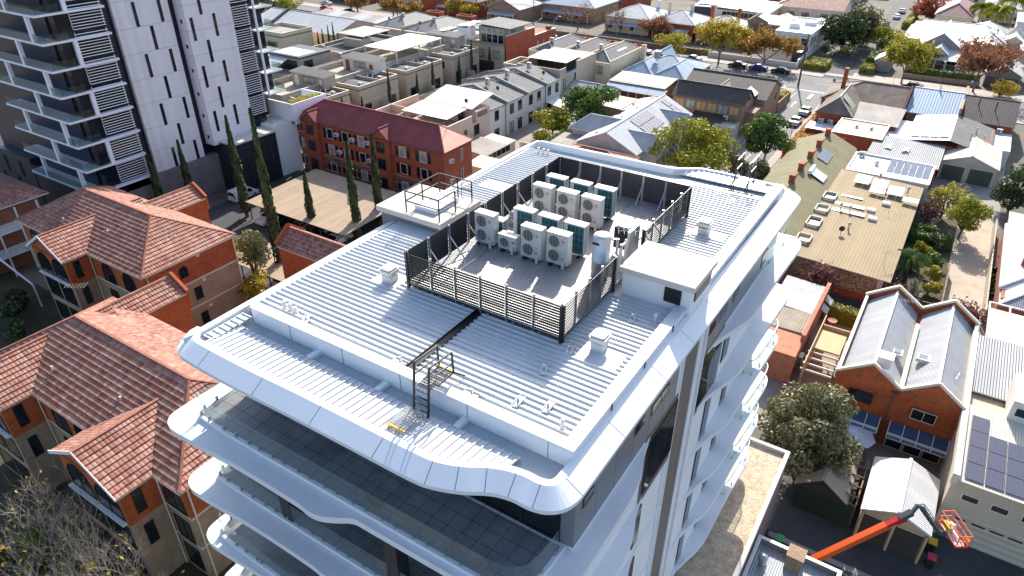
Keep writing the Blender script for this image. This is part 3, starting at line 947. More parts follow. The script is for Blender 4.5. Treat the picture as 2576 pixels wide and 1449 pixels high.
mb = MB(); mb.tube([(-18.55, 14.2, 30.2), (-18.6, 17.5, 30.16), (-18.5, 21.5, 30.2)], 0.008, 4); mb.tube([(-10.7, 14.1, 30.2), (-9.2, 14.6, 30.2)], 0.008, 4)
tag(mb.build("safety_line", galv), "thin steel safety line strung between the roof anchors", "safety line")

# step-over ladder at the front parapet
t = thing("step_over_ladder", "black step-over ladder with handrails bridging the front parapet", "ladder", (-11.8, 13.2, 29.6))
mb = MB()
for x in (-12.05, -11.45):
    mb.bar((x, 12.72, 29.6), (x, 12.95, 31.55), 0.06, 0.06)
mb.build("stile", black_paint, t)
for k in range(4):
    mb = MB(); z = 29.85 + k * 0.24; mb.bar((-12.05, 12.74 + k * 0.03, z), (-11.45, 12.74 + k * 0.03, z), 0.05, 0.03); mb.build("rung", black_paint, t)
mb = MB()
for x in (-12.05, -11.45):
    mb.bar((x, 12.95, 31.55), (x, 14.1, 31.45), 0.05, 0.05); mb.bar((x, 12.9, 31.1), (x, 14.12, 31.0), 0.04, 0.04)
    mb.bar((x, 14.1, 31.45), (x, 14.15, 30.6), 0.05, 0.05); mb.bar((x, 14.15, 30.6), (x, 14.75, 30.05), 0.05, 0.05)
    mb.bar((x, 14.15, 30.6), (x, 13.3, 30.6), 0.04, 0.06)
mb.build("handrail", black_paint, t)
def grid(mb, x0, x1, y0, y1, z, s=0.07, w=0.015):
    x = x0
    while x <= x1 + 1e-6: mb.bar((x, y0, z), (x, y1, z), w, 0.03); x += s
    y = y0
    while y <= y1 + 1e-6: mb.bar((x0, y, z), (x1, y, z), w, 0.03); y += s * 1.6
mb = MB(); grid(mb, -12.02, -11.48, 12.98, 14.1, 30.62); mb.build("platform", black_paint, t)
mb = MB(); mb.box(-12.03, -11.47, 14.1, 14.16, 30.6, 30.66); mb.build("nosing", M_orange_film, t)
t = thing("access_step", "galvanised mesh landing with yellow edge at the ladder foot", "landing", (-11.8, 12.2, 29.75))
mb = MB(); grid(mb, -12.2, -11.5, 11.65, 12.6, 29.92, 0.06, 0.02); mb.build("platform", galv, t)
mb = MB(); mb.box(-12.22, -11.48, 11.6, 11.66, 29.9, 29.95); mb.build("nosing", M_orange_film, t)
mb = MB()
for x in (-12.18, -11.52):
    for y in (11.7, 12.55): mb.box(x - 0.02, x + 0.02, y - 0.02, y + 0.02, 29.74, 29.91)
mb.build("leg", galv, t)

# ladder at the far side
t = thing("step_over_ladder", "black and grey step-over ladder with tall handrails at the far roof edge", "ladder", (-8.4, 36.0, 29.8))
mb = MB()
for x in (-8.85, -8.1):
    for y in (35.6, 36.7): mb.bar((x, y, 29.75), (x, y, 31.55), 0.05, 0.05)
    mb.bar((x, 35.6, 31.55), (x, 36.75, 31.6), 0.05, 0.05); mb.bar((x, 35.6, 31.0), (x, 36.75, 31.05), 0.04, 0.04)
    mb.bar((x, 35.6, 30.7), (x, 34.95, 30.02), 0.05, 0.05)
mb.build("handrail", dark_metal, t)
mb = MB(); grid(mb, -8.83, -8.12, 35.6, 36.7, 30.25, 0.08, 0.02); grid(mb, -8.0, -7.5, 36.0, 36.8, 30.1, 0.08, 0.02); mb.build("platform", galv, t)
mb = MB(); mb.box(-9.2, -7.6, 34.9, 34.97, 30.05, 30.12); mb.build("base_rail", black_paint, t)

# guard rail round the hatch on the stair core
t = thing("guard_rail", "black guard rail standing round the hatch on the cream stair roof", "guard rail", (-19.8, 23.8, 30.62))
mb = MB()
pts = [(-20.75, 22.75), (-18.75, 22.75), (-18.75, 25.35), (-20.75, 25.35)]
for x, y in pts + [(-19.6, 25.35), (-18.75, 24.0), (-20.75, 24.0)]: mb.bar((x, y, 30.6), (x, y, 31.7), 0.05, 0.05)
for zz in (31.2, 31.7):
    for a, b in ((0, 1), (0, 3), (2, 3)): mb.bar((*pts[a], zz), (*pts[b], zz), 0.05, 0.05)
    mb.bar((-18.75, 22.75, zz), (-18.75, 24.0, zz), 0.05, 0.05)
mb.build("rail", black_paint, t)
mb = MB()
for x in (-19.6, -19.15): mb.tube([(x, 25.3, 31.7), (x, 25.05, 31.6), (x, 25.05, 30.9), (x, 25.25, 30.8)], 0.025, 6)
mb.build("grab_handle", black_paint, t)

# ================================================================ house builder
def clip(poly, ax, lo, hi):
    def half(P, s, k):
        out = []
        for i in range(len(P)):
            a = P[i]; b = P[(i + 1) % len(P)]
            da = s * (a.dot(ax) - k); db = s * (b.dot(ax) - k)
            if da >= 0: out.append(a)
            if da * db < 0: out.append(a + (b - a) * (da / (da - db)))
        return out
    p = half(poly, 1, lo)
    return half(p, -1, hi) if len(p) > 2 else p

def tiled(mb, pts, row=0.46, step=0.085, m=0):
    """a roof plane laid in lapped courses: every course lifts at its lower edge"""
    P = [Vector(p) for p in pts]
    n = (P[1] - P[0]).cross(P[2] - P[0]).normalized()
    if n.z < 0: n = -n; P.reverse()
    ud = Vector((0, 0, 1)).cross(n).normalized(); vd = n.cross(ud)
    lo = min(p.dot(vd) for p in P); hi = max(p.dot(vd) for p in P)
    v = lo
    while v < hi:
        q = clip(P, vd, v, min(hi, v + row))
        if len(q) > 2:
            top = [p + n * (step * (1 - (p.dot(vd) - v) / row)) for p in q]
            mb.poly(top, m)
            for i in range(len(q)):
                a, b = q[i], q[(i + 1) % len(q)]
                if abs(a.dot(vd) - v) < 1e-4 and abs(b.dot(vd) - v) < 1e-4:
                    mb.poly([a, b, b + n * step, a + n * step], m)
        v += row

class House:
    def __init__(s, name, label, cat, x, y, wall, roof, trim=None, group=None):
        s.root = thing(name, label, cat, (x, y, 0), group)
        s.wm, s.rm = wall, roof
        s.tm = trim or trim_cream
    def walls(s, x0, x1, y0, y1, z0, z1, mat=None, name="wall"):
        return MB().box(x0, x1, y0, y1, z0, z1).build(name, mat or s.wm, s.root)
    def gab(s, x0, x1, y0, y1, z, rise, axis='x', ends=('hip', 'hip'), over=0.35, mat=None, wmat=None, tile=False, inset=None, ridge=None, name="roof", caps=True):
        m = mat or s.rm
        X0, X1, Y0, Y1 = x0 - over, x1 + over, y0 - over, y1 + over
        if axis == 'x':
            S0, S1, T0, T1 = X0, X1, Y0, Y1; P = lambda a, b, zz: Vector((a, b, zz))
        else:
            S0, S1, T0, T1 = Y0, Y1, X0, X1; P = lambda a, b, zz: Vector((b, a, zz))
        hw = (T1 - T0) / 2 if inset is None else inset
        c = (T0 + T1) / 2 if ridge is None else ridge
        if S1 - S0 < 2 * hw and ends == ('hip', 'hip'): hw = (S1 - S0) / 2 - 0.05
        r0 = P(S0 + (hw if ends[0] == 'hip' else 0), c, z + rise); r1 = P(S1 - (hw if ends[1] == 'hip' else 0), c, z + rise)
        a, b, cc, d = P(S0, T0, z), P(S1, T0, z), P(S1, T1, z), P(S0, T1, z)
        faces = [[a, b, r1, r0], [cc, d, r0, r1]]
        faces.append([d, a, r0] if ends[0] == 'hip' else None)
        faces.append([b, cc, r1] if ends[1] == 'hip' else None)
        mb = MB(); dz = Vector((0, 0, 0.12))
        for f in faces:
            if f is None: continue
            n = (f[1] - f[0]).cross(f[2] - f[0])
            if n.z < 0: f = f[::-1]
            if tile: tiled(mb, f)
            else: mb.poly(f, 0)
            mb.poly([p - dz for p in reversed(f)], 1)
        loop = [a, b] + ([r1] if ends[1] != 'hip' else []) + [cc, d] + ([r0] if ends[0] != 'hip' else [])
        for i in range(len(loop)):
            p, q = loop[i], loop[(i + 1) % len(loop)]
            mb.poly([p - dz, q - dz, q, p], 1)
        ro = mb.build(name, [m, s.tm], s.root)
        if caps:
            mb = MB()
            mb.bar(r0 + Vector((0, 0, .04)), r1 + Vector((0, 0, .04)), 0.22, 0.1)
            if ends[0] == 'hip': mb.bar(a + Vector((0, 0, .03)), r0 + Vector((0, 0, .03)), 0.18, 0.1); mb.bar(d + Vector((0, 0, .03)), r0 + Vector((0, 0, .03)), 0.18, 0.1)
            if ends[1] == 'hip': mb.bar(b + Vector((0, 0, .03)), r1 + Vector((0, 0, .03)), 0.18, 0.1); mb.bar(cc + Vector((0, 0, .03)), r1 + Vector((0, 0, .03)), 0.18, 0.1)
            mb.build("ridge_cap", m if not caps or caps is True else caps, ro)
        for k, e in enumerate(ends):
            if e == 'gable':
                sx = (S0 + over) if k == 0 else (S1 - over)
                th = 0.15 if k == 0 else -0.15
                zt = z + rise * (1 - 0.0) - 0.13
                q = [P(sx, T0 + over, z - 0.13), P(sx, T1 - over, z - 0.13), P(sx, c, zt - rise * over / max(0.1, c - T0) * 0)]
                q2 = [p + (P(th, 0, 0) - P(0, 0, 0)) for p in q]
                mb = MB(); mb.poly(q); mb.poly(q2[::-1])
                for i in range(3): mb.poly([q[i], q2[i], q2[(i + 1) % 3], q[(i + 1) % 3]])
                mb.build("gable_wall", wmat or s.wm, s.root)
        return ro
    def flat(s, x0, x1, y0, y1, z, par=0.5, mat=None, cap=None, t=0.22, wmat=None):
        """flat roof sunk behind a parapet, the parapet with its capping"""
        mb = MB(); mb.box(x0 + t, x1 - t, y0 + t, y1 - t, z - 0.3, z); ro = mb.build("roof", mat or s.rm, s.root)
        if par > 0:
            mb = MB()
            mb.box(x0, x1, y0, y0 + t, z - 0.3, z + par); mb.box(x0, x1, y1 - t, y1, z - 0.3, z + par)
            mb.box(x0, x0 + t, y0 + t, y1 - t, z - 0.3, z + par); mb.box(x1 - t, x1, y0 + t, y1 - t, z - 0.3, z + par)
            pa = mb.build("parapet", wmat or s.wm, s.root)
            mb = MB(); e = 0.03
            for q in ((x0 - e, x1 + e, y0 - e, y0 + t), (x0 - e, x1 + e, y1 - t, y1 + e), (x0 - e, x0 + t, y0 + t, y1 - t), (x1 - t, x1 + e, y0 + t, y1 - t)):
                mb.box(*q, z + par, z + par + 0.05)
            mb.build("capping", cap or s.tm, pa)
        return ro
    def slope(s, x0, x1, y0, y1, zs, mat=None, th=0.1, name="roof", edge=None):
        """single plane roof, zs = heights at (x0,y0) (x1,y0) (x1,y1) (x0,y1)"""
        p = [Vector((x0, y0, zs[0])), Vector((x1, y0, zs[1])), Vector((x1, y1, zs[2])), Vector((x0, y1, zs[3]))]
        d = Vector((0, 0, th)); mb = MB(); mb.poly(p, 0); mb.poly([q - d for q in reversed(p)], 1)
        for i in range(4): mb.poly([p[i] - d, p[(i + 1) % 4] - d, p[(i + 1) % 4], p[i]], 1)
        return mb.build(name, [mat or s.rm, edge or s.tm], s.root)
    def win(s, side, c, a, z, w, h, n=2, fm=None, pm=None, name="window", par=None, arch=False, sill=False):
        """side S E N W, c plane coordinate, a left end along the wall, z sill height"""
        key = (w, h, n, (fm or frame_black).name, (pm or win_glass).name, arch)
        if key not in WINS:
            mb = MB(); f = 0.06; d = 0.05
            if arch:
                N = 10; r = w / 2; zc = h - r
                o = [(0, 0), (w, 0)] + [(r + r * math.cos(PI * k / N), zc + r * math.sin(PI * k / N)) for k in range(N + 1)]
                i = [(f, f), (w - f, f)] + [(r + (r - f) * math.cos(PI * k / N), zc + (r - f) * math.sin(PI * k / N)) for k in range(N + 1)]
                for k in range(len(o)):
                    l = (k + 1) % len(o)
                    mb.poly([(o[k][0], -d, o[k][1]), (o[l][0], -d, o[l][1]), (i[l][0], -d, i[l][1]), (i[k][0], -d, i[k][1])])
                    mb.poly([(o[k][0], 0, o[k][1]), (o[l][0], 0, o[l][1]), (o[l][0], -d, o[l][1]), (o[k][0], -d, o[k][1])])
                    mb.poly([(i[k][0], -d, i[k][1]), (i[l][0], -d, i[l][1]), (i[l][0], 0, i[l][1]), (i[k][0], 0, i[k][1])])
                mb.box(w / 2 - 0.03, w / 2 + 0.03, -d * 0.9, 0, f, h - f)
                fr = mb.mesh("window", [fm or frame_black])
                mb = MB(); mb.poly([(x, -0.012, zz) for x, zz in i])
            else:
                mb.box(0, w, -d, 0, 0, f); mb.box(0, w, -d, 0, h - f, h); mb.box(0, f, -d, 0, f, h - f); mb.box(w - f, w, -d, 0, f, h - f)
                for k in range(1, n): x = w * k / n; mb.box(x - 0.025, x + 0.025, -d * 0.9, 0, f, h - f)
                fr = mb.mesh("window", [fm or frame_black])
                mb = MB(); mb.poly([(f, -0.012, f), (w - f, -0.012, f), (w - f, -0.012, h - f), (f, -0.012, h - f)])
            pa = mb.mesh("pane", [pm or win_glass])
            WINS[key] = (fr, pa)
        fr, pa = WINS[key]
        o = bpy.data.objects.new(name, fr); COL.objects.link(o); o.parent = par or s.root
        base = rootloc(s.root)
        pos = {'S': (a, c), 'N': (a + w, c), 'E': (c, a), 'W': (c, a + w)}[side]
        o.location = Vector((pos[0], pos[1], z)) - base
        o.rotation_euler = (0, 0, {'S': 0, 'E': PI / 2, 'N': PI, 'W': -PI / 2}[side])
        p = bpy.data.objects.new("pane", pa); COL.objects.link(p); p.parent = o
        return o
    def chimney(s, x, y, z0, z1, mat=None, w=0.6, d=0.6, pot=True):
        mb = MB(); mb.box(x - w / 2, x + w / 2, y - d / 2, y + d / 2, z0, z1 - 0.25)
        mb.box(x - w / 2 - 0.06, x + w / 2 + 0.06, y - d / 2 - 0.06, y + d / 2 + 0.06, z1 - 0.25, z1 - 0.1)
        mb.box(x - w / 2, x + w / 2, y - d / 2, y + d / 2, z1 - 0.1, z1)
        c = mb.build("chimney", mat or red_brick, s.root)
        if pot: MB().lathe([(0.14, 0), (0.11, 0.3), (0.13, 0.32)], (x, y, z1), 8).build("chimney_pot", terracotta, c)
        return c
    def aerial(s, x, y, z): pass
WINS = {}

trim_cream = M("cream_trim", (0.62, 0.56, 0.46), 0.7, 0, 0.06)
trim_white = M("white_trim", (0.7, 0.69, 0.67), 0.6, 0, 0.05)
trim_dark = M("charcoal_trim", (0.06, 0.06, 0.065), 0.5)
red_brick = Mbrick("red_brick", (0.34, 0.07, 0.028), (0.2, 0.09, 0.06))
orange_brick = Mbrick("orange_brick", (0.40, 0.088, 0.022), (0.26, 0.09, 0.04))
tan_brick = Mbrick("tan_brick", (0.34, 0.235, 0.15), (0.3, 0.24, 0.18), var=0.15)
brown_brick = Mbrick("brown_brick", (0.29, 0.19, 0.125), (0.25, 0.19, 0.14), var=0.2)
terracotta = M("terracotta", (0.36, 0.12, 0.06), 0.8)
tile_mix = Mtile("terracotta_tiles", [(0.29, 0.095, 0.06), (0.37, 0.175, 0.125), (0.21, 0.07, 0.048), (0.40, 0.235, 0.18), (0.28, 0.095, 0.062)], 0.3, 0.46, 0.5, lichen=0.6)
tile_ridge = M("terracotta_ridge", (0.31, 0.115, 0.08), 0.8, 0, 0.25, 3)
tile_dark = Mtile("dark_tiles", [(0.045, 0.04, 0.038), (0.06, 0.053, 0.05), (0.037, 0.034, 0.033)], 0.33, 0.38, lichen=0.2)
maroon = M("maroon_sheet", (0.235, 0.062, 0.066), 0.78, 0, 0.14, 0.6, 'corr', 0.2, 0.35, spec=0.22)
zinc = M("pale_zinc_sheet", (0.43, 0.445, 0.46), 0.78, 0, 0.08, 0.5, 'corr', 0.2, 0.6, stain=((0.40, 0.39, 0.37), 0.5, 0.62), spec=0.22)
zinc_blue = M("blue_grey_sheet", (0.33, 0.40, 0.47), 0.78, 0, 0.08, 0.5, 'corr', 0.2, 0.6, spec=0.22)
grey_sheet = M("grey_sheet", (0.15, 0.155, 0.16), 0.78, 0, 0.12, 0.5, 'corr', 0.2, 0.6, spec=0.22)
char_sheet = M("charcoal_sheet", (0.10, 0.10, 0.105), 0.78, 0, 0.15, 0.5, 'corr', 0.2, 0.6, spec=0.22)
beige_sheet = M("beige_sheet", (0.43, 0.325, 0.235), 0.78, 0, 0.06, 0.5, 'corr', 0.42, 1.0, spec=0.22)
green_sheet = M("sage_sheet", (0.29, 0.22, 0.125), 0.78, 0, 0.08, 0.35, 'trap', 0.38, 0.9, spec=0.22)
olive_sheet = M("olive_sheet", (0.19, 0.17, 0.09), 0.78, 0, 0.08, 0.35, 'trap', 0.38, 0.9, spec=0.22)
cream_sheet = M("cream_sheet", (0.62, 0.57, 0.48), 0.78, 0, 0.06, 0.5, 'corr', 0.2, 0.8, spec=0.22)
rust_sheet = M("weathered_brown_sheet", (0.19, 0.145, 0.115), 0.78, 0, 0.3, 0.35, 'corr', 0.2, 0.6, stain=((0.27, 0.22, 0.18), 0.4, 0.55), spec=0.22)
old_grey = M("weathered_grey_sheet", (0.33, 0.30, 0.27), 0.78, 0, 0.2, 0.3, 'corr', 0.2, 0.6, stain=((0.2, 0.17, 0.145), 0.35, 0.6), spec=0.22)
tan_rend = M("tan_render", (0.40, 0.345, 0.275), 0.9, 0, 0.06, 0.35, stain=((0.33, 0.28, 0.22), 0.3, 0.62))
pink_rend = M("pinkish_render", (0.55, 0.42, 0.33), 0.9, 0, 0.05, 0.35)
cream_rend = M("cream_render", (0.62, 0.52, 0.37), 0.9, 0, 0.05, 0.35)
white_rend2 = M("off_white_render", (0.60, 0.58, 0.54), 0.9, 0, 0.06, 0.3, stain=((0.5, 0.46, 0.41), 0.3, 0.62))
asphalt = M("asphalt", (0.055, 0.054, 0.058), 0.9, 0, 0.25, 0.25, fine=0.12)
timber = M("weathered_timber", (0.22, 0.15, 0.09), 0.85, 0, 0.2, 1.5)
timber_pale = M("pale_timber_boards", (0.58, 0.43, 0.25), 0.8, 0, 0.08, 1.0, 'vrib', 0.14, 0.8)
door_green = M("dark_green_door", (0.012, 0.028, 0.014), 0.5, 0, 0.15, 0.6, 'hrib', 0.1, 0.5)
door_brown = M("brown_roller_door", (0.045, 0.036, 0.032), 0.5, 0, 0.15, 0.6, 'hrib', 0.1, 0.5)
solar = Msolar("solar_panel")
car_glass = M("car_glass", (0.01, 0.012, 0.016), 0.05, 0, 0.1, fine=0)

# ================================================================ LEFT: DARK GLASS AND WHITE PANEL TOWER
tower_pnl = M("tower_precast_panel", (0.70, 0.675, 0.69), 0.8, 0, 0.03, 0.3, 'vrib', 0.6, 0.15, fine=0.05)
tower_glass = M("tower_dark_glass", (0.010, 0.012, 0.022), 0.08, 0, 0.4, 0.4, fine=0, spec=0.3)
tower_clear = Mglass("tower_balustrade_glass", (0.72, 0.76, 0.74), 0.015)
tower_blue = M("tower_recess_navy", (0.008, 0.010, 0.03), 0.3)
tower_white = M("tower_white_edge", (0.78, 0.78, 0.82), 0.55, 0, 0.05)
grey_tile = M("grey_stone_cladding", (0.16, 0.155, 0.155), 0.7, 0, 0.18, 0.7)
tw = thing("apartment_tower", "tall tower with white slotted panels, dark glass corner balconies and white sun blades", "building", (-105, 55, 0))
TZ = 42.0
MB().box(-122, -96.2, 44.0, 74.5, 5.0, TZ).build("core_wall", tower_blue, tw)
# panel wall A and B built as storey-high panels with open joints
def panel_wall(x, y0, y1, joints, depth):
    for a, b in zip(joints, joints[1:]):
        mb = MB(); mb.box(x - depth, x, y0, y1, a + 0.02, b - 0.02); mb.build("wall_panel", tower_pnl, tw)
panel_wall(-95.5, 52.1, 60.15, [5.5, 9.1, 12.45, 15.85, 19.2, 22.6, 25.9, 29.3, 32.7, 36.1, 39.5, TZ], 0.6)
panel_wall(-94.0, 61.2, 68.9, [7.6, 10.9, 14.2, 17.6, 21.0, 24.4, 27.8, 31.2, 34.6, 38, TZ], 2.1)
def slit(x, y, z0, z1, w=0.48):
    mb = MB(); mb.box(x, x + 0.04, y, y + w, z0, z1); o = mb.build("window", frame_black, tw)
    mb = MB(); mb.box(x + 0.04, x + 0.045, y + 0.05, y + w - 0.05, z0 + 0.05, z0 + 0.9); mb.box(x + 0.04, x + 0.045, y + 0.05, y + w - 0.05, z0 + 1.0, z1 - 0.05); mb.build("pane", win_glass, o)
for y, z in [(54.85, 25.9), (58.55, 26.0), (56.65, 22.6), (54.85, 19.2), (58.55, 19.2), (56.75, 15.8), (55.05, 12.3), (58.75, 12.35), (56.9, 8.9), (55.05, 5.75), (58.75, 5.8), (56.6, 29.3)]:
    slit(-95.5, y, z, z + 3.15)
for y, z in [(63.65, 26.3), (61.85, 23.0), (65.6, 23.05), (63.8, 19.65), (62.05, 16.3), (65.65, 16.4), (63.9, 12.9), (62.2, 9.6), (65.85, 9.7), (61.85, 29.9), (65.6, 29.9)]:
    slit(-94.0, y, z, z + 3.15)
mb = MB()
for z in (7.6, 10.9, 14.2, 17.6, 21, 24.4, 27.8): mb.box(-95.2, -94.8, 61.16, 61.2, z + 1.0, z + 1.5)
mb.build("side_vent", frame_black, tw)
# sun blades: one bank of blades to each storey
for (x, y0, y1, zz) in ((-94.55, 46.2, 50.4, 6.6), (-93.9, 69.0, 71.9, 10.0)):
    z = zz
    while z < TZ - 1:
        mb = MB()
        for k in range(9):
            zb = z + 0.3 + k * 0.345
            mb.poly([(x - 0.13, y0, zb + 0.05), (x, y0, zb), (x, y1, zb), (x - 0.13, y1, zb + 0.05)][::-1]); mb.poly([(x - 0.13, y0, zb + 0.057), (x, y0, zb + 0.09), (x, y1, zb + 0.09), (x - 0.13, y1, zb + 0.057)])
            mb.poly([(x, y0, zb), (x, y1, zb), (x, y1, zb + 0.09), (x, y0, zb + 0.09)])
            mb.poly([(x, y0, zb), (x, y0, zb + 0.09), (x - 0.13, y0, zb + 0.057), (x - 0.13, y0, zb + 0.05)])
        for y in (y0 + 0.05, y1 - 0.05): mb.box(x - 0.3, x - 0.24, y - 0.03, y + 0.03, z + 0.3, z + 3.3)
        mb.build("sun_blade_bank", tower_white, tw)
        z += 3.36
    MB().box(x - 1.6, x - 0.45, y0, y1, 5.0, TZ).build("blade_backing_glass", tower_glass, tw)
# corner balconies on the left face and the right-hand end
zs = [6.6, 9.85, 13.2, 16.5, 19.7, 22.9, 26.15, 29.4, 32.7, 36.0, 39.3]
for i, z in enumerate(zs):
    mb = MB(); mb.prism([(-110.7, 44.2), (-110.7, 42.2), (-110.3, 41.9), (-94.2, 41.9), (-94.2, 44.2)], z - 0.26, z); mb.box(-96.3, -94.2, 44.2, 50.6, z - 0.26, z)
    sl = mb.build("balcony_slab", tower_white, tw)
    mb = MB(); mb.box(-121.9, -94.5, 44.2, 44.25, z, z + 3.0); mb.box(-94.9, -94.85, 44.25, 46.1, z, z + 3.0); mb.build("glazing", tower_glass, tw)
    mb = MB()
    for x in range(-121, -95, 2): mb.box(x, x + 0.07, 44.15, 44.2, z, z + 3.0)
    mb.build("glazing_bar", frame_black, tw)
    for x in ((-101.2,) if i % 2 else (-96.8, -106.3)):
        MB().box(x, x + 0.55, 41.95, 42.35, z, z + 3.05).build("column", tower_white, tw)
    if i % 2: MB().box(-94.75, -94.35, 45.6, 46.1, z, z + 3.05).build("column", tower_white, tw)
    mb = MB(); mb.box(-110.2, -94.55, 42.0, 42.02, z, z + 1.0); mb.box(-94.35, -94.33, 42.05, 45.2, z, z + 1.0)
    mb.build("balustrade", tower_clear, sl)
    if z > 12 and z < TZ:
        mb = MB(); mb.box(-96.0, -92.6, 71.9, 75.3, z - 0.2, z); s2 = mb.build("balcony_slab", tower_white, tw)
        MB().box(-93.0, -92.7, 71.95, 72.2, z, z + 3.1).build("column", tower_white, tw)
        mb = MB(); mb.box(-92.72, -92.7, 72.3, 75.2, z, z + 1.0); mb.box(-95.0, -92.72, 75.25, 75.27, z, z + 1.0); mb.build("balustrade", tower_clear, s2)
        MB().box(-96.2, -94.6, 71.9, 74.6, z, z + 3.1).build("glazing", tower_glass, tw)
# podium of the tower
MB().box(-122, -96.6, 43.0, 61.5, 0, 6.3).build("podium_wall", M("podium_charcoal", (0.035, 0.036, 0.04), 0.5), tw)
MB().box(-96.6, -95.0, 47.0, 62.1, 0.0, 6.0).build("podium_wall", grey_tile, tw)
MB().box(-97, -91.0, 62.12, 70.45, 0.0, 7.9).build("podium_wall", M("dark_screen_frame", (0.02, 0.021, 0.028), 0.4), tw)
mb = MB()
for k in range(1, 6): mb.box(-91.0, -90.96, 62.15, 70.4, k * 1.4 - 0.03, k * 1.4 + 0.03)
for k in range(1, 6): mb.box(-91.0, -90.955, 62.12 + k * 1.4 - 0.03, 62.12 + k * 1.4 + 0.03, 0, 7.88)
mb.build("screen_mullion", M("screen_blue_grey", (0.05, 0.055, 0.08), 0.4), tw)
MB().box(-97, -90.6, 62.05, 70.5, 7.9, 8.15).build("podium_roof", conc_cream, tw)
MB().box(-100, -91.2, 70.5, 75.2, 0.0, 8.6).build("podium_wall", white_rend, tw)
mb = MB(); mb.box(-96, -90.2, 74.0, 74.25, 8.6, 11.4); mb.box(-90.45, -90.2, 74.25, 81.5, 8.0, 11.4); mb.box(-96, -90.45, 81.25, 81.5, 8.0, 11.4); mb.box(-92.6, -92.4, 74.25, 81.25, 8, 11.2)
mb.build("planter_wall", white_pnl, tw)
MB().box(-92.4, -90.45, 74.25, 81.25, 8.0, 11.0).build("planter_soil", M("planter_soil", (0.12, 0.08, 0.05), 0.95, 0, 0.3, 3), tw)
MB().box(-98, -92.6, 71.5, 81.2, 8.6, 8.8).build("terrace_deck", conc_cream, tw)
mb = MB(); mb.box(-97.7, -91.3, 70.55, 70.57, 8.65, 9.6); mb.build("balustrade", clear_glass, tw)
t = thing("outdoor_table", "white outdoor table with chairs on the tower's planted terrace", "table", (-94.6, 76.8, 8.8))
mb = MB(); mb.box(-95.6, -93.6, 76.3, 77.3, 9.5, 9.56); mb.build("tabletop", tower_white, t)
mb = MB()
for x in (-95.5, -93.7):
    for y in (76.4, 77.2): mb.box(x - .03, x + .03, y - .03, y + .03, 8.8, 9.5)
mb.build("leg", tower_white, t)

# low dark building at the far left with slit windows
h = House("office_block", "low charcoal block with narrow slit windows left of the tower", "building", (-113), 38, M("charcoal_cladding", (0.03, 0.032, 0.037), 0.5), char_sheet)
h.walls(-150, -112.5, 42.9, 60, 0, 7.5)
for k in range(7): h.win('E', -112.45, 43.2 + k * 1.1, 1 + (k % 3) * 0.5, 0.45, 3.2, 1)
for k in range(10): h.win('S', 42.85, -136 + k * 2.2, 1.0 + (k % 2) * 3.0, 0.5, 2.6, 1)

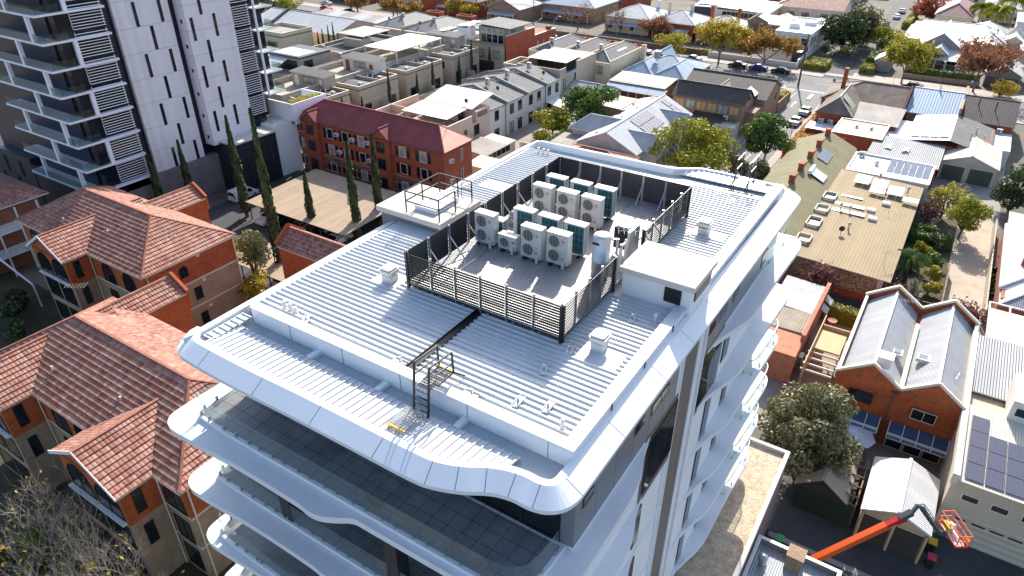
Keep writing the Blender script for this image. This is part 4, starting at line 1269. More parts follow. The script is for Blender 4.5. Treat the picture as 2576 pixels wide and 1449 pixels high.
# ================================================================ LEFT: BRICK APARTMENT HOUSES
def arched(h, side, c, a, z, w, hh): h.win(side, c, a, z, w, hh, 2, frame_black, win_glass, arch=True)
def brick_house(x0, x1, y0, y1, gables, lab, backstub, ridge_y, z=9.5, rise=3.2, hipx=True):
    h = House("brick_apartment_house", lab, "building", (x0 + x1) / 2, (y0 + y1) / 2, orange_brick, tile_mix, trim_cream)
    h.walls(x0, x1, y0, y1, 6.4, z); h.walls(x0, x1, y0, y1, 0, 6.4, tan_brick, "lower_wall")
    mb = MB(); mb.box(x0 - 0.04, x1 + 0.04, y0 - 0.04, y1 + 0.04, 6.32, 6.5); mb.box(x0 - 0.04, x1 + 0.04, y0 - 0.04, y1 + 0.04, 3.3, 3.45); mb.build("string_course", trim_cream, h.root)
    h.gab(x0, x1, y0, y1, z, rise, 'x', ('hip', 'hip'), 0.35, tile=True, caps=tile_ridge)
    mb = MB()
    for x in (x0 - 0.28, x1 + 0.28): mb.box(x - 0.06, x + 0.06, y0 - 0.35, y1 + 0.35, z - 0.16, z - 0.02)
    for y in (y0 - 0.33, y1 + 0.33): mb.box(x0 - 0.35, x1 + 0.35, y - 0.06, y + 0.06, z - 0.16, z - 0.02)
    mb.build("gutter", trim_cream, h.root)
    for (gx0, gx1, gd, gr) in gables:
        yy = y0 - gd
        h.walls(gx0, gx1, yy, y0 + 0.2, 6.4, z); h.walls(gx0, gx1, yy, y0 + 0.2, 0, 6.4, tan_brick, "lower_wall")
        h.gab(gx0, gx1, yy, y0 + 2 * gd + 3.2, z, gr, 'y', ('gable', 'open'), 0.35, tile=True, caps=tile_ridge)
        mb = MB(); c = (gx0 + gx1) / 2
        mb.bar((gx0 - 0.4, yy - 0.38, z), (c, yy - 0.38, z + gr), 0.06, 0.28); mb.bar((c, yy - 0.38, z + gr), (gx1 + 0.4, yy - 0.38, z), 0.06, 0.28)
        mb.build("barge_board", trim_white, h.root)
        w = (gx1 - gx0 - 1.3) / 2
        for k in range(2): arched(h, 'S', yy - 0.01, gx0 + 0.45 + k * (w + 0.4), 6.6, w, 2.6)
        for k in range(2):
            for zz in (0.4, 3.6): h.win('S', yy - 0.01, gx0 + 0.45 + k * (w + 0.4), zz, w, 2.4, 1)
            MB().box(gx0 + 0.3 + k * (w + 0.4), gx0 + 0.6 + k * (w + 0.4) + w, yy - 0.35, yy - 0.02, 6.45, 6.6).build("balcony_rail", trim_white, h.root)
        h.win('E', gx1 + 0.01, yy + 0.7, 7.0, 0.7, 2.0, 1); h.win('E', gx1 + 0.01, yy + 0.7, 3.8, 0.7, 2.0, 1)
        mb = MB(); mb.tube([(gx1 + 0.15, y0 - 0.12, z - 0.1), (gx1 + 0.15, y0 - 0.12, 0)], 0.06, 6); mb.build("downpipe", trim_cream, h.root)
    mb = MB(); mb.tube([(x1 + 0.1, y1 - 0.15, z - 0.1), (x1 + 0.1, y1 - 0.15, 0)], 0.06, 6); mb.tube([(x1 + 0.1, y0 + 0.3, z - 0.1), (x1 + 0.1, y0 + 0.3, 0)], 0.06, 6); mb.build("downpipe", trim_cream, h.root)
    for (sx0, sx1, sd) in backstub:
        h.walls(sx0, sx1, y1 - 0.2, y1 + sd, 0, z + 0.0); 
        h.gab(sx0, sx1, y1 - 2.5, y1 + sd - 0.05, z, 1.3, 'y', ('open', 'open'), 0.1, tile=True, caps=tile_ridge)
        mb = MB(); c = (sx0 + sx1) / 2
        mb.prism([(sx0 - 0.1, y1 + sd - 0.02), (sx1 + 0.1, y1 + sd - 0.02), (sx1 + 0.1, y1 + sd + 0.28), (sx0 - 0.1, y1 + sd + 0.28)], 8.0, z + 0.25)
        for a, b, s in ((sx0 - 0.1, c, 1), (c, sx1 + 0.1, -1)):
            za, zb = (z + 0.2, z + 1.55) if s == 1 else (z + 1.55, z + 0.2)
            mb.bar((a, y1 + sd + 0.13, za), (b, y1 + sd + 0.13, zb), 0.3, 0.3)
        mb.poly([(sx0, y1 + sd + 0.2, z), (c, y1 + sd + 0.2, z + 1.4), (sx1, y1 + sd + 0.2, z)]); mb.poly([(sx0, y1 + sd + 0.02, z), (sx1, y1 + sd + 0.02, z), (c, y1 + sd + 0.02, z + 1.4)])
        mb.build("gable_parapet", orange_brick, h.root)
    for (px, py, pz) in ((x0 + (x1 - x0) * 0.3, y0 + 1.6, z + 0.9), (x0 + (x1 - x0) * 0.62, y0 + 2.3, z + 1.15), (x1 - 2.2, (y0 + y1) / 2 + 0.2, z + 1.05)):
        MB().tube([(px, py, pz - 0.2), (px, py, pz + 0.55)], 0.09, 8).build("vent_pipe", trim_white, h.root)
    return h
h1 = brick_house(-87.6, -63.6, 30.2, 41.0, [(-79.8, -73.4, 2.6, 2.1)], "orange brick house over tan brick, hipped tile roof, nearer the tower", [(-78.6, -74.6, 4.6)], 36)
for a in (-71.6, -67.8): arched(h1, 'S', 30.19, a, 6.5, 2.2, 2.4); h1.win('S', 30.19, a + 0.2, 3.6, 1.6, 2.0, 2)
arched(h1, 'S', 30.19, -86.3, 6.5, 2.2, 2.4)
h1.win('E', -63.59, 33.9, 7.3, 1.0, 1.3, 2, arch=True); h1.win('E', -63.59, 35.0, 4.1, 0.9, 1.5, 1); h1.win('E', -63.59, 35.0, 0.9, 0.9, 1.5, 1)
mb = MB()
for z in (8.9, 5.9, 2.6): mb.box(-63.6, -63.52, 36.2, 36.6, z, z + 0.35)
mb.build("wall_vent", trim_cream, h1.root)
h2 = brick_house(-62.0, -36.0, 15.2, 26.0, [(-60.8, -54.6, 2.6, 2.1), (-46.4, -39.0, 2.6, 2.1)], "large orange brick house with two gabled wings, in front beside the white building", [(-61.2, -57.2, 4.6)], 20)
for a in (-53.0, -49.8): arched(h2, 'S', 15.19, a, 6.5, 2.2, 2.4); h2.win('S', 15.19, a + 0.2, 3.6, 1.6, 2.0, 2)
for a in (-38.6,): arched(h2, 'S', 15.19, a, 6.5, 2.2, 2.4); h2.win('S', 15.19, a + 0.2, 3.4, 1.8, 2.3, 2); h2.win('S', 15.19, a + 0.2, 0.4, 1.8, 2.3, 2)
aerial((-58.6, 22.2, 11.6), 2.6, "tall television aerial on the tiled roof of the front brick house", 0.7, 7, 1.6, dark_metal)
# third stub of the same kind beyond the white building's edge
h3 = House("brick_garage", "small orange brick outbuilding with short tiled gable roof between the white building and the carports", "building", -54, 44.5, orange_brick, tile_mix, trim_cream)
h3.walls(-58.2, -48.0, 42.7, 46.4, 0, 9.0); h3.gab(-58.0, -48.0, 42.7, 46.4, 9.0, 1.5, 'x', ('open', 'gable'), 0.25, tile=True, caps=tile_ridge)
mb = MB(); mb.bar((-58.3, 42.5, 9.2), (-58.3, 44.55, 10.75), 0.35, 0.35); mb.bar((-58.3, 44.55, 10.75), (-58.3, 46.6, 9.2), 0.35, 0.35); mb.poly([(-58.42, 42.6, 9), (-58.42, 44.55, 10.6), (-58.42, 46.5, 9)][::-1]); mb.poly([(-58.2, 42.6, 9), (-58.2, 44.55, 10.6), (-58.2, 46.5, 9)]); mb.build("gable_parapet", orange_brick, h3.root)
# far-left brick building with white veranda
h4 = House("brick_terrace", "brown brick building with white timber veranda at the far left edge", "building", -100, 30, Mbrick("rust_brick", (0.3, 0.1, 0.05), (0.2, 0.1, 0.07)), tile_mix, trim_white)
h4.walls(-112, -96.2, 26, 36, 0, 8.6); h4.gab(-112, -95.4, 25, 36.5, 8.6, 2.2, 'x', ('hip', 'hip'), 0.5, caps=tile_ridge)
for z in (2.9, 5.9):
    mb = MB(); mb.box(-96.2, -93.9, 27, 35, z - 0.2, z); mb.build("veranda_floor", trim_white, h4.root)
    mb = MB(); mb.box(-94.0, -93.94, 27, 35, z + 0.95, z + 1.02)
    for k in range(33): mb.box(-93.99, -93.95, 27 + k * 0.25, 27.04 + k * 0.25, z, z + 0.95)
    mb.build("veranda_rail", trim_white, h4.root)
for y in (27, 29.6, 32.2, 34.8): MB().box(-94.02, -93.86, y, y + 0.16, 0, 8.6).build("veranda_post", trim_white, h4.root)
mb = MB(); mb.bar((-84.2, 27.7, 3.0), (-95.0, 27.7, 5.2), 0.16, 0.16); mb.bar((-84.2, 27.7, 0), (-84.2, 27.7, 3.0), 0.16, 0.16)
tag(mb.build("pergola_beam", trim_white), "white pergola beam running from the veranda to a post beside the brick house", "pergola")

# ================================================================ LEFT: RED BRICK FLATS
h = House("brick_flats", "three-storey red brick flats with maroon metal roof", "building", -75.5, 78.6, red_brick, maroon, trim_dark)
FX0, FX1, FY0, FY1 = -91.0, -60.4, 75.2, 82.0
h.walls(FX0, FX1, FY0, FY1, 3.4, 8.95); h.walls(FX0, FX1, FY0, FY1, 0, 3.4, M("banded_brick", (0.19, 0.09, 0.05), 0.9, 0, 0.3, 0.4), "lower_wall")
mb = MB()
for z in (3.38, 0.9, 2.2): mb.box(FX0 - 0.03, FX1 + 0.03, FY0 - 0.05, FY1 + 0.03, z, z + 0.14)
mb.build("string_course", M("sandy_band", (0.42, 0.26, 0.15), 0.8), h.root)
h.gab(FX0, FX1, FY0, FY1, 8.95, 2.6, 'x', ('hip', 'hip'), 0.3)
mb = MB(); mb.poly([(FX1 + 0.31, FY0 - 0.3, 9.0), (FX1 + 0.31, FY1 + 0.3, 9.0), (FX1 - 3.38, (FY0 + FY1) / 2, 11.6)]); mb.build("end_hip_sheet", M("pink_yellow_sheet", (0.5, 0.22, 0.16), 0.45, 0.1, 0.1, 0.5, 'corr', 0.2, 0.6), h.root)
for gx in (-87.6, -72.3):
    h.walls(gx - 1.7, gx + 1.7, FY0 - 0.55, FY0 + 0.1, 0, 8.9)
    h.gab(gx - 1.7, gx + 1.7, FY0 - 0.55, FY0 + 2.0, 8.9, 1.6, 'y', ('gable', 'open'), 0.12)
    for z in (4.0, 6.7): h.win('S', FY0 - 0.56, gx - 0.8, z, 1.6, 1.7, 2)
    h.win('S', FY0 - 0.56, gx - 0.8, 0.2, 1.6, 2.4, 2)
for wx in (-84.3, -80.9, -77.5, -69.0, -65.0, -90.6):
    for z in (0.9, 3.9, 6.6):
        h.win('S', FY0 - 0.01, wx, z, 1.3, 1.7, 1, trim_white, win_warm if (int(wx) + int(z)) % 2 else win_glass)
        h.win('S', FY0 - 0.01, wx - 0.75, z, 0.5, 1.7, 1); h.win('S', FY0 - 0.01, wx + 1.55, z, 0.5, 1.7, 1)
for (ax, z) in ((-82.3, 7.4), (-82.1, 4.5), (-78.9, 7.2), (-75.7, 7.3), (-75.6, 4.4), (-74.9, 1.4)):
    mb = MB(); mb.box(ax, ax + 0.75, FY0 - 0.5, FY0 - 0.02, z, z + 0.55, 0); mb.box(ax + 0.08, ax + 0.67, FY0 - 0.515, FY0 - 0.5, z + 0.08, z + 0.47, 1)
    mb.build("window_air_conditioner", [trim_white, grey_pnl], h.root)
for z in (7.0, 3.9):
    mb = MB(); mb.box(FX1 + 0.02, FX1 + 0.5, 76.2, 76.95, z, z + 0.55, 0); mb.box(FX1 + 0.5, FX1 + 0.515, 76.28, 76.87, z + 0.08, z + 0.47, 1); mb.build("window_air_conditioner", [trim_white, grey_pnl], h.root)
    h.win('E', FX1 + 0.01, 79.2, z - 0.5, 0.45, 1.8, 1, trim_white)
mb = MB(); mb.tube([(FX1 - 2.2, 78.6, 10.6), (FX1 - 1.8, 78.6, 11.6)], 0.04, 5); mb.build("vent_pipe", dark_metal, h.root)

# carports
def carport(x0, x1, y0, y1, z, lab, grp, zs=None, mat=None, posts=4):
    t = thing("carport", lab, "carport", ((x0 + x1) / 2, (y0 + y1) / 2, 0), grp)
    zs = zs or (z, z, z, z)
    p = [Vector((x0, y0, zs[0])), Vector((x1, y0, zs[1])), Vector((x1, y1, zs[2])), Vector((x0, y1, zs[3]))]; d = Vector((0, 0, 0.12))
    mb = MB(); mb.poly(p, 0); mb.poly([q - d for q in reversed(p)], 1)
    for i in range(4): mb.poly([p[i] - d, p[(i + 1) % 4] - d, p[(i + 1) % 4], p[i]], 1)
    mb.build("roof", [mat or beige_sheet, trim_dark], t)
    for i in range(posts + 1):
        x = x0 + 0.3 + (x1 - x0 - 0.6) * i / posts
        for y in (y0 + 0.4, y1 - 0.4): MB().box(x - 0.06, x + 0.06, y - 0.06, y + 0.06, 0, min(zs) - 0.12).build("post", trim_dark, t)
    return t
carport(-82.6, -62.8, 56.5, 70.3, 3.0, "large beige corrugated carport beyond the cypresses, before the red flats", "beige carports", (2.9, 2.9, 3.3, 3.3))
carport(-71.2, -60.4, 43.9, 49.6, 3.0, "smaller beige corrugated carport at the end of the brick house", "beige carports")

# car park floor and yards
def sheet(name, x0, x1, y0, y1, z, mat):
    return struct(_sheet(name, x0, x1, y0, y1, z, mat))
def _sheet(name, x0, x1, y0, y1, z, mat):
    mb = MB(); mb.poly([(x0, y0, z), (x1, y0, z), (x1, y1, z), (x0, y1, z)]); return mb.build(name, mat, loc=(x0, y0, 0))
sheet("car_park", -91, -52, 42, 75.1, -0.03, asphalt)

# ================================================================ MIDDLE: TOWNHOUSE ROWS
def rooftop_ac(x, y, z, lab, rot=0.0, tall=True):
    global acr
    k = 'acr2' if tall else 'acr1'
    p = globals().get(k)
    if p is None:
        p = ac_unit(0.95, 0.36, 1.3, 2) if tall else ac_unit(0.9, 0.36, 0.72, 1)
        p["group"] = "air conditioners on neighbouring roofs"; globals()[k] = p
    return place(p, (x, y, z), rot, lab)
def dish(x, y, z, lab, rot=0.0):
    mb = MB(); mb.tube([(0, 0, 0), (0, 0, 0.6)], 0.03, 5)
    for k in range(12):
        a = 2 * PI * k / 12; b = 2 * PI * (k + 1) / 12; r = 0.38
        A = Vector((r * math.cos(a), -0.12, 0.75 + r * math.sin(a))); B = Vector((r * math.cos(b), -0.12, 0.75 + r * math.sin(b)))
        mb.poly([(0, 0, 0.75), tuple(B), tuple(A)]); mb.poly([(0, 0.02, 0.75), tuple(A), tuple(B)])
    mb.tube([(0, 0, 0.5), (0, -0.4, 0.75)], 0.015, 4)
    o = mb.build("satellite_dish", dark_metal, loc=(0, 0, 0)); o.location = (x, y, z); o.rotation_euler = (0, 0, rot)
    return tag(o, lab, "satellite dish", "satellite dishes on roofs")

# pinkish house next to the red flats
h = House("townhouse", "pinkish rendered townhouse with roof terrace and white ribbed pergola behind the red flats", "building", -79, 95, pink_rend, cream_sheet, trim_cream)
h.walls(-87.5, -70.8, 88.5, 102, 0, 5.4)
mb = MB()
for q in ((-87.5, -70.8, 88.5, 88.72), (-87.5, -87.28, 88.72, 102), (-71.02, -70.8, 88.72, 96.6), (-87.28, -82.3, 94.2, 94.4), (-82.5, -82.3, 88.72, 97.8)): mb.box(*q, 5.4, 6.8)
mb.build("parapet", pink_rend, h.root)
mb = MB()
for q in ((-87.53, -70.77, 88.47, 88.72), (-87.53, -87.28, 88.72, 102), (-71.02, -70.77, 88.72, 96.6)): mb.box(*q, 6.8, 6.85)
mb.build("capping", trim_cream, h.root)
h.walls(-82, -70.8, 97.8, 102, 5.4, 7.3, name="upper_wall")
h.slope(-82.3, -71.4, 97.4, 104.4, (7.7, 7.7, 8.9, 8.9), M("cream_tray_roof", (0.58, 0.54, 0.47), 0.5, 0, 0.05, 0.5), name="upper_roof")
h.slope(-81.6, -71.6, 90.4, 96.2, (7.7, 7.7, 8.05, 8.05), M("pergola_white_sheet", (0.72, 0.71, 0.66), 0.45, 0, 0.05, 0.5, 'trap', 0.3, 1.0), name="pergola_roof", edge=trim_dark)
for x in (-81.3, -76.5, -71.9):
    for y in (90.7, 95.9): MB().box(x - .06, x + .06, y - .06, y + .06, 5.4, 7.7).build("pergola_post", trim_dark, h.root)
mb = MB(); mb.box(-81.2, -74, 96.3, 96.5, 5.4, 7.5, 0); mb.box(-73.6, -72.4, 96.25, 96.3, 5.4, 7.4, 1); mb.box(-80, -76, 96.24, 96.3, 5.6, 7.2, 1); mb.build("terrace_wall", [trim_white, win_glass], h.root)
h.win('E', -70.79, 91.3, 2.4, 0.6, 1.6, 1); h.win('E', -70.79, 94.0, 3.0, 0.9, 1.9, 1); h.win('E', -70.79, 97.0, 3.1, 1.6, 1.9, 2)
mb = MB(); mb.box(-70.95, -70.78, 98.2, 101.2, 5.7, 7.0, 0); mb.build("loggia_shade_panel", M("loggia_shade", (0.2, 0.13, 0.1), 0.9), h.root)  # flat dark panel on the wall, its colour standing for shade inside the loggia
mb = MB(); mb.box(-70.98, -70.7, 98.0, 101.4, 5.45, 6.1); mb.build("loggia_parapet", pink_rend, h.root)
rooftop_ac(-84.5, 99.2, 5.4, "air conditioner on the pink house terrace by the white roof", 0, False)
dish(-73.4, 98.6, 7.9, "dark satellite dish on the pink house roof"); aerial((-77.5, 90.0, 6.8), 1.0, "low aerial above the pink house parapet", 0.3, 7, 1.5)
# lean-to roofs between the pink house and the white building
h = House("lean_to", "low cream lean-to with clear corrugated roof at the foot of the pink house", "shed", -66.5, 94, cream_rend, old_grey, trim_cream)
h.walls(-69.0, -63.9, 90.7, 99.8, 0, 2.8); h.slope(-69.3, -63.6, 90.4, 97.0, (3.3, 2.9, 2.9, 3.3)); h.slope(-69.0, -63.8, 97.0, 100.0, (3.1, 2.8, 2.8, 3.1), cream_sheet)
for k in range(5): h.win('E', -63.89, 91.2 + k * 1.4, 1.6, 1.2, 1.0, 1)
h = House("shed", "cream shed with pale flat roof beside the red flats' end wall", "shed", -62, 88.6, cream_rend, cream_sheet, trim_cream)
h.walls(-64.4, -59.2, 86.4, 90.0, 0, 2.6); h.slope(-64.7, -59, 86, 90.3, (2.7, 2.7, 3.0, 3.0))
h = House("shed", "small gabled shed with pale roof and terracotta lean-to behind the roof edge", "shed", -56, 92, terracotta, cream_sheet, trim_cream)
h.walls(-58, -54.4, 90, 96, 0, 2.4); h.gab(-58, -54.4, 90, 96, 2.4, 1.0, 'y', ('gable', 'gable'), 0.2)

# white terrace of three and a half houses with party walls
h = House("terrace_row", "off-white two-storey terrace with grey roofs split by raised party walls", "building", -77.5, 115, white_rend2, grey_sheet, trim_white)
h.walls(-84.6, -70.8, 102, 128.3, 0, 6.5)
for i, (a, b) in enumerate(((102.0, 107.1), (107.4, 114.3), (114.6, 121.7), (122.0, 128.3))):
    sl = [(-70.5, 6.45), (-77.9, 8.2), (-84.9, 6.6)]
    mb = MB()
    for (xa, za), (xb, zb) in zip(sl, sl[1:]):
        q = [(xa, a, za), (xa, b, za), (xb, b, zb), (xb, a, zb)]
        mb.poly(q); mb.poly([(x, y, z - 0.12) for x, y, z in q[::-1]])
        mb.poly([(xa, a, za), (xb, a, zb), (xb, a, zb - .12), (xa, a, za - .12)])
        mb.poly([(xa, b, za), (xb, b, zb), (xb, b, zb - .12), (xa, b, za - .12)][::-1])
    mb.build("roof", grey_sheet, h.root)
for y in (107.1, 114.3, 121.7):
    mb = MB()
    for (xa, za), (xb, zb) in (((-70.4, 6.7), (-78.0, 8.7)), ((-78.0, 8.7), (-84.8, 7.1))):
        mb.bar((xa, y + 0.14, za - 0.1), (xb, y + 0.14, zb - 0.1), 0.28, 0.55)
    mb.build("party_wall", M("grey_parapet", (0.30, 0.285, 0.26), 0.8), h.root)
mb = MB()
for y in (107.2, 121.8): mb.tube([(-70.7, y, 6.4), (-70.7, y, 0)], 0.07, 6)
mb.build("downpipe", trim_dark, h.root)
for k, y in enumerate((103.6, 108.7, 111.6, 115.6, 118.7, 122.8, 125.9)):
    h.win('E', -70.79, y, 3.9, 1.3, 1.9, 1); 
    h.win('E', -70.79, y - 0.1, 0.2, 1.5, 2.2, 2, None, win_warm if k % 3 == 1 else None, "glazed_door")
mb = MB(); mb.box(-71, -70.72, 102, 128.3, 3.1, 3.2); mb.build("string_course", trim_white, h.root)
for y, x in ((109.8, -77.2), (117.0, -77.4), (124.6, -77.0)): rooftop_ac(x, y, 8.15, "tall air conditioner standing on the terrace roof, one per white house", 0.0)
dish(-74.0, 109.5, 7.5, "small dark dish on the nearest white terrace roof"); dish(-73.0, 124.8, 7.2, "pale dish on the far white terrace roof")
for y in (111.2, 118.6): aerial((-75.5, y, 7.6), 1.4, "thin aerial on a grey roof of the white terrace", 0.4, 5, 0.9)
t = thing("shade_sail", "pair of white fabric awnings below the far white terrace houses", "awning", (-69, 125, 0))
for a, b in ((121.9, 124.6), (124.8, 127.8)):
    mb = MB(); q = [(-70.7, a, 3.0), (-67.2, a, 2.4), (-67.2, b, 2.4), (-70.7, b, 3.0)]; mb.poly(q); mb.poly([(x, y, z - 0.04) for x, y, z in q[::-1]]); mb.build("canopy", trim_white, t)
for y in (122, 127.6): MB().box(-67.3, -67.2, y, y + 0.1, 0, 2.4).build("post", trim_dark, t)

# cream house with roof terrace
h = House("townhouse", "cream townhouse with ribbed pergola over a dark rooftop loggia", "building", -76.5, 134, M("warm_tan_render", (0.45, 0.37, 0.28), 0.9, 0, 0.05), cream_sheet, trim_cream)
h.walls(-82.0, -71.3, 128.5, 145.0, 0, 5.8); h.walls(-82, -71.3, 137.2, 145, 5.8, 8.2, name="upper_wall")
mb = MB(); mb.box(-82.0, -71.3, 128.5, 128.75, 5.8, 7.9); mb.box(-82, -81.75, 128.75, 137.2, 5.8, 7.9); mb.box(-71.55, -71.3, 128.75, 131.2, 5.8, 7.9); mb.box(-71.55, -71.3, 131.2, 136, 5.8, 6.6); mb.box(-71.55, -71.3, 136, 137.2, 5.8, 8.2); mb.build("parapet", M("warm_tan_render2", (0.45, 0.37, 0.28), 0.9, 0, 0.05), h.root)
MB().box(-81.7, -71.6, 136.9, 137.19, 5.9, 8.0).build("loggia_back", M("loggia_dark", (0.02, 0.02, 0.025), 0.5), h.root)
MB().box(-71.5, -71.25, 131.4, 135.9, 6.6, 6.75).build("blue_rail", blue_film, h.root)
h.slope(-81.6, -72.0, 132.5, 139.8, (8.45, 8.45, 8.75, 8.75), globals()['bpy'].data.materials["pergola_white_sheet"], name="pergola_roof", edge=trim_dark)
for x in (-81.3, -72.2): MB().box(x - .07, x + .07, 132.7, 132.84, 5.8, 8.4).build("pergola_post", trim_dark, h.root)
h.flat(-86, -82.0, 129.5, 136.5, 6.2, 1.0); h.walls(-86, -82, 129.5, 136.5, 0, 5.9)
rooftop_ac(-83.4, 133.0, 6.2, "air conditioner behind the low cream parapet left of the rooftop loggia", 0, False)
h.win('E', -71.29, 130.2, 3.4, 0.9, 2.2, 1, None, win_warm); h.win('E', -71.29, 135.0, 4.2, 0.6, 1.8, 1)

# cream row with three grey hipped roofs
h = House("terrace_row", "cream terrace of three hipped grey roofs with parapets between, near the far street", "building", -78, 153, cream_rend, grey_sheet, trim_cream)
h.walls(-89.2, -67.5, 145.2, 163.5, 0, 6.2)
for x0, x1 in ((-89.2, -82.3), (-82.1, -75.2), (-75.0, -67.7)):
    h.gab(x0 + 0.1, x1 - 0.1, 145.6, 163.2, 6.25, 1.9, 'y', ('hip', 'hip'), 0.0, caps=trim_cream)
mb = MB()
for x in (-89.3, -82.3, -75.2, -67.75): mb.box(x, x + 0.25, 145.2, 163.6, 6.2, 6.85)
mb.box(-89.2, -75.2, 145.1, 145.3, 6.2, 6.7); mb.build("parapet", cream_rend, h.root)
for x in (-73.8, -71.0): h.win('S', 145.19, x, 3.6, 1.5, 1.9, 2, None, win_warm)
mb = MB(); mb.poly([(-70.9, 153.0, 7.6), (-70.4, 153.0, 7.45), (-70.4, 157.5, 7.45), (-70.9, 157.5, 7.6)]); mb.poly([(-69.9, 153, 7.2), (-69.4, 153, 7.06), (-69.4, 157.5, 7.06), (-69.9, 157.5, 7.2)]); 
for q in list(mb.v): pass
mb.build("skylight", trim_white, h.root).location.z += 0.18
for x in (-86, -79, -73.0): rooftop_ac(x, 149.8, 7.6, "tall air conditioner on a hipped grey roof of the cream terrace", 0)
for x in (-87.5, -80.5, -73.5):
    mb = MB()
    for q in ((x, x + 5.0, 164.0, 164.25), (x, x + 5.0, 166.4, 166.65), (x, x + 0.25, 164.25, 166.4), (x + 4.75, x + 5, 164.25, 166.4), (x + 2.4, x + 2.65, 164.25, 166.4)): mb.box(*q, 0, 6.3)
    mb.build("brick_porch", red_brick, h.root)
# red brick block with glazed top storey
h = House("townhouse", "corner townhouse with long red brick side wall and glazed grey top room", "building", -101, 155, tan_rend, grey_sheet, trim_white)
h.walls(-107, -95.5, 144.8, 150.2, 0, 6.6); h.walls(-107, -95.5, 150.2, 169, 0, 6.4, red_brick, "brick_wall")
mb = MB(); mb.box(-95.8, -95.45, 144.8, 158.2, 0, 9.0); mb.box(-95.8, -95.45, 158.2, 169, 0, 7.0); mb.build("side_wall", red_brick, h.root)
mb = MB(); mb.box(-95.85, -95.4, 145.2, 158.2, 9.0, 9.08); mb.box(-95.85, -95.4, 158.2, 169, 7.0, 7.08); mb.build("capping", trim_white, h.root)
tr = h.walls(-104.5, -95.9, 146.5, 154, 6.6, 10.3, M("grey_olive_render", (0.24, 0.235, 0.2), 0.8), "top_room")
h.slope(-105.2, -95.0, 145.9, 156.5, (11.0, 10.6, 10.4, 10.8), grey_sheet, 0.15, "top_roof", trim_dark)
for k in range(4):
    h.win('S', 146.49, -103.9 + k * 1.7, 8.9, 1.6, 1.2, 1, trim_white, win_warm); h.win('S', 146.49, -103.9 + k * 1.7, 6.7, 1.6, 2.0, 1, trim_white)
h.win('E', -95.88, 147.5, 9.1, 2.4, 0.9, 2, trim_white)
mb = MB(); mb.box(-107, -95.9, 144.7, 144.85, 6.6, 7.2); mb.build("balcony_parapet", M("grey_olive2", (0.22, 0.215, 0.19), 0.8), h.root)
for x in (-103.6, -99.2): h.win('S', 144.78, x, 3.3, 1.9, 2.0, 2, None, win_warm)
MB().box(-105, -99, 144.72, 144.8, 0.1, 2.7).build("garage_door", door_brown, h.root)
for k in range(3): h.win('E', -95.44, 159.5 + k * 3, 3.8, 0.5, 1.6, 1, trim_white, win_warm)
MB().box(-96.6, -95.4, 165.5, 166.6, 7.08, 8.0).build("chimney", red_brick, h.root)
h = House("townhouse", "white rendered house with bright rooftop canopy left of the red brick block", "building", -110.5, 147, white_rend, zinc, trim_white)
h.walls(-114.5, -107.2, 140, 156, 0, 6.6); h.flat(-114.5, -107.2, 140, 156, 6.9, 0.5)
h.slope(-114.0, -110.8, 141, 146.5, (9.0, 9.4, 9.4, 9.0), white_pnl, 0.2, "canopy_roof"); h.slope(-111.6, -107.6, 147, 154, (9.6, 9.9, 9.9, 9.6), white_pnl, 0.2, "canopy_roof")
h.walls(-111, -108, 146.6, 150, 6.9, 9.2, name="upper_wall"); h.walls(-108, -107.4, 146.6, 147.2, 6.9, 9.8, name="canopy_pier")
mb = MB(); mb.box(-114, -113.8, 141, 141.2, 6.9, 9.1); mb.box(-111, -110.8, 141, 141.2, 6.9, 9.4); mb.build("canopy_post", trim_white, h.root)

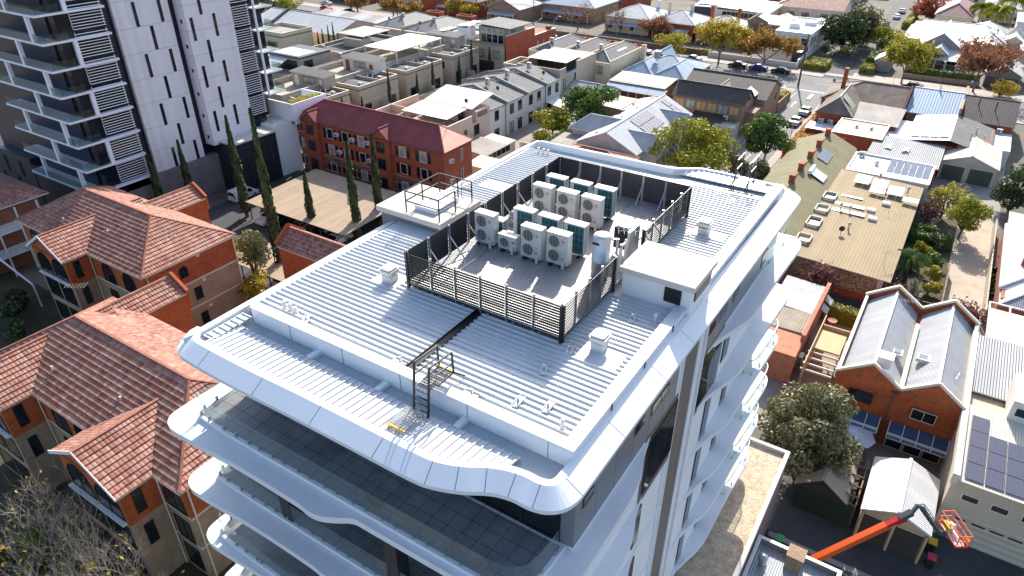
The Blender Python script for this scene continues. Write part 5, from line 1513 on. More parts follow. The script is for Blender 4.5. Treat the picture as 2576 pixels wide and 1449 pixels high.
# tan row with cypresses in front
def tan_unit(y0, y1, lab, room=None, extra=None):
    h = House("townhouse", lab, "building", -109, (y0 + y1) / 2, tan_rend, grey_sheet, trim_cream, "tan rendered townhouses with flat roofs")
    h.walls(-107.2, -100.9, y0, y1, 0, 5.9); h.flat(-107.2, -100.9, y0, y1, 6.05, 0.55)
    ym = (y0 + y1) / 2
    # low double-pitched roof inside the parapet, split by a fire wall
    h.gab(-107.0, -101.1, y0 + 0.3, ym - 0.1, 6.08, 0.45, 'x', ('open', 'open'), 0.0, name="inner_roof", caps=False)
    MB().box(-107.2, -101.0, ym - 0.1, ym + 0.1, 6.0, 6.85).build("fire_wall", tan_rend, h.root)
    h.walls(-117.2, -107.2, y0 - 1.6, y1 + 1.6, 0, 6.2, name="rear_wall")
    mb = MB()
    for q in ((-117.2, -107.2, y0 - 1.6, y0 - 1.4), (-117.2, -117.0, y0 - 1.4, y1 + 1.6), (-107.4, -107.2, y0 - 1.4, y1 + 1.6)): mb.box(*q, 6.2, 7.3)
    mb.build("terrace_parapet", tan_rend, h.root)
    mb = MB()
    for q in ((-117.25, -107.15, y0 - 1.65, y0 - 1.38), (-107.42, -107.15, y0 - 1.38, y1 + 1.6)): mb.box(*q, 7.3, 7.36)
    mb.build("capping", trim_cream, h.root)
    mb = MB(); mb.box(-101.0, -100.84, y0, y1, 3.2, 3.3); mb.build("string_course", trim_cream, h.root)
    for a in (y0 + 1.2, y1 - 3.0):
        h.win('E', -100.88, a, 0.2, 1.9, 2.6, 2, None, None, "french_door"); 
    h.win('E', -100.88, y1 - 5.6, 0.9, 0.5, 1.2, 1)
    h.win('S', y0 - 0.01, -104.5, 3.4, 1.2, 1.6, 2)
    mb = MB(); mb.box(-100.9, -98.4, ym - 0.1, ym + 0.1, 0, 2.4); mb.box(-98.6, -98.4, y0, y1, 0, 1.5); mb.build("courtyard_wall", tan_rend, h.root)
    rooftop_ac(-102.6, y0 + 1.6, 6.1, "small air conditioner tucked inside a tan townhouse parapet", 0, False)
    rooftop_ac(-102.6, ym + 1.6, 6.1, "small air conditioner tucked inside a tan townhouse parapet", 0, False)
    for k in range(3):
        MB().tube([(-106.0 + 0.9 * k, ym + 0.8 + k * 0.5, 6.2), (-106.0 + 0.9 * k, ym + 0.8 + k * 0.5, 7.0)], 0.08, 6).build("vent_pipe", trim_white if k else dark_metal, h.root)
    if room:
        ry0, ry1, col, dc = room
        r = h.walls(-114.6, -105.6, ry0, ry1, 6.2, 8.7, col, "rooftop_room")
        h.slope(-114.9, -105.2, ry0 - 0.25, ry1 + 0.2, (8.95, 8.85, 9.1, 9.2), char_sheet, 0.18, "rooftop_roof", trim_cream)
        h.win('S', ry0 - 0.01, -111.4, 7.0, 3.4, 1.4, 2, None, win_warm); MB().box(-113.8, -112.7, ry0 - 0.05, ry0, 6.2, 8.4).build("door", dc, h.root)
        MB().box(-106.9, -106.0, ry0 - 0.03, ry0, 7.2, 8.2).build("hatch_door", dc, h.root)
    return h
red_door = M("dark_red_door", (0.22, 0.03, 0.02), 0.5)
tan_unit(87.5, 97.2, "tan flat-roofed townhouse nearest the tower, with a pale rooftop room and white door", (95.2, 98.4, tan_rend, trim_white))
tan_unit(99.8, 111.5, "tan flat-roofed townhouse whose pale rooftop room has a dark red door", (109.6, 113.2, white_rend2, red_door))
t3 = tan_unit(114.2, 126.8, "tan flat-roofed townhouse carrying the large rooftop pergola")
tan_unit(130.6, 141.2, "tan flat-roofed townhouse farthest from the tower, beside the red brick block", (138.5, 142.0, tan_rend, trim_white))
t = thing("rooftop_pergola", "large rooftop pergola with half grey and half white louvred roof", "pergola", (-111, 126, 6.2))
for a, b, m in ((118.0, 126.0, M("grey_louvre_roof", (0.36, 0.35, 0.33), 0.5, 0.1, 0.05, 0.5, 'corr', 0.3, 0.6)), (126.0, 134.0, M("white_louvre_roof", (0.7, 0.69, 0.66), 0.5, 0.1, 0.04, 0.5, 'corr', 0.3, 0.6))):
    MB().box(-116.3, -106.4, a, b, 9.15, 9.35).build("louvre_roof", m, t)
for x in (-116, -106.7):
    for y in (118.2, 126, 133.8): MB().box(x - .1, x + .1, y - .1, y + .1, 6.2, 9.15).build("post", trim_cream, t)

# third row farther left
h = House("townhouse", "tan house with black-framed skylight roof and curved white canopy near the tower", "building", -128.5, 109, tan_rend, char_sheet, trim_cream)
h.walls(-133.4, -123.5, 105.5, 114.5, 0, 7.9); MB().box(-133.5, -123.4, 105.4, 114.6, 7.9, 8.3).build("roof_frame", trim_dark, h.root)
mb = MB(); mb.box(-132.8, -128.7, 105.9, 111.5, 8.3, 8.36); mb.box(-128.4, -124.4, 105.9, 111.5, 8.3, 8.36); mb.build("skylight", M("pale_blue_glazing", (0.36, 0.43, 0.5), 0.15), h.root)
mb = MB()
for k in range(8):
    a0 = k / 8; a1 = (k + 1) / 8; f = lambda a: (101.8 + 4.0 * a, 6.4 + 1.2 * math.sin(a * PI / 2))
    (ya, za), (yb, zb) = f(a0), f(a1)
    mb.poly([(-136, ya, za), (-127, ya, za), (-127, yb, zb), (-136, yb, zb)]); mb.poly([(-136, ya, za - 0.06), (-136, yb, zb - 0.06), (-127, yb, zb - 0.06), (-127, ya, za - 0.06)])
mb.build("curved_canopy", trim_white, h.root)
h.walls(-136.4, -124, 101.5, 105.5, 0, 5.0, name="front_wall"); h.win('S', 105.45, -131.6, 5.2, 7.0, 2.2, 4); h.win('E', -123.45, 106.5, 5.4, 2.5, 1.9, 2)
h = House("townhouse", "tan house with a dark slatted roof terrace cover and parapets", "building", -128, 130, tan_rend, char_sheet, trim_cream)
h.walls(-133, -122.5, 117, 137, 0, 6.4); h.flat(-133, -122.5, 117, 137, 6.6, 0.6); h.walls(-129, -123.4, 124.4, 128, 6.5, 8.6, name="rooftop_room")
MB().box(-132.4, -123.6, 125.6, 135.6, 8.9, 9.1).build("slatted_roof", M("dark_slats", (0.12, 0.115, 0.11), 0.5, 0, 0.1, 0.5, 'corr', 0.5, 0.8), h.root)
for y in (126, 135.3): MB().box(-123.9, -123.7, y, y + 0.15, 6.5, 8.9).build("post", trim_white, h.root)
rooftop_ac(-131.5, 119.5, 6.6, "air conditioner near the slatted roof terrace", 0, False); rooftop_ac(-121.0, 114.6, 7.0, "air conditioner on the wall behind the skylight house", 0, False)
h = House("townhouse", "tan terrace house with blue-grey sloping roof between the slatted terrace and the pergola", "building", -120, 122, tan_rend, zinc_blue, trim_cream)
h.walls(-122.4, -117.4, 103, 137, 0, 5.8); h.slope(-122.5, -117.3, 103, 137, (6.0, 7.2, 7.2, 6.0), char_sheet)
h = House("house", "cream flat-roofed house with high parapets just right of the tower balconies", "building", -156.5, 129, cream_rend, old_grey, trim_cream)
h.walls(-162.5, -150.8, 124.2, 134.5, 0, 6.2); h.flat(-162.5, -150.8, 124.2, 134.5, 6.3, 0.8); h.win('S', 124.19, -157, 2.8, 3.0, 1.6, 3)
# factory roofs
h = House("workshop", "large pale workshop with broad zinc roof and black roof walkway", "building", -166, 147, pink_rend, zinc, trim_white)
h.walls(-181, -147, 138.8, 156, 0, 4.6); h.gab(-181, -147, 138.8, 156, 4.7, 2.6, 'x', ('gable', 'gable'), 0.4)
mb = MB(); mb.bar((-172.5, 139.5, 5.4), (-174, 147.4, 7.7), 0.8, 0.35); mb.bar((-174, 147.4, 7.7), (-173, 155, 5.7), 0.8, 0.35); mb.build("roof_walkway", dark_metal, h.root)
h = House("shed_row", "row of low sheds with striped zinc and clear roof sheets beyond the workshop", "building", -160, 160, pink_rend, zinc, trim_white)
for k in range(6):
    x = -176 + k * 5; h.slope(x, x + 5, 156.8, 164, (4.2, 4.2, 5.2, 5.2), zinc if k % 2 else old_grey)
h.walls(-176, -146, 157, 163.8, 0, 4.0)
# grey hips behind
h = House("terrace_row", "grey rendered terrace of three hipped roofs with red brick chimneys behind the tan row", "building", -127, 158, tan_rend, M("light_grey_sheet", (0.2, 0.2, 0.195), 0.78, 0.0, 0.1, 0.5, 'corr', 0.2, 0.5), trim_cream)
h.walls(-142.5, -108.5, 149, 167, 0, 5.8)
for x0, x1 in ((-142.5, -132), (-131.5, -120.5), (-120, -109)):
    h.gab(x0, x1, 150.5, 167, 6.0, 2.2, 'y', ('hip', 'hip'), 0.05); MB().box(x1, x1 + 0.3, 149, 167.2, 5.8, 6.7).build("party_wall", tan_rend, h.root)
    mb = MB()
    for q in ((x0 + 4, x1 - 1.5, 167.5, 167.8), (x0 + 4, x1 - 1.5, 169.8, 170.1), (x0 + 4, x0 + 4.3, 167.8, 169.8), (x1 - 1.8, x1 - 1.5, 167.8, 169.8)): mb.box(*q, 0, 7.4)
    mb.build("brick_porch", red_brick, h.root)
    h.win('S', 148.99, x0 + 3, 3.4, 2.2, 1.5, 2); rooftop_ac(x0 + 5.2, 155.5, 7.4, "tall air conditioner on a grey hip of the rear terrace", 0); dish(x0 + 2.8, 153, 6.8, "dark dish on a hip of the rear grey terrace")

# ================================================================ houses between the white building and the side road
h = House("house", "blue-grey hipped cottage with evaporative cooler and solar veranda", "building", -59, 154, M("stone_wall_brown", (0.24, 0.13, 0.07), 0.9, 0, 0.45, 1.6), zinc_blue, trim_cream)
h.walls(-66, -51.4, 148.6, 165.5, 0, 4.1); h.gab(-66, -51.4, 152, 165.5, 4.2, 2.4, 'x', ('hip', 'hip'), 0.3); h.gab(-58.6, -51.4, 148.3, 158, 4.2, 2.1, 'y', ('hip', 'open'), 0.3); h.gab(-66, -59.0, 148.3, 158, 4.2, 2.1, 'y', ('hip', 'open'), 0.3); h.gab(-63.5, -60.5, 160, 166.5, 4.8, 2.2, 'y', ('open', 'gable'), 0.2)
h.chimney(-66.6, 161.0, 0, 7.6, cream_rend, 0.9, 0.9)
h.walls(-65.6, -53, 141.5, 148.6, 0, 3.6); h.slope(-65.9, -52.8, 141.2, 148.6, (3.8, 3.8, 4.4, 4.4), cream_sheet); h.slope(-65.9, -52.2, 138.3, 141.2, (2.9, 2.9, 3.5, 3.5), zinc_blue, name="veranda_roof")
mb = MB()
for r in range(2):
    for k in range(9): mb.poly([(-64.9 + k * 1.32, 141.8 + r * 3.0, 3.92 + r * 0.245), (-63.65 + k * 1.32, 141.8 + r * 3.0, 3.92 + r * 0.245), (-63.65 + k * 1.32, 144.6 + r * 3.0, 4.15 + r * 0.245), (-64.9 + k * 1.32, 144.6 + r * 3.0, 4.15 + r * 0.245)])
mb.build("solar_panel", M("pale_sky_solar", (0.4, 0.4, 0.42), 0.25), h.root)  # panel colour paled to hold the sky reflection
for k in range(8): MB().box(-65.7 + k * 1.9, -65.6 + k * 1.9, 138.4, 138.5, 0, 2.9).build("veranda_post", trim_white, h.root)
t = thing("evaporative_cooler", "grey louvred evaporative cooler on the blue-grey hipped cottage", "cooler", (-60.8, 155.3, 6.2)); MB().box(-61.4, -60.2, 154.7, 155.9, 6.4, 7.9).build("casing", old_grey, t); MB().box(-61.5, -60.1, 154.6, 156.0, 7.9, 8.0).build("lid", trim_white, t); MB().box(-61.1, -60.5, 155, 155.6, 5.8, 6.4).build("duct", trim_white, t)
h = House("house", "low white gabled annexe tucked under the cream terrace", "building", -66, 134, cream_rend, zinc, trim_white)
h.walls(-70.8, -61.5, 131, 138.2, 0, 3.0); h.gab(-70.8, -61.5, 131, 138, 3.0, 1.6, 'x', ('open', 'gable'), 0.3); h.slope(-71.0, -66.0, 128.6, 131, (2.4, 2.2, 2.9, 2.9), zinc)
h = House("shed", "pale ribbed double shed with small whirling vent behind the round tree", "shed", -54.5, 128.5, M("mushroom_fibro", (0.33, 0.26, 0.2), 0.8), cream_sheet, trim_cream)
h.walls(-60, -49.4, 124.8, 133.8, 0, 3.1); h.gab(-55.0, -49.4, 124.5, 133.9, 3.2, 0.9, 'y', ('gable', 'gable'), 0.2); h.slope(-60.2, -55.1, 124.4, 132.5, (3.6, 3.4, 3.4, 3.6)); MB().lathe([(0.2, 0), (0.2, 0.3), (0.32, 0.4), (0.3, 0.6), (0.05, 0.75)], (-53.6, 127, 3.6), 10).build("whirly_vent", galv, h.root)
h = House("carport", "arched silvery carport roof over dark storage, left of the zinc gables", "carport", -53.4, 117, timber, zinc, trim_dark)
mb = MB()
for k in range(10):
    f = lambda i: (-56.3 + 5.8 * i / 10, 2.5 + 1.1 * math.sin(PI * i / 10))
    (xa, za), (xb, zb) = f(k), f(k + 1)
    mb.poly([(xa, 113.4, za), (xb, 113.4, zb), (xb, 120.6, zb), (xa, 120.6, za)]); mb.poly([(xa, 113.4, za - .08), (xa, 120.6, za - .08), (xb, 120.6, zb - .08), (xb, 113.4, zb - .08)]); mb.poly([(xa, 113.4, za - .08), (xb, 113.4, zb - .08), (xb, 113.4, zb), (xa, 113.4, za)])
mb.build("roof", M("silver_vault", (0.5, 0.5, 0.5), 0.3, 0.5, 0.15, 0.8), h.root)
for x in (-56.2, -50.6):
    for y in (113.6, 117, 120.4): MB().box(x - .06, x + .06, y - .06, y + .06, 0, 2.5).build("post", timber, h.root)
MB().box(-56, -50.8, 120.2, 120.4, 0, 2.4).build("wall", timber, h.root)
h = House("house", "large zinc-roofed house with several gables, skylights and rows of solar panels", "building", -47, 112, M("half_timber_cream", (0.5, 0.48, 0.43), 0.8), zinc, trim_white)
h.walls(-52.5, -41.6, 101.3, 126, 0, 4.2); h.gab(-52.5, -41.6, 101.3, 126, 4.3, 2.8, 'y', ('gable', 'gable'), 0.4); h.gab(-47, -40.2, 117.5, 122.5, 4.3, 2.0, 'x', ('open', 'gable'), 0.4); h.gab(-47, -40.5, 104, 108.6, 4.3, 2.0, 'x', ('open', 'gable'), 0.4); h.gab(-57, -47, 107.4, 112.6, 4.3, 2.2, 'x', ('hip', 'open'), 0.3)
h.walls(-41.6, -40.4, 117.7, 122.3, 0, 4.2); h.walls(-41.6, -40.7, 104.2, 108.4, 0, 4.2); h.walls(-56.7, -52.5, 107.6, 112.4, 0, 4.2)
for (a, b) in ((109.2, 116.8), (122.8, 125.8)):
    mb = MB(); y = a
    while y + 1.0 <= b:
        for k in range(2):
            xa = -46.5 + k * 1.9; xb = xa + 1.75; zz = lambda x: 7.1 + 0.12 - (x + 47.05) * 2.8 / 5.85
            mb.poly([(xa, y, zz(xa)), (xb, y, zz(xb)), (xb, y + 0.95, zz(xb)), (xa, y + 0.95, zz(xa))])
        y += 1.05
    mb.build("solar_panel", M("grey_sky_solar", (0.2, 0.2, 0.24), 0.2), h.root)  # grey of these panels includes painted-in sky reflection
for y in (103, 113, 119.5):
    mb = MB(); mb.box(-49.9, -49.0, y, y + 0.9, 5.3, 6.1); mb.build("skylight", trim_white, h.root)
h = House("house", "terracotta tiled roof just beyond the white building's rear edge", "building", -46, 98, cream_rend, tile_mix, trim_cream)
h.walls(-52, -40.5, 93, 99.5, 0, 4.2); h.gab(-52, -40.5, 92.4, 99.6, 4.4, 1.6, 'x', ('hip', 'hip'), 0.3, caps=tile_ridge)
h = House("shed", "flat pale grey low roof beyond the lane behind the white building", "shed", -55, 105, cream_rend, old_grey, trim_cream)
h.walls(-58, -51.6, 102.4, 107.4, 0, 2.9); h.slope(-58.2, -51.4, 102.2, 107.6, (3.0, 3.0, 3.15, 3.15))

# brown brick pair with dark tiled roofs at the junction
h = House("brick_units", "brown brick units with two long dark tiled gable roofs beside the side road", "building", -40, 140, brown_brick, tile_dark, trim_dark)
h.walls(-47.2, -33.4, 131.0, 137.6, 0, 5.9); h.gab(-47.2, -33.4, 131.0, 137.4, 6.0, 2.2, 'x', ('open', 'gable'), 0.3, caps=tile_dark)
h.walls(-48, -31.4, 138.6, 150.2, 0, 5.4); h.gab(-48, -31.4, 138.6, 150.2, 5.5, 2.6, 'x', ('gable', 'gable'), 0.3, caps=tile_dark)
h.gab(-41.6, -38.4, 137.2, 143, 6.0, 1.4, 'y', ('open', 'open'), 0.1, beige_sheet); h.slope(-35.0, -33.2, 137.4, 140.4, (7.3, 6.2, 6.2, 7.3), white_pnl)
h.walls(-33.4, -31.6, 133, 138.6, 0, 4.4, name="side_wall"); h.walls(-31.4, -31.2, 150, 158, 0, 2.2, name="garden_wall")
MB().box(-46.8, -34, 129.5, 131.0, 2.8, 3.0).build("balcony_floor", timber, h.root)
for k in range(6): h.win('S', 130.98, -46.6 + k * 2.15, 3.9, 1.8, 1.6, 2, timber, M("amber_blind%d" % k, (0.45, 0.27 + 0.03 * (k % 2), 0.14), 0.6) if k % 3 != 1 else win_warm)
h.slope(-42.5, -36.2, 127.2, 131.0, (2.7, 2.7, 3.7, 3.7), M("dark_brown_awning", (0.05, 0.035, 0.03), 0.6), name="awning")
h.walls(-37.2, -33.5, 126.6, 131, 0, 2.9, M("dull_white", (0.45, 0.42, 0.38), 0.8), "porch_wall"); MB().box(-41.2, -38.5, 126.5, 126.6, 0, 2.2).build("garage_door", M("amber_door", (0.5, 0.27, 0.14), 0.6), h.root)  # porch wall in a greyer white than the other renders
rooftop_ac(-36.6, 130.2, 3.0, "air conditioner on the brown units' rear porch", 0, False)
for k in range(3): h.win('E', -33.38, 133.6 + k * 0.6, 6.2, 0.22, 0.7, 1)
h.win('E', -31.38, 146.5, 3.6, 0.6, 1.5, 1)

# ================================================================ RIGHT: old corner buildings along the side road
h = House("corner_building", "old corner building with rusty brown sheet roofs, tall brick chimney and maroon gable", "building", -16, 152, red_brick, rust_sheet, trim_dark)
h.walls(-23.2, -8.6, 150.5, 162.8, 0, 4.2); h.gab(-23.2, -8.4, 150.5, 162.8, 4.4, 2.8, 'x', ('hip', 'open'), 0.3)
mb = MB(); mb.prism([(-8.5, 149.8), (-8.1, 149.8), (-8.1, 163.4), (-8.5, 163.4)], 0, 4.4); mb.poly([(-8.1, 149.8, 4.4), (-8.1, 163.4, 4.4), (-8.1, 156.6, 7.6)]); mb.poly([(-8.5, 149.8, 4.4), (-8.5, 156.6, 7.6), (-8.5, 163.4, 4.4)])
mb.poly([(-8.5, 149.8, 4.4), (-8.1, 149.8, 4.4), (-8.1, 156.6, 7.6), (-8.5, 156.6, 7.6)]); mb.poly([(-8.1, 163.4, 4.4), (-8.5, 163.4, 4.4), (-8.5, 156.6, 7.6), (-8.1, 156.6, 7.6)])
mb.build("gable_wall", M("maroon_paint", (0.16, 0.03, 0.03), 0.8), h.root)
h.walls(-22.0, -16, 140.8, 151, 0, 4.2); h.gab(-22.0, -16, 140.8, 154, 4.4, 2.5, 'y', ('hip', 'open'), 0.3, caps=cream_sheet)
mb = MB(); mb.poly([(-18.6, 143.9, 7.0), (-16.2, 143.9, 4.75), (-16.2, 147, 4.75), (-18.6, 147, 7.0)]); mb.build("newer_roof_sheet", M("pale_sage_sheet", (0.34, 0.36, 0.28), 0.5, 0, 0.1, 0.5, 'corr', 0.2, 0.6), h.root)
h.walls(-16, -8.2, 140.6, 150.4, 0, 3.8); h.slope(-16.2, -7.8, 140.2, 150.4, (4.1, 3.9, 4.6, 4.8), old_grey)
h.chimney(-20.5, 155.4, 4.5, 9.6, red_brick, 0.7, 1.0, False)
h.walls(-22.5, -15.8, 136.6, 140.6, 0, 2.3, name="porch_wall"); h.slope(-22.8, -15.6, 136.3, 140.4, (2.4, 2.4, 2.5, 2.5), white_pnl, name="porch_roof")
for k, x in enumerate((-21.3, -19.6, -17.9, -16.2)): rooftop_ac(x, 140.1, 2.5, "one of four small air conditioners in a row on the old corner building's porch", 0, False)
h = House("outbuilding", "flat-roofed red brick outbuilding with white fascia, behind the row of four air conditioners", "building", -13, 136, red_brick, M("tan_membrane", (0.37, 0.33, 0.28), 0.85, 0, 0.1, 0.5), trim_white)
h.walls(-17.2, -9.2, 130.8, 139.8, 0, 3.9); h.flat(-17.3, -9.1, 130.7, 139.9, 4.1, 0.1, cap=trim_white)
MB().box(-10.9, -10.2, 130.6, 130.8, 1.2, 2.3).build("meter_box", trim_white, h.root)
for x, y in ((-14, 135.6), (-11.6, 135.8)): MB().lathe([(0.25, 0), (0.18, 0.2), (0.3, 0.35), (0.05, 0.5)], (x, y, 4.1), 8).build("roof_cowl", galv, h.root)
h.chimney(-17.9, 128.9, 0, 4.6, red_brick, 1.0, 0.8, True)
h = House("shop", "shop with pale blue ribbed gable roof and white finial facing the cross street", "building", -3.4, 159, M("bluestone_wall", (0.22, 0.15, 0.11), 0.9, 0, 0.4, 1.5), M("pale_blue_sheet", (0.27, 0.36, 0.47), 0.7, 0.0, 0.06, 0.5, 'corr', 0.5, 0.35, spec=0.25), trim_white)
h.walls(-7.7, 0.6, 150.8, 168, 0, 4.0); h.gab(-7.7, 0.6, 150.8, 168, 4.2, 2.6, 'x', ('open', 'open'), 0.25, caps=trim_white); MB().lathe([(0.12, 0), (0.2, 0.3), (0.02, 1.2)], (-3.6, 159.4, 6.8), 8).build("finial", trim_white, h.root)
MB().box(0.62, 1.05, 150.4, 168.4, 0, 6.2).build("party_wall", brown_brick, h.root)
h = House("shop", "shop with near-black ribbed roof and flue right of the pale blue roof", "building", 5.4, 159, red_brick, M("black_brown_sheet", (0.07, 0.06, 0.062), 0.8, 0.0, 0.15, 0.6, 'corr', 0.35, 0.4, spec=0.15), trim_dark)
h.walls(1.1, 9.6, 150.6, 168, 0, 4.0); h.gab(1.1, 9.6, 150.6, 168, 4.2, 2.4, 'x', ('open', 'open'), 0.25)
for x, y in ((3.4, 156), (6.2, 155)): MB().tube([(x, y, 5.2), (x, y, 7.2)], 0.08, 6).build("flue_pipe", dark_metal, h.root)
h.walls(7.0, 9.8, 140, 150.4, 0, 3.0, white_rend2, "side_wall"); rooftop_ac(7.3, 149.5, 3.0, "large air conditioner in the yard below the near-black roof", 0, False)
h = House("shop", "gabled brick shop with one white solar-covered slope and one dark grey slope", "building", 0.6, 143, red_brick, zinc, trim_white)
h.walls(-5.6, 6.8, 134.6, 150, 0, 3.7)
h.slope(-5.9, 0.7, 134.2, 150.4, (3.9, 5.0, 5.0, 3.9), white_pnl); h.slope(0.7, 7.1, 134.2, 150.4, (5.0, 3.6, 3.6, 5.0), M("slate_sheet", (0.12, 0.115, 0.115), 0.8, 0.0, 0.15, 0.6, 'corr', 0.35, 0.6))
mb = MB()
for i in range(4):
    for k in range(6):
        xa = -5.3 + i * 1.42; ya = 135.6 + k * 2.25; z = lambda x: 4.12 + (x + 5.9) / 6.6 * 1.1
        mb.poly([(xa, ya, z(xa)), (xa + 1.36, ya, z(xa + 1.36)), (xa + 1.36, ya + 2.15, z(xa + 1.36)), (xa, ya + 2.15, z(xa))])
mb.build("solar_panel", M("silver_sky_solar", (0.33, 0.32, 0.31), 0.3), h.root)  # silver tone stands for sky reflected in the panels
h.win('S', 134.59, -4.6, 0.4, 2.0, 2.0, 1); h.win('S', 134.59, -0.6, 0.6, 1.5, 1.9, 1)
mb = MB(); mb.tube([(-2.0, 134.4, 0.5), (-1.9, 134.4, 3.2)], 0.06, 6); mb.tube([(-4.9, 134.4, 0.5), (-4.8, 134.4, 3.2)], 0.06, 6); mb.build("downpipe", trim_white, h.root)
h.walls(-9, -5.7, 136.5, 148, 0, 2.8, white_rend2, "annexe_wall"); h.slope(-9.2, -5.6, 136.2, 148.2, (3.0, 2.9, 3.1, 3.2), white_pnl, name="annexe_roof")
for x, y, zz in ((4.2, 143, 4.5), (5.6, 140.2, 4.2), (3.6, 139, 4.7)): MB().tube([(x, y, zz - .3), (x, y, zz + 0.8)], 0.1, 6).build("flue_pipe", galv, h.root)
aerial((1.6, 139.5, 4.8), 1.3, "aerial on the dark slope of the solar shop", 0.3); 
h = House("garage", "pale gabled double garage with two dark green roller doors", "garage", 4.4, 134, M("pale_blockwork", (0.5, 0.46, 0.39), 0.85), cream_sheet, trim_cream)
h.walls(0.5, 8.4, 129.4, 139.5, 0, 2.9); h.gab(0.5, 8.4, 129.4, 139.5, 3.0, 1.6, 'y', ('gable', 'gable'), 0.3)
for a, b in ((0.9, 4.0), (4.8, 8.0)): MB().box(a, b, 129.3, 129.4, 0, 2.4).build("roller_door", M("sage_green_door", (0.075, 0.085, 0.055), 0.6, 0, 0.1, 0.6, 'hrib', 0.12, 0.5), h.root)

# long olive ridge roof and sage flat roof
h = House("cottage_row", "row of cottages under one long olive ridge roof with a line of brick chimneys", "building", -16.6, 100, M("pinkish_stone", (0.36, 0.28, 0.21), 0.9, 0, 0.3, 1.6), olive_sheet, trim_cream)
h.walls(-21.0, -11.9, 77.0, 124.2, 0, 3.9); h.gab(-21.0, -12.3, 77.0, 124.3, 4.0, 2.1, 'y', ('open', 'open'), 0.3, ridge=-16.7)
for y in (99.2, 104.5, 110.3, 116.2, 122.6, 92.0): h.chimney(-16.7, y, 5.2, 7.1, red_brick, 0.75, 0.95, False)
mb = MB()
for k in range(3): 
    y = 111.5 + k * 1.55; zz = lambda x: 6.1 + 0.2 - (x + 16.7) * 2.1 / 4.4
    mb.poly([(-15.9, y, zz(-15.9)), (-14.2, y, zz(-14.2)), (-14.2, y + 1.5, zz(-14.2)), (-15.9, y + 1.5, zz(-15.9))])
mb.build("solar_panel", solar, h.root)
mb = MB(); mb.tube([(-15.4, 104.4, 5.9), (-15.4, 107.4, 5.9)], 0.28, 12, 0); mb.poly([(-15.2, 104.5, 5.75), (-13.2, 104.5, 4.75), (-13.2, 107.3, 4.75), (-15.2, 107.3, 5.75)], 1); mb.build("solar_water_heater", [trim_white, M("pale_collector", (0.5, 0.52, 0.55), 0.2)], h.root)
aerial((-14.5, 119.5, 5.2), 1.6, "large spread aerial at the top of the olive roof", 0.6, 7, 1.8); aerial((-12.6, 100.6, 4.4), 1.2, "aerial beside the water heater on the olive roof", 1.2)
h = House("warehouse", "low building with wide sage metal roof, skylights, solar panels and rubble stone end wall", "building", -6.2, 97, M("rubble_hidden", (0.3, 0.22, 0.16), 0.9), green_sheet, trim_cream)
def Mrubble():
    m, nt, b = _nt("rubble_stone")
    b.inputs["Roughness"].default_value = 0.9
    uvv, u, v = _uv(nt)
    t = nt.nodes.new("ShaderNodeTexVoronoi"); t.feature = 'DISTANCE_TO_EDGE'; t.inputs["Scale"].default_value = 2.4
    mp = nt.nodes.new("ShaderNodeMapping"); mp.inputs["Scale"].default_value = (1.0, 1.7, 1); mp.inputs["Rotation"].default_value = (0, 0, 0.15); nt.links.new(uvv, mp.inputs[0]); nt.links.new(mp.outputs[0], t.inputs["Vector"])
    t2 = nt.nodes.new("ShaderNodeTexVoronoi"); t2.inputs["Scale"].default_value = 2.4; nt.links.new(mp.outputs[0], t2.inputs["Vector"])
    r = nt.nodes.new("ShaderNodeValToRGB"); r.color_ramp.elements[0].color = (0.10, 0.06, 0.035, 1); r.color_ramp.elements[1].color = (0.27, 0.17, 0.10, 1)
    s = nt.nodes.new("ShaderNodeSeparateColor"); nt.links.new(t2.outputs["Color"], s.inputs[0]); nt.links.new(s.outputs[0], r.inputs[0])
    k = _math(nt, 'GREATER_THAN', t.outputs["Distance"], 0.07)
    nt.links.new(_mix(nt, k, (0.48, 0.36, 0.25), r.outputs[0]), b.inputs["Base Color"])
    return m
rubble = Mrubble()
h.walls(-12.0, -1.4, 82.0, 112.4, 0, 3.7, rubble)
h.slope(-12.2, -0.6, 80.8, 113.0, (4.25, 3.8, 3.8, 4.25))
mb = MB(); mb.box(-1.9, -1.36, 81.95, 82.5, 0, 3.7); mb.build("corner_quoin", trim_cream, h.root)
mb = MB(); mb.box(-12, -1.4, 81.9, 81.98, 0.0, 0.75); mb.build("plinth", red_brick, h.root)
for a, b in ((84.2, 86.6), (89.5, 92.4), (94.6, 97.0), (99.4, 102.0)):
    mb = MB(); z0 = 4.3
    for q in ((-12.3, -10.6, a, a + 0.12), (-12.3, -10.6, b - 0.12, b), (-12.3, -12.18, a, b), (-10.72, -10.6, a, b)): mb.box(*q, z0 - 0.3, z0 + 0.35)
    lw = mb.build("light_well_kerb", trim_cream, h.root); MB().box(-12.15, -10.75, a + .13, b - .13, z0 - 0.08, z0).build("light_well", dark_metal if a in (89.5, 99.4) else tan_rend, lw)
def panels(h, x0, y0, nx, ny, pw, ph, z, tilt, mat):
    mb = MB()
    for i in range(nx):
        for j in range(ny):
            xa = x0 + i * (pw + 0.05); ya = y0 + j * (ph + 0.05); za = z + (ya - y0) * tilt; zb = z + (ya + ph - y0) * tilt
            mb.poly([(xa, ya, za), (xa + pw, ya, za), (xa + pw, ya + ph, zb), (xa, ya + ph, zb)]); mb.poly([(xa, ya, za - .04), (xa, ya + ph, zb - .04), (xa + pw, ya + ph, zb - .04), (xa + pw, ya, za - .04)])
    return mb.build("solar_panel", mat, h.root)
silver_sol = M("bright_sky_solar", (0.42, 0.43, 0.47), 0.25, 0, 0.1, 1)  # pale base colour carries the sky's reflection on the panels
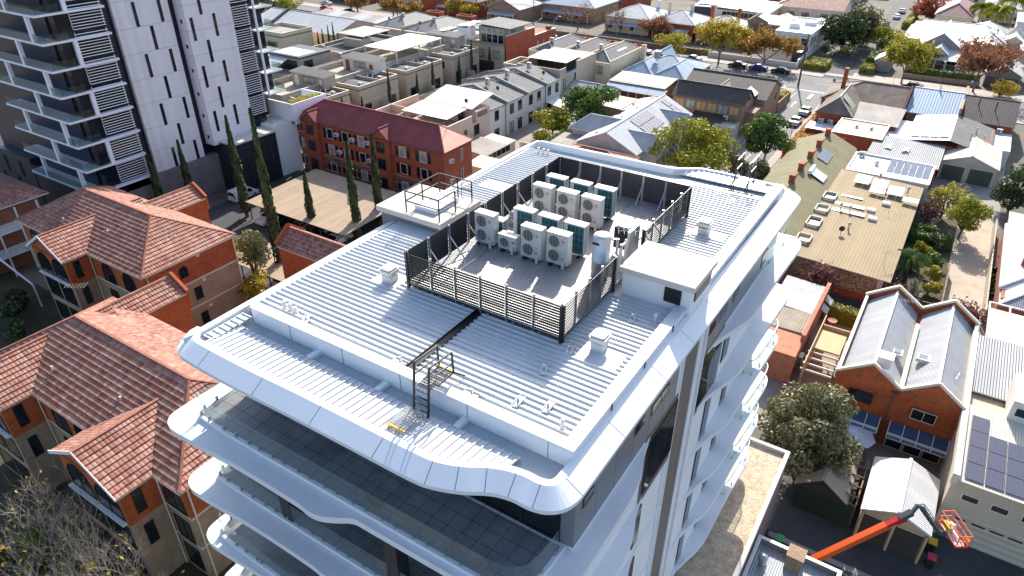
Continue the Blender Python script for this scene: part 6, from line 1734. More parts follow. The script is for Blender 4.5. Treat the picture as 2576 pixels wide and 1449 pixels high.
for x, y, n, m_ in ((-9.6, 107.6, 2, 2), (-7.2, 107.2, 2, 2), (-4.9, 105.9, 2, 2), (-7.1, 105.2, 2, 1), (-2.7, 104.6, 2, 1)): panels(h, x, y, n, m_, 1.0, 1.55, 4.35 + (0 - x) * 0.03, 0.06, silver_sol)
mb = MB()
for x, y in ((-4.9, 102.6), (-6.3, 99.2), (-5.7, 96.4)): mb.box(x, x + 1.0, y, y + 0.8, 4.0, 4.35)
mb.build("skylight_dome", trim_white, h.root)
mb = MB(); mb.box(-10.6, -6.6, 99.0, 100.0, 4.2, 4.24); mb.box(-10.4, -6.2, 96.6, 97.6, 4.2, 4.24); mb.box(-10.2, -7.4, 102.4, 103, 4.2, 4.24); mb.build("clear_roof_sheet", M("pale_clear_sheet", (0.6, 0.6, 0.58), 0.4), h.root)
for x, y in ((-9.4, 97.6), (-8.2, 97.4), (-7.3, 91.8), (-2.4, 108.6), (-6.6, 112)): MB().lathe([(0.1, 0), (0.1, 0.7), (0.2, 0.75), (0.2, 1.0), (0.04, 1.1)], (x, y, 4.05), 8).build("roof_cowl", galv, h.root)
dish(-7.9, 90.0, 4.1, "large dark satellite dish on a tripod on the sage roof", 0.4); aerial((-2.0, 84.6, 3.9), 1.7, "tall thin aerial near the corner of the sage roof", 0.8, 6, 1.1); aerial((-3.6, 99.6, 4.0), 0.7, "old fallen aerial lying on the sage roof", 0.2, 7, 1.6)
h = House("warehouse", "flat white-painted roof with two tilted racks of panels beyond the sage roof", "building", -5.8, 118, white_rend2, M("white_membrane", (0.56, 0.58, 0.62), 0.5, 0, 0.08, 0.5, stain=((0.5, 0.52, 0.55), 0.8, 0.6)), trim_white)
h.walls(-11.6, -0.2, 113.6, 122.4, 0, 3.7); h.flat(-11.7, -0.1, 113.5, 122.5, 3.9, 0.25)
for y in (115.0, 118.0):
    for k in range(3): panels(h, -6.2 + k * 1.95, y, 2, 1, 0.92, 1.4, 4.4, 0.45, silver_sol)
rooftop_ac(-11.0, 121.0, 3.9, "air conditioner at the corner of the white-painted roof", 0.4, False); MB().lathe([(0.3, 0), (0.3, 0.3), (0.45, 0.4), (0.05, 0.8)], (-8.0, 118.6, 3.9), 10).build("roof_cowl", trim_white, h.root)
h = House("warehouse", "grey corrugated roof scattered with old white fittings, before the solar shop", "building", -4, 128, red_brick, M("blue_grey_corr", (0.27, 0.28, 0.29), 0.75, 0.0, 0.1, 0.5, 'corr', 0.3, 0.8), trim_white)
h.walls(-10.2, 0.2, 123.4, 134, 0, 3.3); h.slope(-10.4, 0.4, 123, 134.2, (3.6, 3.5, 3.9, 4.0))
mb = MB(); mb.bar((-5.4, 127.5, 4.0), (-4.6, 129.3, 4.1), 0.5, 0.2); mb.bar((-4.6, 127.6, 4.0), (-5.2, 129.2, 4.1), 0.3, 0.15); mb.poly([(-8.4, 128, 4.0), (-7.2, 127.6, 4.0), (-7.4, 130.4, 4.1)]); mb.build("old_fitting", trim_white, h.root)

# twin-gabled house
h = House("twin_gabled_house", "red brick house with two parallel zinc gable roofs inside cream zigzag parapets", "building", 2.8, 64, orange_brick, M("mid_zinc_sheet", (0.33, 0.345, 0.37), 0.7, 0.0, 0.08, 0.5, 'corr', 0.2, 0.8), trim_cream)
h.walls(-2.2, 7.8, 57.0, 72.0, 0, 5.6)
for c0, c1 in ((-2.0, 2.7), (3.1, 7.6)):
    h.gab(c0, c1, 57.1, 71.8, 5.75, 1.9, 'y', ('open', 'open'), 0.0, caps=trim_white)
mb = MB()
for (yy, sg) in ((56.8, 1), (71.9, 1)):
    zz = [(-2.35, 5.9), (-2.35, 6.3), (0.35, 8.15), (2.9, 6.3), (5.35, 8.15), (7.95, 6.3), (7.95, 5.9)]
    tops = [(-2.35, 6.3), (0.35, 8.15), (2.9, 6.4), (5.35, 8.15), (7.95, 6.3)]
    for a, b in zip(tops, tops[1:]): mb.bar((a[0], yy + 0.1, a[1]), (b[0], yy + 0.1, b[1]), 0.34, 0.22)
for x in (-2.2, 7.75): mb.box(x - 0.14, x + 0.14, 56.9, 72.0, 5.6, 6.35)
mb.box(2.72, 3.08, 57.1, 69.0, 5.7, 6.2)
mb.build("parapet_coping", trim_cream, h.root)
mb = MB()
for yy in (56.8, 72.0):
    for c0, c1 in ((-2.3, 2.9), (2.9, 7.9)):
        c = (c0 + c1) / 2
        mb.poly([(c0, yy, 5.6), (c1, yy, 5.6), (c1, yy, 6.2), (c, yy, 8.05), (c0, yy, 6.2)]); mb.poly([(c0, yy + 0.2, 5.6), (c0, yy + 0.2, 6.2), (c, yy + 0.2, 8.05), (c1, yy + 0.2, 6.2), (c1, yy + 0.2, 5.6)])
mb.build("gable_wall", orange_brick, h.root)
mb = MB(); mb.box(-2.3, 7.9, 72.2, 72.3, 5.4, 6.2)
mb.build("gable_back", trim_cream, h.root)
h.win('S', 56.79, -0.9, 3.9, 2.0, 1.1, 2); h.win('S', 56.79, 4.2, 3.9, 1.9, 1.1, 2, trim_cream)
mb = MB(); mb.bar((2.55, 56.7, 0.2), (2.55, 56.7, 6.0), 0.1, 0.1); mb.bar((2.3, 56.68, 6.0), (2.9, 56.68, 6.0), 0.2, 0.2); mb.build("downpipe", trim_dark, h.root)
bl = M("blue_tint_glazing", (0.05, 0.09, 0.16), 0.1)
for a, b in ((-2.1, 2.2), (3.0, 7.6)):
    h.slope(a, b, 55.2, 56.8, (2.3, 2.3, 2.9, 2.9), bl, name="glass_awning", edge=trim_white)
    mb = MB()
    for k in range(5): x = a + (b - a) * k / 4; mb.bar((x, 55.15, 2.35), (x, 56.8, 2.96), 0.06, 0.06)
    mb.bar((a, 55.5, 2.48), (b, 55.5, 2.48), 0.05, 0.3); mb.build("awning_bar", trim_white, h.root)
for k in range(3): h.win('S', 56.79, 3.1 + k * 1.5, 0.1, 1.4, 2.1, 1, trim_white)
mb = MB()
mb.box(1.5, 2.3, 61.3, 62.3, 6.6, 6.9); mb.box(3.4, 4.5, 61.6, 62.6, 6.6, 6.95); mb.build("skylight", [trim_cream], h.root)
for q in ((1.45, 61.5, 2.25), (3.45, 61.8, 4.4)):
    MB().box(q[0] + 0.12, q[2] - 0.15, q[1], q[1] + 0.7, 6.9, 6.97).build("skylight_glass", M("skylight_blue%d" % int(q[0]), (0.14, 0.19, 0.24), 0.1), h.root)
mb = MB(); mb.box(0.5, 1.6, 57.8, 58.8, 7.3, 8.3); mb.box(0.4, 1.7, 57.7, 58.9, 8.3, 8.4); mb.build("evaporative_cooler", trim_white, h.root)
aerial((1.3, 68.6, 7.4), 1.2, "aerial on the left roof of the twin-gabled house", 0.3, 6, 1.6); aerial((6.6, 59.4, 6.8), 1.0, "aerial on the right roof of the twin-gabled house", 1.4, 6, 1.1)

# small brick house and its yards between the white building and the twin gables
h = House("brick_cottage", "narrow red brick cottage with tan roofs squeezed behind the white balconies", "building", -8, 69, M("salmon_brick", (0.42, 0.17, 0.1), 0.9, 0, 0.2, 1.5), M("tan_corr", (0.42, 0.3, 0.19), 0.6, 0, 0.1, 0.5, 'corr', 0.25, 0.8), trim_cream)
h.walls(-11.0, -6.3, 61.0, 76.2, 0, 3.4); h.slope(-11, -6.6, 69.6, 76.3, (3.7, 3.5, 3.5, 3.7), zinc); h.slope(-11, -6.6, 65.3, 69.3, (3.5, 3.6, 3.7, 3.6), M("stained_brown_sheet", (0.2, 0.16, 0.11), 0.7, 0.0, 0.3, 0.8, 'corr', 0.25, 0.5)); h.slope(-10.6, -6.9, 63.2, 65.2, (2.9, 2.9, 3.1, 3.1)); h.slope(-10.6, -7.0, 61.2, 63.1, (2.6, 2.6, 2.8, 2.8))
MB().box(-6.6, -6.2, 64.2, 76.4, 3.3, 4.1).build("parapet", M("salmon_brick2", (0.38, 0.15, 0.09), 0.9, 0, 0.2, 1.5), h.root)
for y in (72.5, 74.6): h.slope(-6.2, -5.5, y, y + 1.4, (2.8, 2.3, 2.3, 2.8), M("striped_canvas%d" % int(y), (0.4, 0.42, 0.42), 0.8, 0, 0.3, 3), name="canvas_awning")
rooftop_ac(-5.9, 63.6, 0.4, "tall air conditioner on the cottage wall by the timber deck", 1.57, True)
t = thing("timber_deck_roof", "pale timber deck with open beams between the cottage and the twin-gabled house", "pergola", (-4, 65, 0))
MB().box(-5.3, -2.75, 64.4, 68.2, 2.75, 2.95).build("boarding", timber_pale, t)
for y in (60.6, 61.7, 62.8, 63.9): MB().box(-5.6, -2.7, y, y + 0.12, 2.5, 2.7).build("beam", trim_cream, t)
for x in (-5.4, -2.8):
    for y in (60.7, 64.3, 68.1): MB().box(x - .06, x + .06, y - .06, y + .06, 0, 2.6).build("post", timber, t)
mb = MB(); mb.box(-5.4, -5.3, 60.5, 70.5, 0, 3.4); mb.box(-5.3, -2.4, 68.6, 68.75, 2.6, 3.3); tag(mb.build("timber_screen", timber_pale), "slatted timber screen wall beside the cottage deck", "fence")
tag(MB().lathe([(0.1, 0), (0.1, 0.9), (0.45, 1.0), (0.5, 1.12), (0.42, 1.08), (0.05, 1.0)], (-4.6, 69.6, 2.4), 14).build("bird_bath", terracotta), "terracotta bird bath on a pedestal near the clipped hedge", "bird bath")

# sheds behind the twin-gabled house
h = House("shed", "green-doored gable shed with one sunlit beige slope and open rafters on its side", "shed", 0, 48.6, M("dark_shed_wall", (0.03, 0.028, 0.022), 0.8), M("beige_rib", (0.43, 0.37, 0.28), 0.55, 0, 0.08, 0.6, 'corr', 0.2, 1.0), trim_dark)
h.walls(-2.1, 2.0, 45.6, 52.0, 0, 2.4); h.gab(-2.2, 1.5, 45.3, 52.4, 2.5, 1.5, 'y', ('gable', 'gable'), 0.15, ridge=-0.4)
MB().box(-2.1, 2.2, 45.4, 45.58, 0, 2.4).build("door", door_green, h.root)
for y in (46.2, 47.4, 48.6, 49.8): MB().bar((1.2, y, 2.75), (2.3, y + 0.15, 2.5), 0.08, 0.14).build("rafter", timber, h.root)
MB().box(2.2, 2.3, 45.6, 51, 0, 2.5).build("side_fence", timber, h.root)
h = House("shed", "white corrugated gable double shed with brown roller doors beside the cream building", "shed", 5, 47.7, timber_pale, M("bright_corr", (0.62, 0.62, 0.62), 0.45, 0.1, 0.05, 0.5, 'corr', 0.2, 1.0), trim_white)
h.walls(2.7, 7.3, 44.9, 50.8, 0, 3.2); h.gab(2.7, 7.2, 44.7, 50.8, 3.3, 1.05, 'y', ('gable', 'gable'), 0.15, caps=white_pnl)
for a, b in ((2.95, 4.85), (5.05, 7.0)): MB().box(a, b, 44.78, 44.9, 0, 2.6).build("roller_door", door_brown, h.root)
for x in (2.75, 4.95, 7.1): MB().box(x, x + 0.14, 44.7, 44.9, 0, 2.9).build("door_jamb", timber_pale, h.root)
t = thing("patio_set", "round patio table and chairs on the paving behind the white shed", "table", (4.6, 53.4, 0))
MB().lathe([(0.05, 0), (0.05, 0.7), (0.6, 0.72), (0.6, 0.76)], (4.9, 53.6, 0), 14).build("table", M("stone_grey", (0.35, 0.33, 0.3), 0.8), t)
for x, y in ((4.0, 54.0), (6.6, 52.0)):
    mb = MB(); mb.lathe([(0.22, 0.42), (0.22, 0.46)], (x, y, 0), 10); mb.box(x - 0.2, x + 0.2, y + 0.18, y + 0.22, 0.46, 0.9)
    for dx in (-.15, .15):
        for dy in (-.15, .15): mb.tube([(x + dx, y + dy, 0), (x + dx, y + dy, 0.44)], 0.02, 5)
    mb.build("chair", M("chair_grey%d" % int(x), (0.3, 0.3, 0.28), 0.7), t)
t = thing("patio_umbrella", "open white patio umbrella beside the bushy tree", "umbrella", (0.9, 54.0, 0))
mb = MB()
for k in range(8):
    a, b = 2 * PI * k / 8, 2 * PI * (k + 1) / 8; mb.poly([(0.9, 54, 2.75), (0.9 + 1.5 * math.cos(a), 54 + 1.5 * math.sin(a), 2.25), (0.9 + 1.5 * math.cos(b), 54 + 1.5 * math.sin(b), 2.25)])
mb.build("canopy", M("umbrella_white", (0.55, 0.58, 0.66), 0.8), t); MB().tube([(0.9, 54, 0), (0.9, 54, 2.8)], 0.03, 6).build("pole", galv, t)

# cream building at the right edge
h = House("workshop", "cream rendered building with solar roof and wide garage doors at the right edge", "building", 12, 54, M("cream_block", (0.55, 0.45, 0.33), 0.85, 0, 0.05, 0.4), cream_sheet, trim_cream)
h.walls(7.7, 19, 48.7, 61.5, 0, 5.7); h.slope(7.6, 19, 48.4, 58.0, (6.0, 6.0, 6.35, 6.35)); h.slope(8.0, 19, 60.5, 69.8, (6.1, 6.1, 6.4, 6.4), M("mid_grey_corr", (0.25, 0.26, 0.28), 0.55, 0.1, 0.08, 0.5, 'corr', 0.22, 1.0)); h.walls(7.9, 19, 61.5, 70, 0, 6.0, name="rear_wall"); MB().box(7.5, 7.95, 48.3, 70, 5.6, 6.55).build("parapet", trim_cream, h.root)
h.walls(10.6, 19, 57.6, 62, 6.0, 8.2, white_rend2, "upper_wall"); h.win('S', 57.59, 10.9, 6.8, 2.4, 0.9, 2, trim_white)
mb = MB()
for i in range(4):
    for j in range(4):
        xa = 8.3 + i * 1.28; ya = 48.8 + j * 1.95
        if i > 0 and j == 3: continue
        za = 6.12 + (ya - 48.4) * 0.036; zb = 6.12 + (ya + 1.88 - 48.4) * 0.036
        mb.poly([(xa, ya, za), (xa + 1.22, ya, za), (xa + 1.22, ya + 1.88, zb), (xa, ya + 1.88, zb)])
mb.build("solar_panel", solar, h.root)
for x in (8.6, 10.5, 12.4): h.win('S', 48.69, x, 4.1, 1.15, 0.65, 1, trim_white, M("brown_pane%d" % int(x), (0.09, 0.05, 0.035), 0.2))
MB().box(8.4, 18, 48.62, 48.7, 0, 2.9).build("garage_door", M("cream_panel_door", (0.56, 0.48, 0.37), 0.7, 0, 0.03, 0.5, 'hrib', 0.6, 0.3), h.root)
mb = MB()
for x in (8.6, 9.9, 11.1, 12.3, 13.5): mb.box(x, x + 0.9, 48.59, 48.62, 2.2, 2.34)
mb.build("door_slot_window", frame_black, h.root)
t = thing("pergola", "white framed pergola with cream ribbed roof at the right edge", "pergola", (11, 79, 0))
MB().box(9.2, 13, 74.8, 81.5, 3.3, 3.5).build("roof", cream_sheet, t)
mb = MB(); mb.box(9.2, 13, 83.0, 83.15, 3.3, 3.45); mb.box(9.2, 9.35, 81.5, 83.0, 3.3, 3.45); mb.box(11.1, 11.25, 81.5, 83.0, 3.3, 3.45); mb.build("beam", trim_white, t)
for x in (9.3, 12.8):
    for y in (75, 83.05): MB().box(x - .07, x + .07, y - .07, y + .07, 0, 3.3).build("post", trim_white, t)
h = House("house", "zinc-roofed house with leaning tall brick chimney at the right edge beside the lane", "building", 13, 95, M("brick_trim_wall", (0.32, 0.12, 0.07), 0.9, 0, 0.2, 1.5), zinc, trim_white)
h.walls(10.2, 20, 84.5, 106, 0, 3.5); h.gab(10.2, 20, 87, 106, 3.6, 2.0, 'y', ('hip', 'gable'), 0.3); h.gab(10.4, 20, 83.5, 90, 3.3, 1.5, 'x', ('hip', 'open'), 0.3, M("grey_ver_sheet", (0.27, 0.28, 0.3), 0.5, 0.1, 0.08, 0.5, 'corr', 0.2, 0.9))
h.chimney(12.0, 92.6, 3.8, 7.2, red_brick, 0.6, 0.6, True); h.walls(10.6, 18, 106, 112, 0, 2.8); h.slope(10.4, 18.2, 105.8, 112.3, (3.0, 3.0, 3.1, 3.1))

# roof corner in the foreground with its brick chimney
h = House("low_building", "grey corrugated roof behind a metal parapet at the bottom right, with square brick chimney", "building", -0.5, 28, M("podium_grey", (0.2, 0.19, 0.18), 0.85), M("blue_white_corr", (0.46, 0.49, 0.52), 0.5, 0.1, 0.06, 0.5, 'corr', 0.16, 1.0), M("steel_cap", (0.5, 0.52, 0.54), 0.45, 0.3))
h.walls(-2.95, 2.3, 18, 35.2, 0, 5.6); h.flat(-2.95, 2.3, 18, 35.3, 5.75, 0.45)
mb = MB(); mb.box(-0.95, 0.05, 33.9, 34.9, 5.6, 7.0); mb.box(-1.0, 0.1, 33.85, 34.95, 7.0, 7.12); mb.build("chimney", brown_brick, h.root)
mb = MB(); mb.lathe([(0.18, 0), (0.18, 0.5), (0.3, 0.55), (0.28, 0.85), (0.05, 1.0)], (-2.2, 33.4, 5.75), 12); mb.tube([(-1.9, 33.2, 6.1), (-1.7, 31.6, 6.0), (-1.4, 29.5, 6.0)], 0.06, 6); mb.build("whirly_vent", galv, h.root)

# ================================================================ FAR SIDE OF THE CROSS STREET
def far_house(x0, x1, y0, y1, h, rise, axis, lab, roof=None, wall=None, ends=('hip', 'hip'), chim=(), porch=True, name="house", group=None):
    b = House(name, lab, "building", (x0 + x1) / 2, (y0 + y1) / 2, wall or cream_rend, roof or zinc, trim_white, group)
    b.walls(x0, x1, y0, y1, 0, h - 0.1); b.gab(x0, x1, y0, y1, h, rise, axis, ends, 0.4)
    if porch:
        b.slope(x0 + 1, x1 - 1, y0 - 2.2, y0 - 0.3, (2.6, 2.6, 3.1, 3.1), zinc_blue, name="veranda_roof")
        for k in range(4):
            x = x0 + 1.1 + (x1 - x0 - 2.3) * k / 3; MB().box(x, x + 0.12, y0 - 2.1, y0 - 1.98, 0, 2.6).build("veranda_post", trim_white, b.root)
    for k in range(max(2, int((x1 - x0) / 4))): b.win('S', y0 - 0.01, x0 + 1.2 + k * 3.6, 0.9, 1.3, 1.6, 2, trim_white)
    for cx, cy, cz, m_ in chim: b.chimney(cx, cy, h, cz, m_, 0.9, 0.8)
    return b
far_house(-98.5, -84, 205, 222, 4.5, 2.8, 'x', "pale hipped cottage behind the bare street trees", chim=((-87, 219, 8.0, trim_white),))
far_house(-83.0, -70.2, 205, 219, 4.5, 2.6, 'x', "zinc hipped cottage with two cream chimneys", zinc, red_brick, chim=((-74.6, 214.5, 8.6, cream_rend), (-82.0, 215.5, 8.4, cream_rend)))
far_house(-69.4, -55.8, 205, 217, 4.5, 2.5, 'x', "cream hipped cottage with two tall red brick chimneys", cream_sheet, brown_brick, chim=((-68.0, 213.5, 8.8, red_brick), (-60.1, 213.5, 8.8, red_brick)))
b = House("hall", "white flat-roofed hall with a strip of clerestory windows beyond the street trees", "building", -63, 234, white_rend2, white_pnl, trim_white)
b.walls(-72.2, -55.0, 225, 243, 0, 6.0); b.slope(-70.5, -54.6, 224.6, 243, (6.9, 6.3, 6.6, 7.2), white_pnl, 0.3); MB().box(-72.4, -70.4, 224.8, 243, 6, 7.2).build("parapet", white_rend2, b.root)
for k in range(9): b.win('S', 224.98, -68.6 + k * 1.35, 4.2, 1.2, 1.4, 1)
MB().box(-55.0, -54.8, 225, 243, 0, 5.4).build("side_wall", M("orange_render", (0.5, 0.3, 0.15), 0.85), b.root)
b = House("shed", "navy shed with solar panels on a pale roof beside the white hall", "shed", -76.5, 237, M("navy_cladding", (0.03, 0.045, 0.07), 0.6, 0, 0.1, 0.5, 'vrib', 0.3, 0.5), zinc, trim_white)
b.walls(-80, -73.4, 231, 245, 0, 5.2); b.slope(-80.4, -73, 230.6, 245, (5.3, 5.5, 6.6, 6.4)); panels(b, -79.4, 233, 4, 2, 1.4, 3.0, 5.9, 0.09, silver_sol)
b = House("building", "brown stone building with parapet gable and white roof full of air conditioning plant", "building", -50.5, 216, M("brown_stone", (0.2, 0.13, 0.09), 0.9, 0, 0.3, 1.2), zinc, trim_cream)
b.walls(-56.5, -44.6, 211, 223, 0, 5.6); b.slope(-56, -44.8, 211.5, 223, (5.9, 5.7, 6.2, 6.4)); mb = MB(); mb.box(-56.7, -51, 210.8, 211.1, 5.6, 6.4); mb.poly([(-56.7, 210.8, 6.4), (-51, 210.8, 6.4), (-53.8, 210.8, 7.6)]); mb.box(-56.8, -56.4, 211, 223, 5.6, 6.6); mb.build("parapet", M("brown_stone2", (0.22, 0.15, 0.1), 0.9, 0, 0.3, 1.2), b.root)
b = House("building", "white two-storey rendered house with small square windows at the junction", "building", -41.5, 212, white_rend, white_pnl, trim_white)
b.walls(-46.3, -37.2, 201.5, 224, 0, 5.9); b.flat(-46.4, -37.1, 201.4, 224, 6.0, 0.35)
for x, y, w, hh in ((-44.6, 208, 2.6, 1.3), (-42, 214, 3.0, 1.0), (-39.8, 218, 1.6, 0.9)): MB().box(x, x + w, y, y + 2.4, 6.0, 6.0 + hh).build("roof_plant", trim_white, b.root)
for x in (-45.6, -43.6, -41.2): b.win('S', 201.38, x, 3.6, 0.9, 1.2, 1)
b.win('S', 201.38, -39.3, 3.2, 1.5, 1.8, 1); b.win('E', -37.08, 202.6, 3.0, 1.8, 2.1, 1); b.win('E', -37.08, 206.5, 3.0, 1.2, 2.0, 1)
b.walls(-46.8, -39.5, 193.5, 201.3, 0, 3.2, white_rend2, "front_wall"); b.gab(-46.6, -39.6, 194.0, 201.3, 3.2, 1.4, 'y', ('hip', 'open'), 0.3, char_sheet); MB().box(-38.8, -37.3, 194, 201.4, 0.0, 3.1).build("entry_wall", M("dark_entry", (0.03, 0.035, 0.05), 0.5), b.root)
MB().box(-37.2, -36.9, 190.5, 201, 0, 2.0).build("garden_wall", white_rend, b.root)
b = House("church_hall", "long cream rendered hall with red brick quoined windows at the top of the picture", "building", -46, 246, M("pale_pink_render", (0.56, 0.49, 0.44), 0.9), tile_mix, trim_cream)
b.walls(-57, -36.8, 240, 254, 0, 6.2); b.gab(-57, -36.8, 240, 254, 6.3, 3.0, 'x', ('hip', 'gable'), 0.4)
for x in (-52.6, -48.2, -42.6): MB().box(x - 0.3, x + 1.9, 239.9, 239.98, 1.9, 5.0).build("brick_surround", red_brick, b.root); b.win('S', 239.88, x, 2.3, 1.6, 2.4, 2, trim_cream)
far_house(-55, -48, 226, 235, 3.6, 1.6, 'y', "small pale gabled outhouse in front of the long cream hall", cream_sheet, ends=('gable', 'gable'), porch=False); far_house(-44, -38, 227, 236, 3.6, 1.6, 'y', "small pale hipped outhouse beside the white two-storey house", cream_sheet, porch=False)
b = House("house", "large white-roofed house with round gable vent behind a clipped hedge", "building", -7, 228, cream_rend, M("white_corr", (0.62, 0.62, 0.61), 0.45, 0.05, 0.04, 0.5, 'corr', 0.25, 0.6), trim_white)
b.walls(-17.4, 3.8, 222.5, 250, 0, 4.1); b.gab(-17.4, 3.8, 222.5, 242, 4.2, 3.4, 'x', ('hip', 'hip'), 0.4, inset=4.0); b.gab(-12.9, -2.9, 213, 232, 4.2, 3.7, 'y', ('gable', 'open'), 0.3, wmat=M("grey_weatherboard", (0.3, 0.28, 0.26), 0.8, 0, 0.05, 0.5, 'hrib', 0.2, 0.6)); b.walls(-12.6, -3.2, 213.2, 222.5, 0, 4.1, M("grey_weatherboard2", (0.3, 0.28, 0.26), 0.8, 0, 0.05, 0.5, 'hrib', 0.2, 0.6))
mb = MB(); ring = [(-7.9 + 0.75 * math.cos(2 * PI * k / 16), 213.15, 5.7 + 0.75 * math.sin(2 * PI * k / 16)) for k in range(16)]; mb.poly(ring); mb.poly([(x, 213.1, z) for x, y, z in ring]); mb.build("round_vent", dark_metal, b.root)
b.gab(-9.6, -5.6, 207.5, 214, 3.9, 1.7, 'y', ('gable', 'open'), 0.3); b.slope(-12.8, -2.8, 205.5, 213, (2.9, 2.9, 4.1, 4.1), name="veranda_roof")
for k in range(5): MB().box(-12.6 + k * 2.4, -12.35 + k * 2.4, 205.6, 205.85, 0, 2.9).build("veranda_post", trim_white, b.root)
for x in (-11.6, -6.2, -4.2): b.win('S', 213.1, x, 0.5, 1.7, 2.0, 2)
b.gab(-4, 6, 228, 250, 4.0, 2.6, 'y', ('hip', 'hip'), 0.4); b.walls(-20.4, -16.6, 198.2, 205, 0, 2.5, M("grey_garage", (0.28, 0.27, 0.26), 0.8), "garage_wall"); b.gab(-20.4, -16.6, 198.2, 205, 2.6, 1.3, 'y', ('gable', 'gable'), 0.2)
b = House("garage", "grey gabled double garage with dark doors at the right of the hedge", "garage", 6.6, 203, M("grey_garage2", (0.2, 0.19, 0.17), 0.8), zinc, trim_white)
b.walls(3.6, 10.6, 197.4, 210, 0, 2.8); b.gab(3.6, 10.6, 197.4, 210, 2.9, 2.0, 'y', ('gable', 'gable'), 0.3)
for a in (3.9, 7.3): MB().box(a, a + 3.0, 197.3, 197.4, 0, 2.3).build("roller_door", char_sheet, b.root)
far_house(5.2, 10.5, 232, 246, 3.6, 2.0, 'y', "pale gabled roof between palms and the white-roofed house", cream_sheet, ends=('gable', 'gable'), porch=False); far_house(9.8, 16, 222, 240, 3.8, 1.8, 'y', "pale ribbed gable roof at the far right edge", cream_sheet, ends=('gable', 'gable'))
far_house(8, 24, 258, 274, 5.2, 1.6, 'x', "flat white house with green garage beyond the palms", white_pnl, white_rend, porch=False)
far_house(-13.5, -3.5, 262, 286, 4.5, 3.0, 'y', "maroon metal roofed house beside the red autumn tree", M("dusty_maroon", (0.26, 0.13, 0.125), 0.6, 0, 0.1, 0.5, 'corr', 0.2, 0.5), cream_rend)
far_house(-1.5, 12, 286, 306, 4.5, 2.8, 'x', "zinc and brick house with chimney behind the palms", zinc, chim=((2, 292, 8.8, red_brick),))
far_house(-138, -126, 199, 214, 4.3, 2.8, 'y', "zinc gable house with white barge boards behind the street lamp", zinc, brown_brick, ('gable', 'hip')); far_house(-125, -106, 212, 230, 4.8, 3.2, 'x', "blue-grey hipped house behind the weeping bare trees", zinc_blue, brown_brick)
far_house(-160, -143, 200, 216, 5.0, 2.6, 'x', "red brick house with dark roof behind the yellow street tree", char_sheet, red_brick); far_house(-184, -166, 201, 216, 5.4, 2.4, 'x', "orange brick house behind the tan autumn trees", char_sheet, orange_brick); far_house(-212, -193, 200, 214, 4.8, 2.4, 'x', "dark red brick house beyond the parked red car", char_sheet, red_brick)
far_house(-86, -70, 250, 268, 6.0, 1.0, 'x', "big white rendered house behind the dark hedge", white_pnl, white_rend, porch=False)
# farther suburb
fr = random.Random(11)
roofs = [(zinc, "zinc"), (cream_sheet, "cream"), (zinc_blue, "blue-grey"), (tile_mix, "terracotta"), (grey_sheet, "grey"), (char_sheet, "charcoal"), (white_pnl, "white")]
taken = [(-160, -100, 195, 235), (-100, -30, 195, 272), (-30, -20, 0, 600), (-20, 26, 190, 310), (-215, -140, 195, 220)]
yy = 222.0
while yy < 400:
    xx = -330.0 + fr.uniform(0, 8)
    while xx < 70:
        w = fr.uniform(11, 16); d = fr.uniform(11, 15)
        if not any(xx < q[1] and xx + w > q[0] and yy < q[3] and yy + d > q[2] for q in taken):
            fwx = Vector((xx + w / 2, yy, 4)); v = fwx - Vector((0, 0, CAM_H))
            f = Vector((-math.sin(YAW) * math.cos(PITCH), math.cos(YAW) * math.cos(PITCH), -math.sin(PITCH))); r = Vector((math.cos(YAW), math.sin(YAW), 0)); u = r.cross(f)
            dd = v.dot(f); px = FPX * v.dot(r) / dd; py = FPX * v.dot(u) / dd
            if abs(px) < 1420 and py < 800:
                m_, nm = fr.choice(roofs)
                far_house(xx, xx + w, yy, yy + d, 4.3 + fr.uniform(-0.3, 1.5), fr.uniform(2.0, 3.2), fr.choice('xy'), "%s-roofed house among the far rooftops" % nm, m_, fr.choice([cream_rend, brown_brick, white_rend2, red_brick]), fr.choice([('hip', 'hip'), ('gable', 'gable'), ('hip', 'hip')]), (((xx + 3, yy + d / 2, 8.2, fr.choice([red_brick, cream_rend])),) if fr.random() < 0.5 else ()), False, "house", "far rooftops with %s roofs" % nm)
        xx += w + fr.uniform(2.5, 7)
    yy += 19.5
xx = -330
while xx < -205:
    for yy in (120, 142, 200):
        if xx > -225 and yy == 200: continue
        m_, nm = fr.choice(roofs); far_house(xx, xx + 14, yy, yy + 13, 4.6, 2.4, 'x', "%s-roofed house among the far rooftops" % nm, m_, red_brick, porch=False, group="far rooftops with %s roofs" % nm)
    xx += 19

# ================================================================ GROUND, ROADS, PATHS
path_m = M("footpath_paving", (0.34, 0.30, 0.26), 0.9, 0, 0.12, 0.5, fine=0.08); conc_m = M("yard_concrete", (0.27, 0.245, 0.215), 0.9, 0, 0.18, 0.3, fine=0.08, stain=((0.17, 0.15, 0.13), 0.25, 0.6))
road_m = M("pale_asphalt", (0.15, 0.145, 0.145), 0.9, 0, 0.16, 0.12, fine=0.08, stain=((0.11, 0.105, 0.105), 0.2, 0.6)); paint_w = M("road_paint_white", (0.7, 0.7, 0.68), 0.8, 0, 0.1, 2); grass_m = M("lawn", (0.07, 0.12, 0.025), 0.95, 0, 0.3, 0.6, 'rough', 8.0, 0.8, fine=0.2)  # road asphalt is a lighter grey than that of yards and lanes
soil_m = M("garden_soil", (0.05, 0.045, 0.025), 0.95, 0, 0.4, 0.7, fine=0.2); sand_m = M("pale_lane_gravel", (0.40, 0.33, 0.26), 0.95, 0, 0.16, 0.5, fine=0.12, stain=((0.27, 0.22, 0.17), 0.5, 0.6))
